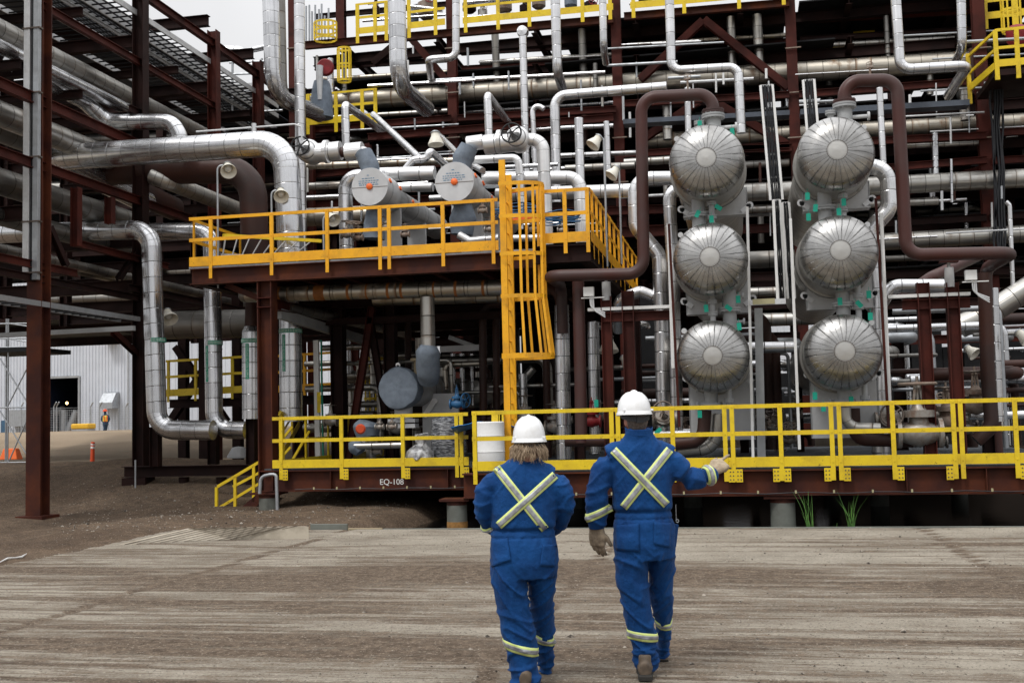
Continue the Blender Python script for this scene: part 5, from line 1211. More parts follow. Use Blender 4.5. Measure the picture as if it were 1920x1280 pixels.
pipe('slimmer white clad pipe under the level one between the exchangers', [(735, 352, 25.3), (812, 351)], 17, 'white_aluminium', name='clad_pipe')
pipe('white clad crooked pipe rising between the exchangers', [(760, 318, 25.2), (775, 300), (800, 297), (806, 283), (845, 318, 26.5)], 14, 'bright_aluminium', .7, name='clad_pipe')
pipe('white clad pipe running from the right exchanger to an elbow past the ladder', [(905, 334, 25.2), (1087, 333), (1093, 470)], 25, 'white_aluminium', 1.0, name='clad_pipe')
pipe('long white clad pipe crossing behind the amber side rail to the left stack', [(930, 366, 25.6), (1185, 357)], 25, 'white_aluminium', name='clad_pipe')
pipe('slim white clad pipe bending down left of the ladder top', [(888, 300, 25.0), (972, 296), (978, 380)], 15, 'white_aluminium', .9, name='clad_pipe')
pipe('diagonal grey clad pipe sloping down behind the left nozzle', [(700, 215, 30), (790, 300, 26)], 12, 'aluminium', name='clad_pipe')
pipe('diagonal grey clad pipe sloping down behind the ladder top', [(905, 320, 25), (870, 300, 26.5), (820, 250, 30)], 12, 'aluminium', name='clad_pipe')
pipe('low white clad pipe on the platform floor right of the left exchanger', [(860, 440, 23.6), (880, 452), (935, 446)], 15, 'white_aluminium', .7, name='clad_pipe')
pipe('low pale pipe on the platform floor behind the ladder cage', [(950, 447, 23.6), (1015, 446)], 13, 'white_aluminium', name='clad_pipe')
for i, (px, py, s) in enumerate(((650, 440, .12), (672, 446, .10), (724, 425, .09), (905, 395, .09), (918, 430, .10), (1000, 430, .11), (1055, 432, .10), (760, 440, .09))):
    valve('small dark valve on the platform floor, number %s from the left behind the amber rail' % ('first', 'second', 'third', 'sixth', 'seventh', 'eighth', 'ninth', 'fourth')[i] if False else 'small dark manifold valve on the upper platform floor', px, py, s, 23.3 + .2 * (i % 3), ('weathered_grey_valve', 'brown_grey_valve')[i % 2], g='small valves on the upper platform floor')
o = MB(); c = PY(663, 418, 23.2); tmp = thing('floor_operator', 'flat brown handwheel above the platform floor, by the silver crinkled pipe', 'wheel', c); handwheel(c, (0, 0, 1), .17, tmp, 'brown_grey_valve'); MB().cyl(c - Vector((0, 0, .3)), c, .02, 8).build('stem', 'bolt', tmp)
# blue hoses coiled at the right end
rd = random.Random(5)
for k, (px, py, lb) in enumerate(((968, 395, 'bright blue hose coil at the ladder cage, on the upper platform'), (1048, 408, 'bright blue hose coil under the white elbow, on the upper platform'))):
    c = PY(px, py, 23.2); mb = MB()
    for j in range(5):
        pts = [c + Vector((math.cos(q) * (.42 + rd.uniform(-.05, .05)), math.sin(q) * .2, .05 * j - .1 + math.sin(q * 2 + j) * .03)) for q in [math.pi * 2 * i / 20 for i in range(21)]]; mb.tube(pts, .012, 6, caps=False)
    tag(mb.build('hose_coil', 'blue_paint'), lb, 'hose')
for (y0, lb) in ((352, 'upper orange strut bar behind the ladder cage'), (405, 'lower orange strut bar behind the ladder cage')):
    tag(MB().bar(PY(956, y0 + 8, 22.2), PY(1010, y0, 22.2), .04, .06).build('strut', 'orange_plastic'), lb, 'strut')
# aluminium ladder lying behind the amber rail
t = thing('step_ladder', 'yellow and silver stepladder lying on its side behind the amber rail', 'ladder', PY(440, 445, 22.6))
a, b = PY(418, 441, 22.5), PY(603, 452, 22.5); MB().bar(a, b, .05, .07).build('side_rail', 'lemon_paint', t)
c, d = PY(415, 478, 22.5), PY(560, 484, 22.5); MB().bar(c, d, .05, .06).build('side_rail', 'light_galvanised', t)
for i in range(8): f = i / 8; p, q = a.lerp(b, f + .03), c.lerp(d, f + .02); MB().bar(p, q, .03, .02).build('step', 'light_galvanised', t)

# ================================================================ beneath the upper platform
def wrapped_vessel():
    c = PY(747, 728, 23.4); r = m_of(38, c); t = thing('wrapped_vessel', 'grey horizontal vessel with blue-grey padded end cover, on the lower deck', 'vessel', c)
    mb = MB().lathe(c, (0, -1, 0), [(-.55, r * .94), (-.3, r * 1.03), (-.05, r * 1.06), (.03, r * .99), (.06, r * .8), (.07, r * .5), (.08, r * .25), (.08, .001)], 48)
    for k, v in enumerate(mb.v): mb.v[k] = v + noise.noise_vector(v * 3.5) * .018 + noise.noise_vector(v * 13) * .014
    cv = mb.build('padded_cover', 'blue_grey_blanket', t)
    e = c + Vector((.30, 6.0, -.05)); MB().tube([c + Vector((0, .35, 0)), c + Vector((.0, 7, 0))], r * .86, 40).build('shell', 'vessel_sheet', t)
    for y in (.6, 2.2): MB().lathe(c + Vector((0, y, 0)), (0, 1, 0), [(0, r * .87), (.05, r * .89), (.1, r * .87)], 36).build('band', 'rusty_aluminium', t)
    MB().box((c.x - .32, 23.6, c.z - r - .3), (c.x + .30, 23.9, c.z - r - .22)).cyl((c.x, 23.75, c.z - r - .22), (c.x, 23.75, c.z - r * .8), .2, 16).box((c.x - .32, 23.6, c.z - r - .42), (c.x + .30, 23.9, c.z - r - .33)).build('bottom_flange', 'pale_grey_paint', t)
    MB().box((c.x + .1, 24.9, ZD), (c.x + .95, 25.0, c.z - .1)).build('saddle', 'pale_grey_paint', t)
    q = PY(814, 752, 24.8); MB().cyl(q, q + Vector((0, .04, 0)), .07, 16).bar(q, q + Vector((-.25, .02, -.35)), .04, .12).build('lifting_lug', 'white_paint', t)
    q = PY(746, 684, 23.5); MB().cyl(q, q + Vector((0, .03, 0)), .05, 14).box((q.x - .03, q.y, q.z - .2), (q.x + .03, q.y + .03, q.z)).build('lifting_lug', 'white_paint', t)
    MB().cyl((c.x + .25, 24.1, c.z + r * .7), (c.x + .25, 24.1, c.z + r + .2), .1, 16).cyl((c.x + .25, 24.1, c.z + r + .18), (c.x + .25, 24.1, c.z + r + .24), .17, 20).build('nozzle', 'pale_timber', t)
    return t
cladding('vessel_sheet', (0.38, 0.39, 0.40), .5, L=1.4, metal=.3, stain=.5)
wrapped_vessel()
p = RB = pipe('weathered clad pipe with rust bands running level under the upper platform', [(462, 553, 23.0), (960, 538)], 29, 'rusty_aluminium', name='clad_pipe', bands=((0, .1), (0, .2), (0, .35), (0, .5), (0, .7), (0, .85)))
MB().lathe(PY(462, 553, 23.0), (-1, 0, 0), [(0, m_of(14.5, PY(462, 553, 23.0))), (.12, .14), (.16, .08), (.17, .001)], 28).build('end_cap', 'dull_aluminium', p)
pipe('clad tee leg dropping from the weathered level pipe to the padded wrap', [(801, 556, 23.0), (803, 655)], 27, 'old_aluminium', name='clad_pipe')
blanket('blue-grey padded wrap on the tee leg above the grey vessel', [P4(803, 648, 23.0), P4(802, 660, 23.0), P4(803, 695, 23.2), P4(804, 712, 23.4)], [.19, .26, .26, .22], seed=9)
pipe('second weathered pipe behind the rust banded one', [(700, 562, 25.0), (960, 556)], 22, 'rusty_aluminium', name='clad_pipe')
for (px, y0, w_, Y, lb) in ((905, 572, 15, 25.5, 'dark brown pipe with bent head, left of the ladder'), (930, 585, 14, 26.2, 'second dark brown pipe with bent head, nearest the ladder'), (765, 590, 13, 27, 'dark bent pipe standing behind the grey vessel')):
    pipe(lb, [(px + 34, y0 - 2, Y), (px, y0), (px + 2, 860)], w_, 'dark_rust', 1.3, name='brown_pipe')
pipe('rust streaked clad pipe bending down behind the grey vessel', [(905, 681, 26), (834, 684), (836, 730)], 11, 'rusty_aluminium', 1.1, name='clad_pipe')
pipe('fat clad pipe upright behind the caged yellow ladder under the platform', [(687, 640, 29.5), (690, 850)], 26, 'aluminium', name='clad_pipe')
pipe('low clad pipe running level behind the yellow rail at the padded tee', [(664, 836, 23.2), (758, 834)], 12, 'old_aluminium', name='clad_pipe')
blanket('rumpled blue-grey wrap with a red disc, behind the left lemon rail', [P4(690, 790, 23.6), P4(688, 800, 23.6), P4(690, 818, 23.6)], [.20, .30, .24], seed=12)
blanket('rumpled blue-grey wrap low at the left end of the level pipe', [P4(664, 826, 23.3), P4(668, 838, 23.3), P4(676, 848, 23.3)], [.13, .18, .12], seed=14)
c = PY(676, 804, 23.1); tag(MB().lathe(c, (0.1, -1, 0), [(-.05, .001), (-.05, .10), (0, .11), (.03, .08), (.03, .001)], 24).build('red_disc', 'orange_paint'), 'orange red round handwheel disc behind the left lemon rail', 'disc')
for i, (px, py, s, lb) in enumerate(((706, 846, .10, 'small dark valve under the low level pipe'), (712, 800, .09, 'small grey valve right of the orange red disc'), (735, 800, .10, 'small pale valve behind the lemon rail, left of the plastic bag'))): valve(lb, px, py, s, 23.3, 'weathered_grey_valve')

# plastic sack, wrapped drum, white drum, tarp on the deck
m = MT('clear_plastic'); m.base(m.mix(m.ramp(m.noise(7, 5), .4, .6), (0.78, 0.79, 0.80), (0.30, 0.30, 0.31))); m.set(Roughness=.16, Alpha=.78, Specular_IOR_Level=.8); m.bump(m.noise(9, 5), 1.0, .05)
m = MT('dark_plastic_wrap'); m.base(m.mix(m.ramp(m.noise(3, 6, sc3=(3, 3, 14)), .42, .62), (0.035, 0.038, 0.045), (0.36, 0.37, 0.39))); m.set(Roughness=.18, Specular_IOR_Level=.8); m.bump(m.noise(5, 5, sc3=(1, 1, 5)), .9, .04)
c = PY(789, 850, 22.25); mb = MB()
pr = [(-.22, .001), (-.22, .22), (-.12, .30), (.02, .27), (.14, .14), (.20, .06), (.27, .09), (.38, .13), (.40, .001)]
mb.lathe(c + Vector((0, 0, .02)), (0.08, 0, 1), pr, 40)
for k, v in enumerate(mb.v): mb.v[k] = v + noise.noise_vector(v * 7) * .07 + noise.noise_vector(v * 19) * .03
tag(mb.build('plastic_sack', 'clear_plastic'), 'crumpled clear plastic sack leaning on the lemon yellow rail', 'sack')
c = PY(838, 830, 22.7); mb = MB().lathe((c.x, 22.8, ZD), (0, 0, 1), [(0, .34), (.3, .37), (.75, .36), (.92, .33), (1.0, .18), (1.02, .001)], 36)
for k, v in enumerate(mb.v): mb.v[k] = v + noise.noise_vector(v * 4) * .04 + noise.noise_vector(v * 15) * .012
tag(mb.build('wrapped_drum', 'dark_plastic_wrap'), 'tall drum wrapped in shiny plastic, right of the clear sack', 'drum')
c = PY(913, 830, 20.7); tag(MB().lathe((c.x, 20.9, ZD), (0, 0, 1), [(0, .28), (.02, .29), (.3, .29), (.31, .30), (.33, .29), (.6, .29), (.61, .30), (.63, .29), (.86, .29), (.88, .27), (.88, .001)], 32).build('white_drum', 'white_paint'), 'white ribbed drum behind the small yellow gate rail', 'drum')
c = PY(905, 785, 21.4); mb = MB(); n_ = 14
for i in range(n_ + 1):
    for j in range(6): mb.v.append(Vector((c.x - .65 + 1.3 * i / n_, 21.35 + .12 * j, c.z - .16 + .05 * math.sin(math.pi * i / n_) * 2 - .02 * j) ) + noise.noise_vector(Vector((i * .5, j * .5, 3))) * .03)
for i in range(n_):
    for j in range(5): mb.f.append([i * 6 + j, i * 6 + 6 + j, i * 6 + 7 + j, i * 6 + 1 + j]); mb.sm.append(True); mb.uv.append([(0, 0)] * 4)
o = mb.build('blue_tarp', 'blue_tarp'); sm = o.modifiers.new('solid', 'SOLIDIFY'); sm.thickness = .01; tag(o, 'bright blue tarp strip draped behind the small yellow gate rail', 'tarp')
p = PY(945, 830, 21.3); tag(MB().box((p.x - .03, 21.35, ZD), (p.x + .03, 21.4, p.z + .5)).build('blue_strap', 'blue_tarp'), 'blue strap hanging beside the ladder foot', 'strap')

# bottom piping at the stacks
pipe('rusty bare elbow under the left stack curving left behind the rail', [(1322, 768, YE + .6), (1318, 826), (1255, 832)], 24, 'dark_rust', 1.1, name='brown_pipe')
pipe('crinkled clad elbow beside the rusty elbow under the left stack', [(1344, 775, YE + .9), (1340, 838), (1270, 846)], 27, 'old_aluminium', 1.1, name='clad_pipe')
pipe('crinkled clad elbow under the right stack turning right', [(1585, 762, YE + .6), (1587, 800), (1650, 803)], 20, 'old_aluminium', 1.1, name='clad_pipe')
pipe('rusty bare elbow under the right stack, turning right to the big valve', [(1600, 765, YE + 1.1), (1602, 824), (1712, 826)], 24, 'dark_rust', 1.0, name='brown_pipe')
pipe('clad branch pipe running level behind the man toward the left stack', [(1225, 815, 22.8), (1300, 812)], 14, 'bright_aluminium', name='clad_pipe')
pipe('brown pipe tee foot at the base of the upright brown pipe behind the rail', [(1060, 826, 21.6), (1140, 826)], 22, 'dark_rust', name='brown_pipe')
for (px, w_, Y, lb) in ((1088, 17, 22.2, 'dark pedestal under the upright brown pipe'), (1060, 16, 23.2, 'dark pedestal under the clad pipe beside the ladder'), (1855, 24, 22.8, 'dark pedestal under the brown pipe foot at far right')):
    p = PY(px, 860, Y); tag(MB().ibeam((p.x, Y, ZD), (p.x, Y, p.z + .45), .2, .2, up=Vector((1, 0, 0))).build('pedestal', 'dark_steel'), lb, 'pedestal')
for (px, Y, w_) in ((1190, 24.5, 22),): p = PY(px, 600, Y); tag(colx(p.x, Y, .24, ZD, PY(px, 540, Y).z, 'dark_steel', None, 'column'), 'dark maroon column behind the white tray above the man', 'column')
for k, (px, w_) in enumerate(((1395, .2), (1500, .16), (1690, .25))):
    p = PY(px, 800, 27); o = MB().ibeam((p.x, 27, ZD), (p.x, 27, p.z + 2.2), w_, w_, up=Vector((1, 0, 0))).build('column', 'dark_steel'); tag(o, ('dark column behind the left stack foot', 'dark column behind the gap between the stacks', 'dark column right of the right stack foot')[k], 'column')
# box row and pumps that fill the deck behind the rail
rd = random.Random(21)
for i in range(46):
    px = rd.choice((rd.uniform(1020, 1160), rd.uniform(1380, 1500), rd.uniform(1640, 1900), rd.uniform(1200, 1320))); Y = rd.uniform(23.5, 28); s = rd.uniform(.08, .2)
    valve('small valve among the crowded piping behind the long lemon rail', px, rd.uniform(770, 850), s, Y, rd.choice(('weathered_grey_valve', 'brown_grey_valve', 'weathered_grey_valve')), g='small valves crowded behind the long lemon rail', wheelmat=rd.choice(('bolt', 'brown_grey_valve')), up=(0, rd.uniform(-.7, 0), 1))
for i in range(64):
    Y = rd.uniform(24, 30); x0 = rd.uniform(xat(1030, 800, Y), xat(1900, 800, Y)); z = rd.uniform(ZD + .3, ZD + 3.2); L = rd.uniform(.8, 3); r = rd.choice((.04, .06, .09, .13))
    P = [Vector((x0, Y, z)), Vector((x0 + L, Y, z))] + ([Vector((x0 + L, Y, ZD + .1))] if rd.random() < .6 else [Vector((x0 + L, Y + rd.uniform(.5, 1.5), z))])
    pts, v = fillet(P, r * 2.6); tag(MB().tube(pts, r, 14, vs=v).build('deck_pipe', rd.choice(('dull_aluminium', 'dark_rust', 'aluminium', 'galvanised', 'dark_rust'))), 'small pipe among the crowded piping behind the long lemon rail', 'pipe', 'small pipes crowded behind the long lemon rail')
for i in range(28):
    Y = rd.uniform(25.5, 30); x0 = rd.uniform(xat(560, 700, Y), xat(930, 700, Y)); z = rd.uniform(ZD + .6, ZU - 1.2); L = rd.uniform(.8, 3); r = rd.choice((.05, .08, .12))
    P = [Vector((x0, Y, z)), Vector((x0 + L, Y, z)), Vector((x0 + L, Y, z - rd.uniform(.5, 2)))]
    pts, v = fillet(P, r * 2.6); tag(MB().tube(pts, r, 14, vs=v).build('shade_pipe', rd.choice(('dull_aluminium', 'dark_rust', 'old_aluminium'))), 'small pipe in the shade beneath the upper platform', 'pipe', 'small pipes in the shade beneath the upper platform')
for i in range(9):
    Y = 25 + i * .8; z = ZD + 3.3 + (i % 3) * .25; tag(MB().ibeam((xat(540, 600, Y), Y, z), (xat(960, 600, Y), Y, z), .16, .12).build('shade_beam', 'dark_steel'), 'dark cross beam in the shade beneath the upper platform', 'beam', 'dark cross beams beneath the upper platform')

# ---------------------------------------------------------------- yellow railed platforms behind the glycol risers
rail('small yellow rail seen between the two lettered glycol pipes', PY(312, 744, 30), PY(468, 736, 30), [.03, .36, .54, .80], 'lemon_paint', group='yellow rails behind the glycol risers', toe=.2, low=.15)
rail('small yellow rail seen right of the corner column', PY(517, 737, 29.5), PY(640, 730, 29.5), [.1, .45, .9], 'amber_paint', group='yellow rails behind the glycol risers', toe=.2, low=.1)
a, b = PY(318, 757, 30.1), PY(640, 748, 30.1); o = MB().ibeam(a, b, .25, .2).build('walkway_beam', 'dark_steel'); tag(o, 'dark beam carrying the small yellow rail behind the glycol risers', 'beam')
for (x0, y0, x1, y1) in ((330, 650, 425, 790), (410, 650, 320, 790), (470, 650, 560, 760)): tag(MB().ibeam(PY(x0, y0, 31), PY(x1, y1, 31), .22, .2, up=Vector((0, 1, 0))).build('cross_brace', 'dark_steel'), 'dark diagonal brace behind the glycol risers', 'brace', 'dark diagonal braces behind the glycol risers')
for px, Y in ((345, 31.5), (385, 29.5), (447, 31.5), (520, 31.5)): p = PY(px, 900, Y); tag(MB().ibeam((p.x, Y, -.3), (p.x, Y, 6), .26, .26, up=Vector((0, 1, 0))).build('column', 'dark_steel'), 'dark column standing behind the glycol risers', 'column', 'dark columns behind the glycol risers')
t = thing('cage_ladder', 'yellow caged ladder in the shade beneath the upper platform', 'ladder', PY(700, 780, 28.5))
for y in (672, 709, 747, 758): p = PY(702, y, 28.5); pts = [p + Vector((math.cos(q) * .28, math.sin(q) * .25, 0)) for q in [2 * math.pi * k / 14 for k in range(15)]]; mb = MB(); [mb.bar(u_, v_, .012, .06) for u_, v_ in zip(pts, pts[1:])]; mb.build('cage_hoop', 'lemon_paint', t)
for dx in (-.26, -.14, .02, .16, .27): MB().bar(PY(702, 670, 28.3) + Vector((dx, 0, 0)), PY(704, 800, 28.3) + Vector((dx, 0, 0)), .04, .012).build('cage_strap', 'lemon_paint', t)
t = thing('tray_post', 'white upright tray with a yellow notice, right of the widest glycol pipe', 'tray', PY(598, 700, 24.8))
a, b = PY(593, 638, 24.8), PY(597, 866, 24.8); MB().bar(a, b, .12, .10).build('tray', 'white_paint', t); p = PY(598, 754, 24.72); MB().obox(p, (.045, 0, 0), (0, .004, 0), (0, 0, .24)).build('notice', 'lemon_paint', t)
MB().bar(a + Vector((.12, 0, 0)), b + Vector((.12, 0, 0)), .03, .05).build('cable', 'green_tape', t)
rail('sloping yellow stair rail behind the left end of the lemon rail', PY(522, 868, 23.6), PY(560, 800, 27), [.1, .6], LEM, low=0)
for i, (a, b, c, d) in enumerate(((520, 835, 548, 800), (545, 868, 580, 808), (518, 868, 545, 838))): tag(MB().bar(PY(a, b, 23.4), PY(c, d, 23.4), .05, .05).build('diagonal_bar', LEM), 'yellow diagonal stair bar behind the left lemon rail', 'bar', 'yellow diagonal stair bars behind the left lemon rail')

# small bits: concrete sleeper and valve box in the yard, left
tag(MB().lathe(PY(447, 858, 30), (0, 0, 1), [(0, .32), (.05, .32), (.3, .17), (.33, .001)], 12).build('concrete_block', 'pale_grey_paint'), 'small pale concrete block behind the glycol pipe elbow', 'block')
# ================================================================ beyond the plant on the left
def corrugated(label, x0, x1, Y, z0, z1, pitch=.30, mat='white_cladding', doors=()):
    mb = MB(); n_ = int((x1 - x0) / pitch); vs = []; cuts = sorted(doors)
    xs = []
    for i in range(n_):
        x = x0 + i * pitch; xs += [(x, 0), (x + pitch * .35, 0), (x + pitch * .45, -.06), (x + pitch * .9, -.06)]
    xs.append((x1, 0))
    for (xa, ya), (xb, yb) in zip(xs, xs[1:]):
        lo = z0
        for (da, db, dz) in cuts:
            if xa >= da and xb <= db: lo = dz
        mb.add([(xa, Y + ya, lo), (xb, Y + yb, lo), (xb, Y + yb, z1), (xa, Y + ya, z1)], [(0, 1, 2, 3)])
    return mb
paint('white_cladding', (0.60, 0.63, 0.68), .45, (0.50, 0.53, 0.58), .8, scale=.15)
paint('black_blue', (0.006, 0.011, 0.028), .5); paint('blue_door', (0.05, 0.12, 0.2), .5)
paint('machine_yellow', (0.72, 0.42, 0.03), .5)
YW = 86.0
t = thing('process_hall', 'large white ribbed metal hall with a tall dark doorway beyond the yard', 'building', (PY(120, 815, YW).x, YW, 0))
zg = PY(150, 818, YW).z
d0, d1, dz = PY(88, 800, YW).x, PY(148, 800, YW).x, PY(118, 709, YW).z
corrugated('', PY(-200, 700, YW).x, PY(258, 700, YW).x, YW, zg - 1, 14.5, doors=((d0, d1, dz),)).build('wall', 'white_cladding', t)
corrugated('', PY(258, 700, YW).x, PY(720, 700, YW).x, YW, zg - 1, 10.5, pitch=.5).build('wall', 'white_cladding', t)
corrugated('', PY(1330, 600, YW).x, PY(2100, 600, YW).x, YW, 0, 13.2, pitch=.5).build('wall', 'white_cladding', t)
MB().box((-60, YW + .1, 13.8), (PY(258, 700, YW).x, YW + 30, 14.6)).build('roof', 'grey_paint', t)
MB().box((d0 - .15, YW - .15, zg), (d0, YW + .1, dz + .15)).box((d1, YW - .15, zg), (d1 + .15, YW + .1, dz + .15)).box((d0, YW - .15, dz), (d1, YW + .1, dz + .2)).build('door_frame', 'grey_paint', t)
MB().box((d0 - .2, YW + 7, zg - .5), (d1 + .2, YW + 7.2, dz + .3)).box((d0 - .2, YW + .2, zg - .5), (d0 - .1, YW + 7, dz + .3)).box((d1 + .1, YW + .2, zg - .5), (d1 + .2, YW + 7, dz + .3)).box((d0 - .2, YW + .2, dz + .2), (d1 + .2, YW + 7, dz + .3)).build('doorway_interior', 'black_blue', t)
for (x0, y0, x1, y1) in ((119, 810, 120, 768), (95, 775, 119, 768), (128, 812, 145, 770)):
    MB().tube([PY(x0, y0, YW + 1.5), PY(x1, y1, YW + 1.5)], .35, 12).build('interior_pipe', 'galvanised', t)
m = MT('warm_lamp'); m.base((1, .75, .4)); m.b.inputs['Emission Color'].default_value = (1, .62, .22, 1); m.b.inputs['Emission Strength'].default_value = 6
MB().lathe(PY(125.5, 755.5, YW + 1), (0, -1, 0), [(0, .001), (0, .13), (.06, .06), (.07, .001)], 14).build('interior_lamp', 'warm_lamp', t)
p = PY(209, 748, YW - .3); mb = MB()
q = [(-.0, 0), (-1.1, 0), (-1.1, .5), (-.5, 1.3), (0, 1.4)]
vs = [(p.x - .6, YW - .1 + y, p.z - .8 + z) for y, z in q] + [(p.x + .6, YW - .1 + y, p.z - .8 + z) for y, z in q]
mb.add(vs, [(0, 1, 2, 3, 4), (9, 8, 7, 6, 5), (1, 6, 7, 2), (2, 7, 8, 3), (3, 8, 9, 4), (0, 5, 6, 1)]); mb.build('vent_hood', 'galvanised', t)
p = PY(45, 790, YW - .3); MB().box((p.x - 1.1, YW - .9, p.z - .4), (p.x + 1.1, YW - .1, p.z + 1.0)).build('vent_hood', 'galvanised', t)
MB().box((PY(4, 800, YW).x, YW - .16, zg), (PY(17, 800, YW).x, YW - .1, PY(10, 788, YW).z)).build('door', 'blue_door', t)
for px in (222, 240): MB().cyl(PY(px, 812, YW - .2), PY(px, 600 if px == 240 else 740, YW - .2), .06, 8).build('downpipe', 'grey_paint', t)
p = PY(203, 632, YW - 1); MB().box((p.x - .6, YW - 1.2, p.z - .4), (p.x + .4, YW - .1, p.z + .4)).build('louvre', 'white_paint', t)
# chain link fence: posts with bent tops, rails and wires
YF = 80.0
t = thing('chain_link_fence', 'thin chain link fence with bent top arms in front of the white hall', 'fence', PY(150, 815, YF))
for px in (40, 101, 106, 170, 187, 236):
    b_ = PY(px, 816, YF); h = PY(px, 762, YF); MB().tube([b_, h, h + Vector((.35, -.2, .35))], .05, 8).build('post', 'galvanised', t)
mb = MB()
for i in range(12): y = 765 + i * 4.4; mb.bar(PY(20, y + 2, YF), PY(248, y - 3, YF), .018, .018)
for i in range(60): px = 20 + i * 3.8; mb.bar(PY(px, 768, YF), PY(px, 814, YF), .012, .012)
mb.build('mesh', 'galvanised', t)
# orange bollard, barrier, yellow machine
p = PY(173, 870, 41); h = (PY(173, 828, 41).z - p.z)
o = MB().lathe(p, (0.03, 0, 1), [(0, .001), (0, .16), (.05, .15), (.06, .09), (h - .02, .075), (h, .05), (h, .001)], 16).build('delineator_post', 'orange_paint'); tag(o, 'orange delineator post standing on the dirt road', 'delineator')
MB().cyl(p + Vector((.02, 0, h * .70)), p + Vector((.03, 0, h * .80)), .086, 16).cyl(p + Vector((.02, 0, h * .86)), p + Vector((.03, 0, h * .92)), .083, 16).build('reflective_band', 'white_paint', o)
p = PY(21, 861, 38); mb = MB(); w0, w1, hh = .38, .26, .42
vs = [(p.x + sx * w, 38 + sy * .2 * k, p.z + z) for z, w, k in ((0, w0, 1), (hh, w1, .6)) for sx, sy in ((-1, -1), (1, -1), (1, 1), (-1, 1))]
mb.add(vs, [(3, 2, 1, 0), (4, 5, 6, 7), (0, 1, 5, 4), (1, 2, 6, 5), (2, 3, 7, 6), (3, 0, 4, 7)])
tag(mb.build('road_barrier', 'orange_plastic', None, .03), 'orange plastic barrier block inside the scaffold at far left', 'barrier')
p = PY(149, 814, 76); t = thing('compressor', 'small machine with yellow hood and grey base by the doorway', 'machine', p)
MB().box((p.x - .7, 76, p.z), (p.x + .7, 77, p.z + .40)).build('base', 'grey_paint', t, .05); MB().box((p.x - .72, 75.95, p.z + .40), (p.x + .74, 77.05, p.z + .80)).build('hood', 'machine_yellow', t, .1)
# scaffold tower at the far left
YS = 34.0
t = thing('scaffold_tower', 'tall thin tube scaffold tower at the far left, with a plank floor', 'scaffold', PY(15, 870, YS))
zb0 = PY(15, 870, YS).z
for px in (-60, 14): 
    for dy in (0, 2.0): a = PY(px, 870, YS); MB().cyl((a.x, YS + dy, zb0), (a.x, YS + dy, PY(15, 572, YS).z), .03, 8).build('standard', 'galvanised', t)
for y in (866, 763, 650, 634, 606): a, b = PY(-60, y + 2, YS), PY(60, y, YS); MB().cyl(a, b, .026, 8).build('ledger', 'galvanised', t)
for (x0, y0, x1, y1) in ((0, 672, 56, 762), (56, 680, 14, 762), (0, 770, 56, 862), (56, 775, 16, 866), (14, 606, 56, 612), (14, 634, 56, 642)): MB().cyl(PY(x0, y0, YS), PY(x1, y1, YS), .024, 8).build('brace', 'galvanised', t)
MB().box((PY(-60, 655, YS).x, YS - .1, PY(15, 660, YS).z), (PY(62, 655, YS).x, YS + 2.2, PY(15, 652, YS).z)).build('plank_floor', 'dark_grating', t)
for x_ in (56,): MB().cyl(PY(x_, 868, YS), PY(x_, 572, YS), .03, 8).build('standard', 'galvanised', t)
# pale debris line on the dirt
mb = MB(); P = [PZ(x, y, .0) for x, y in ((0, 1052), (14, 1046), (28, 1040), (40, 1037), (50, 1030))]
for p_ in P: p_.z = gz(p_.x, p_.y) + .02
mb.tube(P, [.006, .014, .009, .016, .004], 8); tag(mb.build('plastic_strip', 'white_paint'), 'crumpled white plastic strip lying on the dirt at far left', 'litter')
# ================================================================ dark structure behind the left rack
T8 = thing('far_structure', 'dark crowded steel structure far behind the left rack and glycol risers', 'structure', (-20, 42, 0))
rd = random.Random(31); XA2, XB2 = -36.0, xat(556, 200, YR) - .3
zt8 = [PY(350, p, 42).z for p in (215, 300, 385, 465, 540, 578)]
for i, z in enumerate(zt8):
    for (ya, yb) in ((40, 46), (46.3, 53)):
        x = XA2 + rd.uniform(0, 2)
        while x < XB2 - 1:
            L = rd.uniform(5, 11); MB().box((x, ya, z - .05), (min(XB2, x + L), yb, z)).build('floor_plate', 'dark_grating', T8); x += L + rd.uniform(.1, .5)
    for y in (40, 46.2, 53): MB().ibeam((XA2, y, z - .25), (XB2, y, z - .25), .4, .25).build('beam', 'dark_steel', T8)
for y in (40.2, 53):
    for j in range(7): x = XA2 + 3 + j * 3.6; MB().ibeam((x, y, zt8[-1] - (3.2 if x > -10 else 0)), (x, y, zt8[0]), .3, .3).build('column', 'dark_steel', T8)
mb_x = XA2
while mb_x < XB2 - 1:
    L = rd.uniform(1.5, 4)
    if rd.random() < .82: MB().box((mb_x, 53.2, zt8[-1] - .3), (min(XB2, mb_x + L), 53.4, PY(350, rd.choice((225, 240, 300)), 53).z)).build('dark_backing', 'dark_grating', T8)  # dark sheets added at the back, standing in for shaded depth
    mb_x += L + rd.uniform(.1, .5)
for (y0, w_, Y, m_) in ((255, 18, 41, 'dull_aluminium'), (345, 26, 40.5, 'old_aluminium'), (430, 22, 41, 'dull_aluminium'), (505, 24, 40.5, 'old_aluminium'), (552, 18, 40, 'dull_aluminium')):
    pts = [PY(-200, y0 + 16, Y), PY(545, y0 - 3, Y)]; tag(MB().tube(pts, m_of(w_, pts[0]) / 2, 20).build('far_pipe', m_), 'dim level pipe in the dark structure behind the left rack', 'pipe', 'dim level pipes behind the left rack')
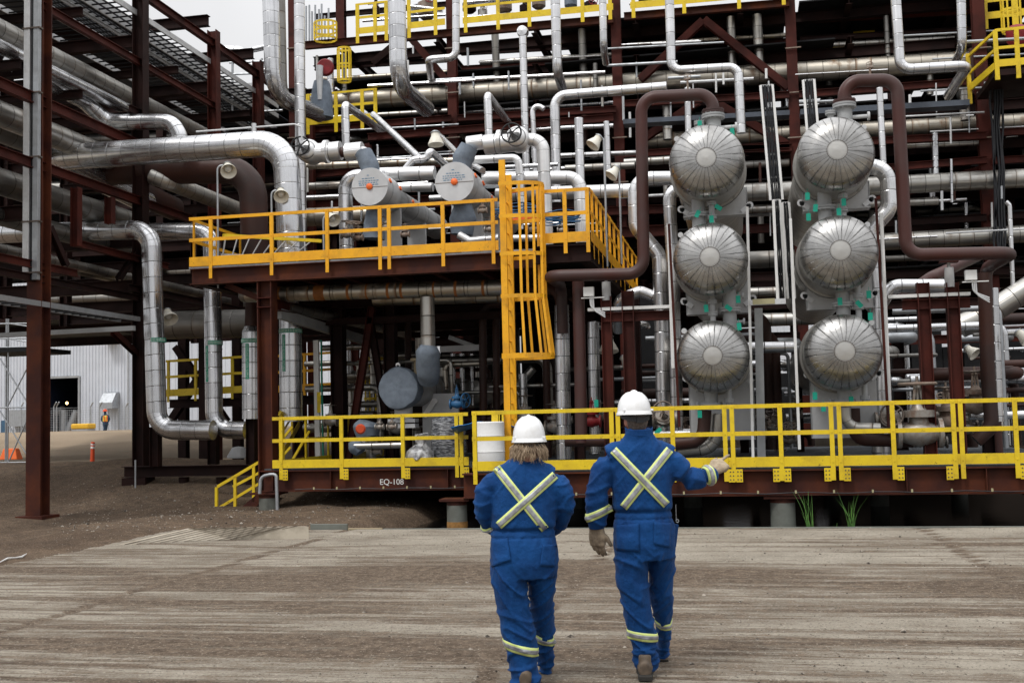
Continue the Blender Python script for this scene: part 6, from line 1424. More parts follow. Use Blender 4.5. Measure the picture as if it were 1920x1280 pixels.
# conduits, hangers and handrail ends that crowd the rear structure
gk = 'thin conduits in the rear structure'
for i in range(46):
    px = rd.uniform(590, 1900); py = rd.uniform(70, 420); Y = rd.uniform(33.5, 36); L = rd.uniform(12, 60); a, b = PY(px, py, Y), PY(px + L * .02, py + L, Y)
    tag(MB().cyl(a, b, rd.choice((.02, .03, .04)), 8).build('hanger_rod', rd.choice(('light_galvanised', 'galvanised', 'white_paint'))), 'thin upright rod among the beams of the rear structure', 'rod', 'thin upright rods of the rear structure')
for i in range(40):
    px = rd.uniform(590, 1800); py = rd.uniform(60, 460); Y = rd.uniform(33.5, 37); L = rd.uniform(50, 260); a, b = PY(px, py, Y), PY(px + L, py - L * .055, Y)
    tag(MB().cyl(a, b, rd.choice((.02, .03, .05)), 8).build('conduit', rd.choice(('light_galvanised', 'galvanised', 'bright_aluminium'))), 'thin level conduit among the beams of the rear structure', 'conduit', gk)
for (x0, y0, L, w_, Y) in ((1275, 104, 45, 7, 38), (1215, 108, 40, 6, 39), (1500, 96, 190, 6, 38), (1432, 92, 25, 5, 37.5), (1600, 62, 40, 5, 40), (620, 120, 80, 7, 38), (1540, 30, 60, 4, 38)):
    tag(MB().bar(PY(x0, y0, Y), PY(x0 + L, y0 - L * .06, Y), .03, m_of(w_, PY(x0, y0, Y))).build('toe_board', 'lemon_paint'), 'yellow toe board glimpsed inside the rear structure', 'board', 'yellow toe boards inside the rear structure')
t = thing('grey_tray', 'long grey cable tray behind the right brown loop', 'cable tray', PY(1540, 205, 33)); MB().bar(PY(1170, 232, 33.5), PY(1480, 215, 33.5), .5, .14).bar(PY(1500, 214, 33.5), PY(1815, 196, 33.5), .5, .16).build('tray', 'blue_soffit', t)
for k, (px, py) in enumerate(((1289, 150), (1631, 128))):
    c = PY(px, py, 30.5); o = MB().cyl(c - Vector((0, 0, .3)), c, .03, 8).cyl(c - Vector((.08, 0, 0)), c + Vector((.08, 0, .03)), .04, 8).build('vent_valve', 'brown_grey_valve'); tag(o, ('small rusty vent valve poking up above the left brown loop', 'small rusty vent valve poking up above the right brown loop')[k], 'valve'); handwheel(c + Vector((0, 0, .1)), (0, -1, .4), .09, o, 'bolt')
# wires hanging in front of the far right column
for i in range(5):
    px = 1858 + i * 5; pts = [PY(px + rd.uniform(-3, 3) + j * .9, 150 + j * 42, 34.5) for j in range(9)]
    tag(MB().tube(pts, .035, 6).build('cable_run', 'black_cable'), 'black cable hanging beside the rightmost rear column', 'cable', 'black cables beside the rightmost rear column')
pipe('slim instrument tube on stubs above the big bright crossing pipe', [(368, 247, 23.0), (552, 233), (565, 238), (566, 262)], 3, 'light_galvanised', name='instrument_tube')
pipe('short clad nozzle standing on the big bright crossing pipe', [(476, 256, 23.0), (476, 232)], 10, 'bright_aluminium', name='nozzle_stub', cat='pipe')

# ---------------------------------------------------------------- more steel and pipe crowding the bays
for (x0, y0, x1, y1, w_, Y, mt) in ((590, 128, 845, 112, 9, 38, 'dark_steel'), (590, 160, 845, 146, 10, 39, 'maroon_steel'), (865, 100, 1150, 84, 9, 38, 'dark_steel'), (865, 128, 1150, 112, 8, 39, 'maroon_steel'), (1175, 62, 1480, 44, 9, 38, 'dark_steel'), (1500, 40, 1830, 22, 9, 38, 'maroon_steel'), (1500, 74, 1830, 56, 10, 38, 'dark_steel'), (1175, 92, 1480, 76, 8, 39, 'maroon_steel'),
    (1640, 574, 1960, 560, 14, 34, 'dark_steel'), (1640, 640, 1960, 630, 16, 30, 'maroon_steel'), (1700, 606, 1960, 596, 10, 31, 'dark_steel'), (1400, 630, 1500, 628, 12, 31, 'dark_steel'), (1400, 690, 1500, 688, 12, 30, 'dark_steel'), (540, 232, 690, 224, 10, 37, 'dark_steel'), (1390, 228, 1480, 222, 9, 37, 'dark_steel'), (1500, 225, 1840, 205, 8, 38, 'dark_steel')):
    rbeam(x0, y0, x1, y1, w_, Y, mt)
rd = random.Random(77)
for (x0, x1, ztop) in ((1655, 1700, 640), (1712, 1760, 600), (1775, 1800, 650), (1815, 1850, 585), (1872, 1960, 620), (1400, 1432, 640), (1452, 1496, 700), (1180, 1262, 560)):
    a, b = PY(x0, 800, 33.5), PY(x1, ztop, 33.5 + rd.uniform(0, 1)); MB().box((a.x, a.y, -.5), (b.x, a.y + .3, b.z)).build('dark_backing', 'dark_grating', T7)  # dark sheets added to cover the pale hall, standing in for shaded bays
for (pa, w_, mt, Y) in ((((1395, 225), (1490, 219)), 12, 'old_aluminium', 37), (((1395, 548), (1500, 545)), 18, 'old_aluminium', 34), (((1650, 600), (1740, 597)), 10, 'aluminium', 31), (((1700, 612), (1960, 600)), 12, 'old_aluminium', 33), (((600, 150), (850, 135)), 9, 'rusty_aluminium', 37), (((900, 118), (1150, 102)), 9, 'old_aluminium', 37.5), (((1180, 84), (1480, 66)), 9, 'rusty_aluminium', 37.5), (((1500, 88), (1830, 70)), 12, 'old_aluminium', 38), (((1500, 120), (1830, 101)), 9, 'dull_aluminium', 38), (((600, 222), (840, 208)), 9, 'old_aluminium', 36.5), (((870, 210), (1150, 192)), 8, 'aluminium', 37), (((570, 350), (700, 344)), 14, 'old_aluminium', 33), (((570, 372), (690, 366)), 10, 'aluminium', 32.5), (((1060, 316), (1190, 310)), 13, 'old_aluminium', 33), (((1170, 305), (1260, 300)), 15, 'old_aluminium', 35), (((1380, 310), (1480, 305)), 14, 'dull_aluminium', 36), (((1690, 275), (1840, 268)), 9, 'old_aluminium', 36), (((1660, 485), (1850, 478)), 12, 'dull_aluminium', 36)):
    q = [PY(x, y, Y) for x, y in pa]; tag(MB().tube(q, m_of(w_, q[0]) / 2, 18).build('bay_pipe', mt), 'secondary level pipe in a bay of the rear structure', 'pipe', 'secondary level pipes in the rear bays')
for k in range(26):
    px = rd.choice((rd.uniform(590, 840), rd.uniform(870, 1150), rd.uniform(1175, 1250), rd.uniform(1395, 1480), rd.uniform(1690, 1840))); py = rd.uniform(85, 400); Y = rd.uniform(34.5, 37.5); w_ = rd.choice((5, 7, 9, 12)); L = rd.uniform(30, 90)
    q = [PY(px, py, Y), PY(px + L * .02, py + L, Y)]; tag(MB().tube(q, m_of(w_, q[0]) / 2, 14).build('drop_pipe', rd.choice(('aluminium', 'old_aluminium', 'dark_rust', 'dull_aluminium'))), 'short upright pipe in a bay of the rear structure', 'pipe', 'short upright pipes in the rear bays')
for (a, b) in ((556, 556), (849, 852), (1156, 1162), (1484, 1490), (1835, 1846)):
    for py in (95, 178, 262, 345, 430): p = PY(a + (b - a) * py / 213, py, YR); MB().box((p.x - .24, YR - .25, p.z), (p.x + .24, YR - .19, p.z + .035)).build('clamp', 'brown_grey_valve', T7)
rd = random.Random(78)
for k in range(22):
    px = rd.uniform(566, 1030) ; py = rd.uniform(300, 440); Y = rd.uniform(25.5, 30); w_ = rd.choice((4, 5, 8, 11)); up = rd.random() < .5; L = rd.uniform(30, 110)
    q = [PY(px, py, Y), PY(px + (0 if up else L), py + (L if up else -L * .05), Y)]; tag(MB().tube(q, m_of(w_, q[0]) / 2, 12).build('platform_pipe', rd.choice(('bright_aluminium', 'aluminium', 'galvanised', 'old_aluminium'))), 'small pipe crowded around the horizontal exchangers', 'pipe', 'small pipes around the horizontal exchangers')

for f_, w_ in ((.085, .03), (.13, .06), (.20, .02), (.29, .12), (.40, .03), (.47, .02), (.55, .03), (.60, .03), (.72, .02), (.80, .03), (.90, .03)):
    a, b = PY(462, 553, 23.0), PY(960, 538, 23.0); q = a.lerp(b, f_); d = (b - a).normalized(); MB().cyl(q - d * w_, q + d * w_, m_of(14.5, a) * 1.012, 28).build('rust_band', 'rust_stain', RB)

# ---------------------------------------------------------------- mid-tone fittings beneath the upper platform
def put(lb, a, b, w_, Y0_, Y1_, mt, nm='shade_pipe', cat='pipe'):
    p, q = PY(a[0], a[1], Y0_), PY(b[0], b[1], Y1_); return tag(MB().tube([p, q], m_of(w_, p) / 2, 18).build(nm, mt), lb, cat)
o = MB().bar(PY(524, 588, 22.9), PY(690, 640, 27.5), .12, .22).build('cable_tray', 'grey_paint'); tag(o, 'grey tray running back under the platform from the corner column', 'tray')
put('clad pipe sloping back beside the grey tray under the platform', (540, 575), (760, 625), 20, 23.4, 28.5, 'old_aluminium')
o = MB().bar(PY(826, 655, 26), PY(905, 651, 26), .12, .14).build('pipe_beam', 'pale_grey_paint'); tag(o, 'pale short beam under the platform between the tee leg and ladder', 'beam')
o = MB().bar(PY(842, 632, 26), PY(905, 655, 26), .10, .10).build('diagonal_beam', 'grey_paint'); tag(o, 'pale diagonal strut under the platform left of the ladder', 'strut')
for k, (px, w_) in enumerate(((849, 9), (866, 9), (884, 6))): put(('left', 'middle', 'right')[k] + ' of three slim clad uprights behind the vessel under the platform', (px, 662), (px + 2, 760), w_, 27, 27, 'aluminium')
c = PY(892, 735, 27.5); tag(MB().lathe(c, (0, -1, 0), [(-2, m_of(28, c)), (0, m_of(28, c)), (.25, m_of(22, c)), (.34, .001)], 32).build('drum_vessel', 'old_aluminium'), 'pale round vessel end behind the grey vessel, left of the ladder', 'vessel')
put('clad upright between the two dark columns under the platform', (650, 600), (652, 700), 14, 27.5, 27.5, 'aluminium'); put('clad level pipe low behind the vessel saddle', (800, 800), (930, 796), 16, 26, 26, 'aluminium')
put('clad level pipe behind the braces under the platform', (640, 705), (720, 702), 18, 28, 28, 'old_aluminium'); put('clad upright right of the ladder foot', (980, 700), (984, 860), 16, 26, 26, 'aluminium')
put('slanting clad pipe right of the ladder, low', (1000, 690), (965, 730), 16, 26.5, 26.5, 'old_aluminium'); put('dark brown upright right of the ladder foot', (1022, 560), (1028, 860), 14, 26, 26, 'dark_rust')
for k, (px, py, s_) in enumerate(((1040, 800, .2), (985, 780, .18), (745, 805, .16), (620, 790, .15))): valve(('grey valve right of the ladder foot', 'grey valve by the clad upright at the ladder foot', 'pale valve under the grey vessel', 'grey valve behind the left end of the lemon rail')[k], px, py, s_, 24.5, 'weathered_grey_valve')
# machinery standing on the top walkway against the sky
rd = random.Random(91)
for k, (px, py, w_, h_) in enumerate(((775, 32, 20, 34), (800, 12, 34, 50), (705, 18, 14, 40), (880, 10, 26, 30), (905, 22, 18, 26), (945, 8, 30, 34), (985, 14, 22, 26), (1010, 2, 26, 30), (1070, 2, 24, 28), (1105, 10, 30, 14), (1210, -4, 26, 20))):
    c = PY(px, py, 38.5); r = m_of(w_, c) / 2; H_ = m_of(h_, c); t = thing('walkway_equipment', 'dark piece of equipment on the top walkway behind the yellow rail', 'equipment', c, 'equipment on the top walkway')
    MB().lathe(c - Vector((0, 0, H_ / 2)), (0, 0, 1), [(0, .001), (0, r * .6), (H_ * .15, r), (H_ * .6, r), (H_ * .7, r * .5), (H_ * .95, r * .45), (H_, .001)], 18).build('body', rd.choice(('blue_grey_blanket', 'brown_grey_valve', 'old_aluminium', 'dark_steel')), t)
    handwheel(c + Vector((r * .6, -r, H_ * .2)), (.4, -1, 0), r * .55, t, rd.choice(('bolt', 'red_paint')))
for k, (x0, y0, x1, y1, w_) in enumerate(((680, 40, 836, 28, 5), (764, 12, 830, 20, 8), (868, 34, 1150, 12, 6), (690, 8, 730, 4, 4), (870, 6, 1010, -6, 8), (1180, 8, 1470, -14, 5), (860, 56, 950, 48, 4))):
    put('thin clad pipe running along the top walkway behind the yellow rail', (x0, y0), (x1, y1), w_, 38, 38, 'aluminium', 'walkway_pipe')['group'] = 'thin pipes along the top walkway'
# ================================================================ people
HR = Vector((math.cos(YAW), math.sin(YAW), 0)); HF = Vector((-math.sin(YAW), math.cos(YAW), 0)); UZ = Vector((0, 0, 1))
def BP(px, py, d): r = ray(px, py); return CAMP + r * d      # point at depth d along the view axis
def etube(mb, secs, n=24, cap=True):
    """secs: (centre, half width, half depth); the width axis follows HR"""
    P = [Vector(s[0]) for s in secs]; m_ = len(P); verts = []
    for i in range(m_):
        t = (P[min(i + 1, m_ - 1)] - P[max(i - 1, 0)]).normalized(); ref = HR if abs(t.dot(HR)) < .85 else HF
        a = (ref - t * ref.dot(t)).normalized(); b = t.cross(a)
        for k in range(n): q = 2 * math.pi * k / n; verts.append(P[i] + a * math.cos(q) * secs[i][1] + b * math.sin(q) * secs[i][2])
    o = len(mb.v)
    fs = [(i * n + k, i * n + (k + 1) % n, (i + 1) * n + (k + 1) % n, (i + 1) * n + k) for i in range(m_ - 1) for k in range(n)]
    fs += [tuple(range(n))[::-1], tuple(range((m_ - 1) * n, m_ * n))]
    mb.add(verts, fs, True); return mb
def ball(mb, c, rx, ry, rz, n=16):
    vs = []; fs = []
    for i in range(n // 2 + 1):
        a = math.pi * i / (n // 2)
        for k in range(n): q = 2 * math.pi * k / n; vs.append(Vector(c) + HR * math.sin(a) * math.cos(q) * rx + HF * math.sin(a) * math.sin(q) * ry + UZ * math.cos(a) * rz)
    for i in range(n // 2):
        for k in range(n): fs.append((i * n + k, (i + 1) * n + k, (i + 1) * n + (k + 1) % n, i * n + (k + 1) % n))
    mb.add(vs, fs, True); return mb
def fuse(mb, voxel, smooth, name, mat, parent=None, wrinkle=None):
    me = bpy.data.meshes.new('tmp'); me.from_pydata([tuple(v) for v in mb.v], [], mb.f)
    o = bpy.data.objects.new('tmp', me); COL.objects.link(o)
    r_ = o.modifiers.new('r', 'REMESH'); r_.mode = 'VOXEL'; r_.voxel_size = voxel
    s_ = o.modifiers.new('s', 'SMOOTH'); s_.iterations = smooth; s_.factor = .5
    bpy.context.view_layer.update()
    m2 = bpy.data.meshes.new_from_object(o.evaluated_get(bpy.context.evaluated_depsgraph_get())); bpy.data.objects.remove(o)
    if wrinkle:
        nn = [v.normal.copy() for v in m2.vertices]
        for v, n_ in zip(m2.vertices, nn): v.co += n_ * wrinkle(v.co, n_)
    m2.polygons.foreach_set('use_smooth', [True] * len(m2.polygons)); m2.materials.clear(); m2.materials.append(MATS[mat]); m2.name = name
    o2 = bpy.data.objects.new(name, m2); COL.objects.link(o2)
    if parent is not None: attach(o2, parent)
    return o2
def bvh_of(o): return BVHTree.FromPolygons([v.co.copy() for v in o.data.vertices], [tuple(p.vertices) for p in o.data.polygons])

m = MT('coverall_blue')
w1 = m.noise(900, 2); c = m.mix(m.ramp(m.noise(5, 5), .35, .65), (0.0012, 0.036, 0.145), (0.0025, 0.056, 0.205))
m.base(c); m.set(Roughness=.82, Specular_IOR_Level=.25, Sheen_Weight=.03); rd_ = m.math('ABSOLUTE', m.math('SUBTRACT', m.noise(7, 4, sc3=(1.6, 1.2, .9), rough=.5), .5)); m.bump(m.math('ADD', m.math('ADD', m.math('MULTIPLY', rd_, -3.0), m.noise(24, 4)), m.math('MULTIPLY', w1, .12)), .55, .016)
m = MT('skin'); m.base(m.mix(m.ramp(m.noise(30, 3), .3, .7), (0.42, 0.20, 0.14), (0.34, 0.15, 0.11))); m.set(Roughness=.55, Subsurface_Weight=.15)
m = MT('helmet_shell'); m.base(m.mix(m.ramp(m.noise(18, 4), .5, .75), (0.82, 0.83, 0.84), (0.70, 0.70, 0.69))); m.set(Roughness=.28, Specular_IOR_Level=.5)
m = MT('lime_tape'); m.base((0.66, 0.76, 0.26)); m.set(Roughness=.6)
m = MT('silver_tape'); m.base(m.mix(m.ramp(m.noise(26, 2), .35, .65), (0.42, 0.43, 0.46), (0.24, 0.25, 0.28))); m.set(Roughness=.42, Metallic=.35)
m = MT('strap_black'); m.base((0.012, 0.012, 0.014)); m.set(Roughness=.6)
m = MT('glove_tan'); m.base(m.mix(m.ramp(m.noise(22, 5), .35, .65), (0.42, 0.34, 0.235), (0.24, 0.18, 0.12))); m.set(Roughness=.85); m.bump(m.noise(60, 4), .4, .004)
m = MT('glove_dark'); m.base(m.mix(m.ramp(m.noise(22, 5), .35, .65), (0.34, 0.27, 0.19), (0.17, 0.13, 0.09))); m.set(Roughness=.85); m.bump(m.noise(60, 4), .4, .004)
m = MT('boot_leather'); m.base(m.mix(m.ramp(m.noise(14, 5), .35, .65), (0.13, 0.095, 0.065), (0.065, 0.048, 0.035))); m.set(Roughness=.7)
m = MT('boot_sole'); m.base((0.02, 0.018, 0.015)); m.set(Roughness=.8)
m = MT('hair_blond'); m.base(m.mix(m.ramp(m.noise(26, 3), .35, .65), (0.47, 0.355, 0.235), (0.22, 0.155, 0.10))); m.set(Roughness=.45)
m = MT('hair_grey'); m.base(m.mix(m.ramp(m.noise(120, 3), .35, .65), (0.055, 0.042, 0.036), (0.13, 0.105, 0.09))); m.set(Roughness=.7); m.bump(m.noise(220, 2), .6, .002)

def hard_hat(c, w, h, parent, lean=0.0, front=HF):
    """c centre of the rim plane, w half width, h height"""
    side = front.cross(UZ).normalized(); n = 48; rows = 14; mb = MB(); vs = []
    for i in range(rows + 1):
        t = i / rows; a = t * math.pi / 2
        for k in range(n):
            q = 2 * math.pi * k / n; cx, cy = math.cos(q), math.sin(q)
            rr = math.cos(a) ** .82; zz = math.sin(a) ** .95 * h
            x = cx * w * rr; y = cy * w * 1.17 * rr
            ridge = max(0, 1 - abs(x) / (w * .13)) ** .7 * .010 * min(1, t * 3) ; ridge += max(0, 1 - abs(abs(x) - w * .42) / (w * .06)) * .0045 * min(1, t * 2.5) * (1 - t ** 4)
            vs.append(c + side * x + front * y + UZ * (zz + ridge))
    fs = [(i * n + k, i * n + (k + 1) % n, (i + 1) * n + (k + 1) % n, (i + 1) * n + k) for i in range(rows) for k in range(n)]
    mb.add(vs, fs, True)
    hat = None; prof = [(1.0, 0.004), (1.015, 0.0), (1.05, -.006), (1.085, -.016), (1.09, -.021), (1.07, -.020), (.99, -.004)]
    vs = []
    for (k_, z) in prof:
        for k in range(n):
            q = 2 * math.pi * k / n; f_ = 1 + max(0, math.sin(q)) ** 3 * .28 * (k_ - .99) / .1 + max(0, -math.sin(q)) * .02
            vs.append(c + side * math.cos(q) * w * k_ + front * math.sin(q) * w * 1.17 * k_ * f_ + UZ * (z - max(0, math.sin(q)) * .012 * (k_ - 1) * 8))
    fs = [(i * n + k, (i + 1) * n + k, (i + 1) * n + (k + 1) % n, i * n + (k + 1) % n) for i in range(len(prof) - 1) for k in range(n)]
    mb.add(vs, fs, True)
    hat = mb.build('hard_hat', 'helmet_shell', parent)
    for s in (-1, 1):
        q = c + side * s * w * .93 * .80 - front * w * .62 + UZ * .008
        MB().obox(q + side * s * .01, (side * .8 - front * .6 * s * 1) * .018, UZ * .006, (front * .8 + side * .6 * s) * .006).build('slot', 'helmet_shell', hat, .002)
    # nape strap and suspension
    mb = MB(); pts = []
    for k in range(25):
        q = math.pi + math.pi * k / 24 ; pts.append(c + side * math.cos(q) * w * .86 + front * math.sin(q) * w * .98 - UZ * (.022 + .030 * math.sin(math.pi * k / 24)))
    for a_, b_ in zip(pts, pts[1:]): mb.bar(a_, b_, .010, .030)
    mb.bar(pts[10] - UZ * .004, pts[14] - UZ * .004, .022, .036)
    for k in (5, 19): mb.bar(pts[k], pts[k] + UZ * .04, .004, .014, front)
    mb.build('nape_strap', 'strap_black', hat)
    for k in (9, 15): q = pts[k] + UZ * .034 - front * .012; MB().cyl(q, q - front * .008, .006, 10).build('clip', 'helmet_shell', hat)
    return hat
def glove(name, wrist, dirn, palm_n, thumb_side, curls, parent, mat, s=1.0, spread=.14, cuff=.0):
    """dirn along the hand, palm_n out of the back of the hand, thumb_side +-1; curls: four finger curls in radians per joint"""
    d = Vector(dirn).normalized(); n_ = (Vector(palm_n) - d * Vector(palm_n).dot(d)).normalized(); sd = d.cross(n_) * thumb_side; mb = MB()
    def tb(pts, rr): mb.tube(pts, rr, 10)
    W = Vector(wrist)
    for k in range(5):     # palm as overlapping rods
        f = (k - 2) / 2 * .034 * s; tb([W - d * .03 * s + sd * f * .75, W + sd * f * .8, W + d * .05 * s + sd * f, W + d * .095 * s + sd * f * .98 - n_ * .004], [.022 * s, .021 * s, .0205 * s, .017 * s])
    L = (.074, .083, .078, .062); B = (.030, .011, -.010, -.030)
    for k in range(4):
        b = W + d * (.088 - abs(k - 1) * .003) * s + sd * B[k] * s; seg = L[k] * s / 3 * 1.12; v = (d + sd * spread * (1.5 - k) * .45).normalized(); p = b; pts = [b - d * .012, b]; ax = d.cross(-n_) ; 
        ax = v.cross(-n_).normalized()
        for j in range(3): v = Matrix.Rotation(curls[k] * (1.0, 1.15, .8)[j], 3, ax) @ v; p = p + v * seg * (1.15, 1.0, .8)[j]; pts.append(p)
        tb(pts, [.0115 * s, .0112 * s, .0105 * s, .0098 * s, .0080 * s])
    tc_ = curls[4]
    b = W + d * .018 * s + sd * .030 * s; v = (d * .72 + sd * .78 - n_ * .18).normalized(); p1 = b + v * .040 * s; v2 = (d * (1 - tc_ * .2) + sd * (.42 - tc_ * .5) - n_ * (.2 + tc_)).normalized(); p2 = p1 + v2 * .034 * s; p3 = p2 + v2 * .026 * s
    tb([b, p1, p2, p3], [.017 * s, .0145 * s, .0125 * s, .009 * s])
    return fuse(mb, .0042, 3, name, mat, parent, lambda co, n__: noise.noise(co * 60) * .0012)
def head(mb, c, w, h, turn=0.0, face=HF):
    """c centre of the skull"""
    sd = face.cross(UZ).normalized()
    def bl(cc, rx, ry, rz):
        n = 20; vs = []; fs = []
        for i in range(n // 2 + 1):
            a = math.pi * i / (n // 2)
            for k in range(n): q = 2 * math.pi * k / n; vs.append(cc + sd * math.sin(a) * math.cos(q) * rx + face * math.sin(a) * math.sin(q) * ry + UZ * math.cos(a) * rz)
        for i in range(n // 2):
            for k in range(n): fs.append((i * n + k, (i + 1) * n + k, (i + 1) * n + (k + 1) % n, i * n + (k + 1) % n))
        mb.add(vs, fs, True)
    bl(c, w, w * 1.22, h * .52); bl(c + face * w * .42 - UZ * h * .28, w * .74, w * .80, h * .34); bl(c + face * w * .85 - UZ * h * .52, w * .36, w * .30, h * .13)
    bl(c + face * w * 1.25 - UZ * h * .16, w * .14, w * .22, h * .11); bl(c + face * w * 1.12 - UZ * h * .36, w * .30, w * .10, h * .035)
    for s in (-1, 1):
        bl(c + sd * s * w * 1.02 - face * w * .02 - UZ * h * .10, w * .10, w * .22, h * .15); bl(c + face * w * 1.0 + sd * s * w * .38 - UZ * h * .02, w * .17, w * .12, h * .05); bl(c + face * w * 1.05 + sd * s * w * .38 + UZ * h * .07, w * .26, w * .1, h * .03)

def tape_line(bv, name, p0, p1, wpx, d0, parent, off, mat, n=26, jag=0.0):
    """a flat strip sewn on the cloth between two pixels, laid on by rays from behind the wearer"""
    a, b = Vector((p0[0], p0[1])), Vector((p1[0], p1[1])); dv = (b - a).normalized(); nv = Vector((-dv.y, dv.x)); vs = []; m_ = 5
    O = CAMP
    for i in range(n + 1):
        for j in range(m_):
            q = a.lerp(b, i / n) + nv * wpx * (j / (m_ - 1) - .5); r = ray(q.x, q.y).normalized(); hit = bv.ray_cast(O, r)
            p = hit[0] if hit[0] is not None else O + r * d0
            vs.append(p - r * off)
    # soften the relief so the strip bridges small folds
    for _ in range(2):
        w_ = [v.copy() for v in vs]
        for i in range(1, n):
            for j in range(m_): vs[i * m_ + j] = w_[i * m_ + j] * .5 + (w_[(i - 1) * m_ + j] + w_[(i + 1) * m_ + j]) * .25
    mb = MB().add(vs, [(i * m_ + j, i * m_ + j + 1, (i + 1) * m_ + j + 1, (i + 1) * m_ + j) for i in range(n) for j in range(m_ - 1)], True)
    o = mb.build(name, mat, parent); s_ = o.modifiers.new('thick', 'SOLIDIFY'); s_.thickness = .0025; s_.offset = 0; return o
def tape_ring(bv, name, c, ax, r0, hw, parent, mat, off=.004, n=44, wob=0.0):
    a, d, u = frame_of(ax); vs = []; rows = (-1, -.5, 0, .5, 1)
    for k in range(n):
        q = 2 * math.pi * k / n; v = a * math.cos(q) + u * math.sin(q)
        for t in rows:
            o_ = c + d * (t * hw) + v * r0 * 1.75; h = bv.ray_cast(o_, -v, r0 * 1.74)
            p = h[0] if h[0] is not None else c + d * t * hw + v * r0
            rr = min((p - c - d * t * hw).length, r0 * 1.45) + off; vs.append(c + d * t * hw + v * rr)
    m_ = len(rows)
    mb = MB().add(vs, [(k * m_ + j, k * m_ + j + 1, ((k + 1) % n) * m_ + j + 1, ((k + 1) % n) * m_ + j) for k in range(n) for j in range(m_ - 1)], True)
    o = mb.build(name, mat, parent); s_ = o.modifiers.new('thick', 'SOLIDIFY'); s_.thickness = .0025; s_.offset = 0; return o
def folds(co, n_, f, amp): return (1 - abs(noise.noise(Vector((co.x * f[0], co.y * f[1], co.z * f[2])))) * 2.6) * amp
def cloth(zk, zw, zc, waist, crotch, seed):
    def ridge(v, p=1.0): return max(0.0, 1 - abs(noise.noise(v)) * 4.2) ** 1.3
    def wr(co, n_):
        x, z = co.dot(HR), co.z; y = co.dot(HF); d = 0.0; lx = x - waist.dot(HR)
        w_ = noise.noise(Vector((x * 3 + seed, y * 3, z * 3))) * .9
        if z < zc + .12:      # trousers: folds fan out from the crotch and bunch at the ankle
            k = sstep(zc + .12, zc - .05, z); cx = x - crotch.dot(HR); s_ = 1 if cx < 0 else -1
            d += k * (ridge(Vector((x * 4 + seed, y * 4, z * 11 + s_ * cx * 9 + w_))) - .35) * .0125
            d += k * (ridge(Vector((x * 14 + w_, y * 9, z * 3.2 + seed))) - .3) * .0045
            kb = sstep(zk + .16, zk - .02, z); d += kb * (ridge(Vector((x * 3.5, y * 3.5, z * 19 + w_ * 1.5 + seed))) - .35) * .018
        else:
            ar = sstep(.16, .22, abs(lx))
            d += (1 - ar) * ((ridge(Vector((x * 11 + w_, y * 5, z * 3.0 + seed))) - .3) * .0055 + (ridge(Vector((x * 4, y * 4, z * 8 + abs(lx) * 9 + seed))) - .3) * .0045)
            d += ar * (ridge(Vector((x * 5 + seed, y * 5, z * 11 + w_))) - .35) * .0105
        d += noise.noise(Vector((x * 7, y * 6 + seed, z * 6))) * .006
        if abs(lx) < .2:
            d -= .011 * math.exp(-((z - zw) / .011) ** 2) + .007 * math.exp(-((z - zw + .045) / .006) ** 2)
            if zw - .16 < z < zw - .045: d += math.sin(x * 120 + w_ * 4) * .0028 * (1 - (zw - .045 - z) / .115)
            if z > zw: d += .007 * math.exp(-((z - zw - .03) / .03) ** 2)
        return d
    return wr
def boot(name, heel, toe_dir, parent, lift=0.0, s=1.0):
    d = Vector(toe_dir).normalized(); H = Vector(heel); mb = MB(); sd = Vector((-d.y, d.x, 0)).normalized()
    secs = [(H + UZ * .055 + d * -.005, .036 * s, .05), (H + UZ * .058 + d * .04, .041 * s, .055), (H + UZ * .055 + d * .10, .045 * s, .052), (H + UZ * .045 + d * .17, .050 * s, .042), (H + UZ * .040 + d * .235, .045 * s, .035), (H + UZ * .035 + d * .275, .03 * s, .024)]
    etube(mb, secs, 18); mb2 = MB(); etube(mb, [(H + UZ * .05 + d * .050, .040, .048), (H + UZ * .10 + d * .055, .040, .046), (H + UZ * .14 + d * .06, .040, .044)], 18)
    o = fuse(mb, .009, 3, name, 'boot_leather', parent)
    L = [(-.055, .034), (-.02, .042), (.06, .040), (.11, .041), (.18, .050), (.24, .045), (.285, .022)]
    top = [H + d * t + sd * w_ * s + UZ * .028 for t, w_ in L] + [H + d * t - sd * w_ * s + UZ * .028 for t, w_ in L[::-1]]; bot = [p - UZ * .028 for p in top]; n = len(top)
    MB().add(top + bot, [tuple(range(n))[::-1], tuple(range(n, 2 * n))] + [(i, (i + 1) % n, (i + 1) % n + n, i + n) for i in range(n)]).build('sole', 'boot_sole', o, .003)
    return o

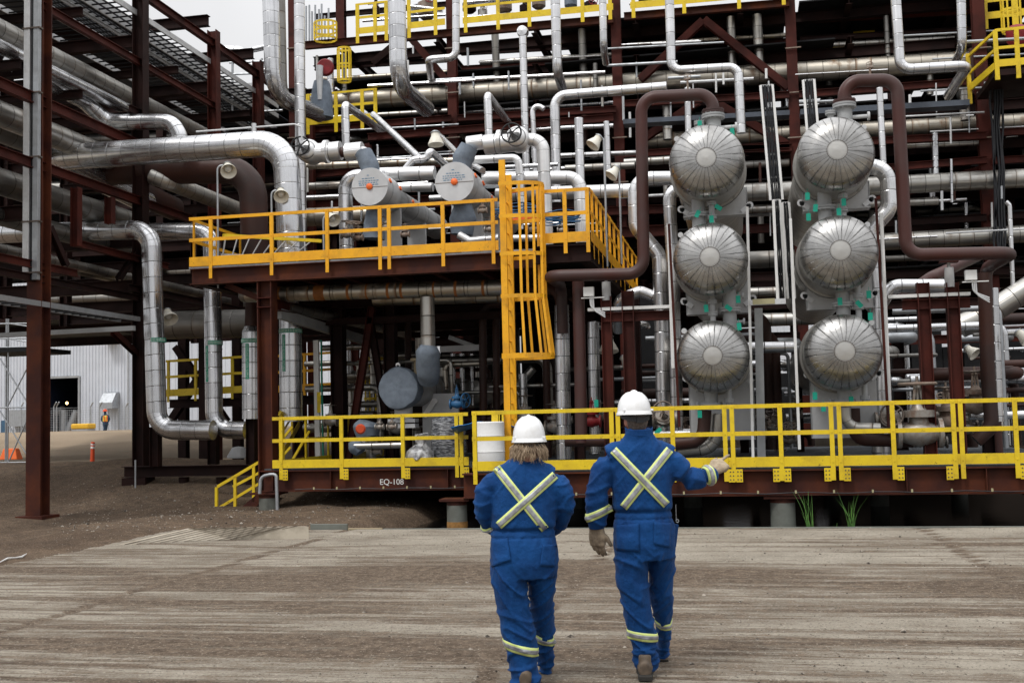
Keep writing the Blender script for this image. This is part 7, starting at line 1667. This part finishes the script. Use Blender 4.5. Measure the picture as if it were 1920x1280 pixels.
# ---------------------------------------------------------------- the man, pointing right
D = 7.12; u_ = D / FPX          # metres per photograph pixel
def man():
    T = thing('person', 'taller worker in blue coverall and white hard hat, pointing right with a gloved hand', 'person', PZ(1215, 1272, .03), 'workers in blue coveralls seen from behind')
    f = lambda px, py, dd=0.0: BP(px, py, D + dd)
    W = lambda px: px * u_
    # body beneath the clothes
    hc = f(1192, 783, .02); mb = MB(); face = (HF * .93 - HR * .36).normalized(); head(mb, hc, W(21.5), .235, face=face)
    etube(mb, [(f(1194, 830, .02), W(19), .065), (f(1194, 810, .01), W(17), .06), (f(1193, 790, .01), W(17), .06)])
    etube(mb, [(f(1200, 850, .02), W(40), .09), (f(1204, 900, .02), W(44), .09), (f(1206, 960, .02), W(40), .09), (f(1207, 1010, .02), W(45), .1)])
    etube(mb, [(f(1186, 1005, .02), W(20), .09), (f(1192, 1110, .02), W(13), .05), (f(1208, 1222, .04), W(8), .03)]); etube(mb, [(f(1238, 1005, .05), W(18), .08), (f(1240, 1100, .14), W(12), .05), (f(1243, 1205, .36), W(7), .03)])
    etube(mb, [(f(1158, 872, .02), W(9), .035), (f(1120, 930, .0), W(7), .03), (f(1118, 990, .02), W(5), .02)]); etube(mb, [(f(1248, 872, .02), W(9), .035), (f(1294, 898, .05), W(7), .03), (f(1334, 882, .11), W(5), .02)])
    body = fuse(mb, .008, 3, 'body', 'skin', T)
    # short hair at the nape
    mb = MB(); ball(mb, hc - face * .010 + UZ * .004, W(22.0), W(22.0) * 1.20, .118)
    me = fuse(mb, .008, 2, 'hair', 'hair_grey', T)
    for v in me.data.vertices:
        rel = v.co - hc
        if rel.dot(face) > .02: v.co = hc + rel * .86
    # coverall
    mb = MB()
    etube(mb, [(f(1199, 812, .0), W(25), .075), (f(1199, 822, .01), W(33), .09), (f(1199, 836, .015), W(47), .105), (f(1200, 858, .02), W(60), .125), (f(1203, 885, .02), W(61), .138), (f(1205, 925, .02), W(56), .138), (f(1206, 958, .03), W(53), .130), (f(1207, 985, .02), W(57), .142), (f(1208, 1020, .02), W(59), .150), (f(1209, 1046, .02), W(56), .135)])
    etube(mb, [(f(1198, 803, .0), W(24), .078), (f(1198, 822, .005), W(29), .082)])
    # legs: the left one stands near the camera, the right one is striding away
    etube(mb, [(f(1184, 1000, .01), W(32), .13), (f(1184, 1050, .01), W(32), .125), (f(1189, 1100, .02), W(28.5), .105), (f(1197, 1150, .02), W(27), .09), (f(1204, 1190, .03), W(26), .082), (f(1208, 1218, .04), W(24), .08), (f(1213, 1243, .05), W(24.5), .078), (f(1214, 1250, .06), W(22), .065)])
    etube(mb, [(f(1238, 1000, .05), W(27), .12), (f(1240, 1050, .08), W(26), .115), (f(1240, 1100, .14), W(24.5), .098), (f(1242, 1150, .22), W(17.5), .082), (f(1244, 1180, .30), W(15), .075), (f(1243, 1205, .36), W(14), .07), (f(1240, 1222, .42), W(13), .07)])
    # arms
    etube(mb, [(f(1199, 836, .015), .05, .062), (f(1160, 848, .02), .07, .075), (f(1142, 856, .02), .075, .075)]); etube(mb, [(f(1199, 836, .015), .05, .062), (f(1240, 848, .02), .07, .075), (f(1256, 856, .02), .075, .075)])
    etube(mb, [(f(1154, 862, .02), W(17), .065), (f(1140, 870, .02), W(23), .076), (f(1127, 893, .01), W(23), .078), (f(1119, 922, .0), W(21), .074), (f(1118, 950, .015), W(20.5), .068), (f(1119, 975, .03), W(18.5), .060), (f(1120, 990, .04), W(16), .052)])
    etube(mb, [(f(1246, 858, .02), W(17), .066), (f(1262, 868, .02), W(23), .078), (f(1278, 884, .02), W(25), .080), (f(1294, 896, .03), W(23), .075), (f(1312, 897, .06), W(20.5), .070), (f(1326, 891, .09), W(19), .062), (f(1337, 883, .11), W(15), .05)])
    zk = f(1200, 1225).z; zw = f(1200, 958).z; zc = f(1200, 1040).z
    wr = cloth(zk, zw, zc, f(1206, 958), f(1222, 1062), 1)
    cov = fuse(mb, .0085, 6, 'coverall', 'coverall_blue', T, wr); bv = bvh_of(cov)
    # collar, belt seam, back pockets
    mb = MB(); n = 32
    for i, (zz, k) in enumerate(((0, 1.0), (.036, 1.03), (.040, .98), (.0, .93))):
        for k_ in range(n): q = 2 * math.pi * k_ / n; mb.v.append(f(1198, 812) + HR * math.cos(q) * W(25.5) * k + HF * (math.sin(q) * .080 * k) + UZ * (zz + .012 * math.cos(q * 2) - .01 + .006 * math.sin(q * 3)))
    mb.f = [[i * n + k_, i * n + (k_ + 1) % n, (i + 1) * n + (k_ + 1) % n, (i + 1) * n + k_] for i in range(3) for k_ in range(n)]; mb.sm = [True] * len(mb.f); mb.uv = [[(0, 0)] * 4] * len(mb.f)
    mb.build('collar', 'coverall_blue', cov)
    def quad_on(pts, name, off=.006):
        (ax, ay), (bx, by), (cx, cy), (dx, dy) = pts; vs = []; k1, k2 = 9, 9
        for i in range(k1 + 1):
            for j in range(k2 + 1):
                s, t = i / k1, j / k2; px = (ax * (1 - s) + bx * s) * (1 - t) + (dx * (1 - s) + cx * s) * t; py = (ay * (1 - s) + by * s) * (1 - t) + (dy * (1 - s) + cy * s) * t
                r = ray(px, py).normalized(); h = bv.ray_cast(CAMP, r); p = h[0] if h[0] is not None else CAMP + r * (D / r.dot(FWD)); vs.append(p - r * off)
        o = MB().add(vs, [(i * (k2 + 1) + j, (i + 1) * (k2 + 1) + j, (i + 1) * (k2 + 1) + j + 1, i * (k2 + 1) + j + 1) for i in range(k1) for j in range(k2)], True).build(name, 'coverall_blue', cov)
        s_ = o.modifiers.new('thick', 'SOLIDIFY'); s_.thickness = .005
    quad_on(((1153, 984), (1198, 981), (1199, 1034), (1155, 1030)), 'back_pocket'); quad_on(((1226, 978), (1258, 980), (1256, 1026), (1226, 1020)), 'back_pocket')
    # open hip pocket flap standing off the right hip
    a, b, c, d = f(1252, 979, -.02), f(1273, 983, .04), f(1268, 1026, .03), f(1254, 1018, -.03); mb = MB().add([a, b, c, d, a + HF * .02, b + HF * .02, c + HF * .02, d + HF * .02], [(0, 3, 2, 1), (4, 5, 6, 7), (0, 1, 5, 4), (1, 2, 6, 5), (2, 3, 7, 6), (3, 0, 4, 7)]); mb.build('hip_pocket', 'coverall_blue', cov, .006)
    for (p0, p1, o1) in (((1256, 842), (1169, 951), .004), ((1150, 843), (1250, 946), .009)):
        tape_line(bv, 'reflective_tape', p0, p1, 16.0, D, T, o1, 'lime_tape'); tape_line(bv, 'silver_stripe', p0, p1, 8.2, D, T, o1 + .003, 'silver_tape')
    def ring(c, ax, r0, hw): tape_ring(bv, 'reflective_tape', c, ax, r0, hw, T, 'lime_tape'); tape_ring(bv, 'silver_stripe', c, ax, r0, hw * .45, T, 'silver_tape', off=.0075)
    ring(f(1205, 1190, .03), UZ + HR * .15, .087, .027); ring(f(1243, 1165, .26), UZ + HR * .22 - HF * .3, .06, .024)
    ring(f(1118, 963, .02), UZ - HR * .42, .070, .026); ring(f(1328, 890, .09), HR + UZ * .25 + HF * .3, .062, .024)
    glove('glove', f(1119, 993, .04), -UZ + HR * .04 + HF * .15, -HR * .5 - HF * .9, -1, (.22, .25, .28, .34, .1), T, 'glove_dark', 1.08)
    lab(glove('glove', f(1337, 880, .11), HR * .80 + UZ * .40 + HF * .3, UZ * .4 - HR * .5 - HF * .7, -1, (.03, 1.05, 1.15, 1.2, .15), T, 'glove_tan', 1.02), 'right glove with the index finger pointing')
    hard_hat(f(1189, 771, .02), W(30.5), W(37.5), T, front=(HF * .97 - HR * .25).normalized())
    b0 = PZ(1211, 1274, .056); boot('boot', b0 + HF * .02, HF * .97 + HR * .1, T, s=1.12)
    b1 = f(1242, 1238, .46); boot('boot', b1 - UZ * .03, HF * .9 - UZ * .35, T)
    # pen clip and key ring on the hip
    mb = MB().cyl(f(1267, 945, .0), f(1268, 975, .0), .002, 6); MB.tube(mb, [f(1270, 976) + (HR * math.cos(q) + UZ * math.sin(q)) * .009 for q in [math.pi * 2 * k / 12 for k in range(13)]], .002, 6, caps=False); mb.build('key_ring', 'galvanised', T)
man()
D2 = 6.93
def woman():
    T = thing('person', 'shorter worker with blond shoulder hair in blue coverall and white hard hat', 'person', PZ(975, 1288, .03), 'workers in blue coveralls seen from behind')
    f = lambda px, py, dd=0.0: BP(px, py, D2 + dd)
    W = lambda px: px * D2 / FPX
    hc = f(991, 832, .02); mb = MB(); face = HF; head(mb, hc, W(21.5), .225, face=face)
    etube(mb, [(f(988, 885, .02), W(18), .06), (f(990, 862, .01), W(15), .055), (f(991, 842, .01), W(15), .055)])
    etube(mb, [(f(985, 890, .02), W(40), .09), (f(982, 940, .02), W(44), .09), (f(981, 990, .02), W(40), .09), (f(982, 1040, .02), W(45), .1)])
    etube(mb, [(f(956, 1040, .02), W(20), .09), (f(962, 1130, .0), W(13), .05), (f(984, 1250, .01), W(8), .03)]); etube(mb, [(f(1015, 1040, .05), W(18), .08), (f(1016, 1130, .14), W(12), .05), (f(1022, 1225, .32), W(7), .03)])
    etube(mb, [(f(946, 908, .02), W(8), .035), (f(907, 945, .02), W(6), .025), (f(922, 990, .16), W(4), .02)]); etube(mb, [(f(1026, 908, .02), W(8), .035), (f(1061, 945, .04), W(6), .025), (f(1040, 992, .22), W(4), .02)])
    body = fuse(mb, .008, 3, 'body', 'skin', T)
    mb = MB()
    etube(mb, [(f(987, 858, .0), W(22), .07), (f(986, 866, .01), W(36), .09), (f(985, 878, .015), W(50), .105), (f(985, 900, .02), W(63), .125), (f(983, 930, .02), W(65), .135), (f(982, 960, .02), W(63), .135), (f(981, 992, .03), W(60), .128), (f(982, 1018, .02), W(64), .145), (f(983, 1050, .02), W(65), .155), (f(983, 1080, .02), W(61), .14)])
    etube(mb, [(f(954, 1040, .01), W(34), .13), (f(954, 1080, .0), W(34), .125), (f(959, 1120, .0), W(31.5), .108), (f(967, 1160, .0), W(31), .096), (f(975, 1200, .0), W(31), .09), (f(981, 1235, .01), W(29), .088), (f(985, 1270, .01), W(28), .085), (f(986, 1287, .01), W(25), .08)])
    etube(mb, [(f(1016, 1040, .05), W(29), .12), (f(1016, 1080, .08), W(27), .115), (f(1016, 1120, .13), W(24), .1), (f(1018, 1160, .2), W(21.5), .088), (f(1021, 1200, .27), W(18.5), .08), (f(1023, 1235, .34), W(16), .075), (f(1023, 1254, .38), W(13), .07)])
    etube(mb, [(f(986, 880, .015), .05, .06), (f(950, 890, .02), .07, .075), (f(934, 896, .02), .072, .072)]); etube(mb, [(f(986, 880, .015), .05, .06), (f(1020, 890, .02), .07, .075), (f(1036, 896, .02), .072, .072)])
    etube(mb, [(f(944, 898, .02), W(17), .066), (f(924, 908, .02), W(22), .076), (f(910, 920, .02), W(21.5), .078), (f(906, 945, .03), W(18.5), .074), (f(908, 968, .07), W(15), .066), (f(916, 985, .13), W(12), .055), (f(926, 994, .20), W(10), .045)])
    etube(mb, [(f(1026, 898, .02), W(17), .066), (f(1045, 908, .02), W(22), .076), (f(1057, 922, .02), W(21), .078), (f(1061, 945, .04), W(17.5), .074), (f(1055, 970, .10), W(15), .066), (f(1044, 988, .18), W(12), .055), (f(1034, 996, .26), W(10), .045)])
    zk = f(985, 1240).z; zw = f(981, 992).z; zc = f(981, 1060).z
    wr = cloth(zk, zw, zc, f(981, 992), f(992, 1090), 7)
    cov = fuse(mb, .0085, 6, 'coverall', 'coverall_blue', T, wr); bv = bvh_of(cov)
    for (p0, p1, o1) in (((930, 876), (1022, 992), .004), ((1041, 890), (935, 985), .009)):
        tape_line(bv, 'reflective_tape', p0, p1, 16.0, D2, T, o1, 'lime_tape'); tape_line(bv, 'silver_stripe', p0, p1, 8.2, D2, T, o1 + .003, 'silver_tape')
    def ring(c, ax, r0, hw): tape_ring(bv, 'reflective_tape', c, ax, r0, hw, T, 'lime_tape'); tape_ring(bv, 'silver_stripe', c, ax, r0, hw * .45, T, 'silver_tape', off=.0075)
    ring(f(976, 1213, .0), UZ + HR * .28, .096, .027); ring(f(1021, 1193, .27), UZ + HR * .35 - HF * .2, .068, .024); ring(f(911, 984, .12), -UZ + HR * .5 + HF * .9, .046, .02)
    def quad_on(pts, off=.006):
        (ax, ay), (bx, by), (cx, cy), (dx, dy) = pts; vs = []; k1 = 9
        for i in range(k1 + 1):
            for j in range(k1 + 1):
                s, t = i / k1, j / k1; px = (ax * (1 - s) + bx * s) * (1 - t) + (dx * (1 - s) + cx * s) * t; py = (ay * (1 - s) + by * s) * (1 - t) + (dy * (1 - s) + cy * s) * t
                r = ray(px, py).normalized(); h = bv.ray_cast(CAMP, r); vs.append((h[0] if h[0] is not None else CAMP + r * D2) - r * off)
        o = MB().add(vs, [(i * (k1 + 1) + j, (i + 1) * (k1 + 1) + j, (i + 1) * (k1 + 1) + j + 1, i * (k1 + 1) + j + 1) for i in range(k1) for j in range(k1)], True).build('back_pocket', 'coverall_blue', cov)
        s_ = o.modifiers.new('thick', 'SOLIDIFY'); s_.thickness = .005
    quad_on(((921, 1014), (952, 1008), (958, 1050), (922, 1062))); quad_on(((1018, 1020), (1045, 1020), (1040, 1062), (1012, 1060)))
    for (wx, wy, dd, sx) in ((930, 997, .22, 1), (1032, 999, .27, -1)): glove('glove', f(wx, wy, dd), HR * sx * .8 + HF * .5 - UZ * .1, UZ + HF * .1, sx, (.5, .55, .6, .6, .3), T, 'glove_dark', .9)
    hard_hat(f(992, 822, .02), W(30.5), W(43), T, front=HF)
    # hair: wavy locks falling from under the hat onto the collar
    rd = random.Random(3); mb = MB()
    for i in range(520):
        t = rd.random(); q = math.pi * (1.02 + .96 * t) if rd.random() < .85 else math.pi * rd.choice((rd.uniform(.9, 1.05), rd.uniform(1.95, 2.1)))
        base = hc + HR * math.cos(q) * W(20) + HF * math.sin(q) * W(24) + UZ * (.01 + rd.uniform(-.02, .02)); out = (HR * math.cos(q) + HF * math.sin(q) * .5).normalized()
        L = rd.uniform(.065, .125) * (1.0 - .25 * abs(math.sin(q)) * (rd.random() < .35)); ph = rd.uniform(0, 6.3); pts = []; fl = rd.uniform(.015, .045)
        for k in range(9):
            s = k / 8; pts.append(base - UZ * L * s + out * (fl * math.sin(s * 2.1) + .01 * s) + HR * math.sin(ph + s * 6) * .009 * s + HF * math.cos(ph * 1.7 + s * 5) * .004 * s)
        r0 = rd.uniform(.0010, .0026); mb.tube(pts, [r0, r0 * 1.2, r0 * 1.2, r0 * 1.1, r0, r0 * .9, r0 * .75, r0 * .5, r0 * .15], 6)
    mb.build('hair', 'hair_blond', T)
    b0 = PZ(985, 1294, .056); boot('boot', b0 + HF * .04, HF * .97 + HR * .1, T, s=1.0)
    b1 = f(1023, 1262, .42); boot('boot', b1 - UZ * .03, HF * .9 - UZ * .35, T, s=.95)
woman()
# the far worker by the white hall
def far_worker():
    d = 79.0; f = lambda px, py, dd=0.0: BP(px, py, d + dd); W = lambda px: px * d / FPX
    T = thing('person', 'tiny distant worker with orange hat and yellow vest by the white hall', 'person', f(195, 812))
    mb = MB()
    etube(mb, [(f(197, 776), W(2.6), .11), (f(197, 773), W(2.4), .11), (f(197, 769), W(2.4), .11)]); etube(mb, [(f(197, 777.5), W(4.5), .12), (f(197.5, 780), W(7), .13), (f(198, 786), W(6), .15), (f(198, 792), W(5.2), .14), (f(198, 796), W(5.4), .15)])
    etube(mb, [(f(196, 795), W(3.2), .13), (f(196.5, 803), W(2.6), .09), (f(194, 811), W(2), .07)]); etube(mb, [(f(199.5, 795), W(3), .13), (f(199, 803, .2), W(2.4), .09), (f(197, 810, .3), W(1.8), .07)])
    etube(mb, [(f(192, 779), W(2), .07), (f(190.5, 785), W(1.7), .06), (f(191, 790), W(1.4), .05)]); etube(mb, [(f(203, 779), W(2), .07), (f(205, 785), W(1.7), .06), (f(203.5, 790), W(1.4), .05)])
    paint('dark_blue_cloth', (0.03, 0.06, 0.11), .8); fuse(mb, .035, 2, 'body', 'dark_blue_cloth', T)
    mb = MB(); etube(mb, [(f(197.5, 778.5), W(5), .15), (f(198, 782), W(5.6), .17), (f(198, 790), W(5.4), .18)]); fuse(mb, .035, 1, 'vest', 'vest_yellow', T)
    mb = MB(); [mb.bar(f(x0, y0, -.2), f(x1, y1, -.2), .07, .02, HF) for x0, y0, x1, y1 in ((194.5, 779, 196, 790), (201, 779, 200, 790))]; mb.build('vest_stripe', 'orange_plastic', T)
    MB().lathe(f(197, 770.5), UZ, [(-.02, .20), (0, .15), (.08, .14), (.14, .08), (.16, .001)], 16).build('hard_hat', 'orange_paint', T)
paint('vest_yellow', (0.75, 0.62, 0.10), .7)
far_worker()
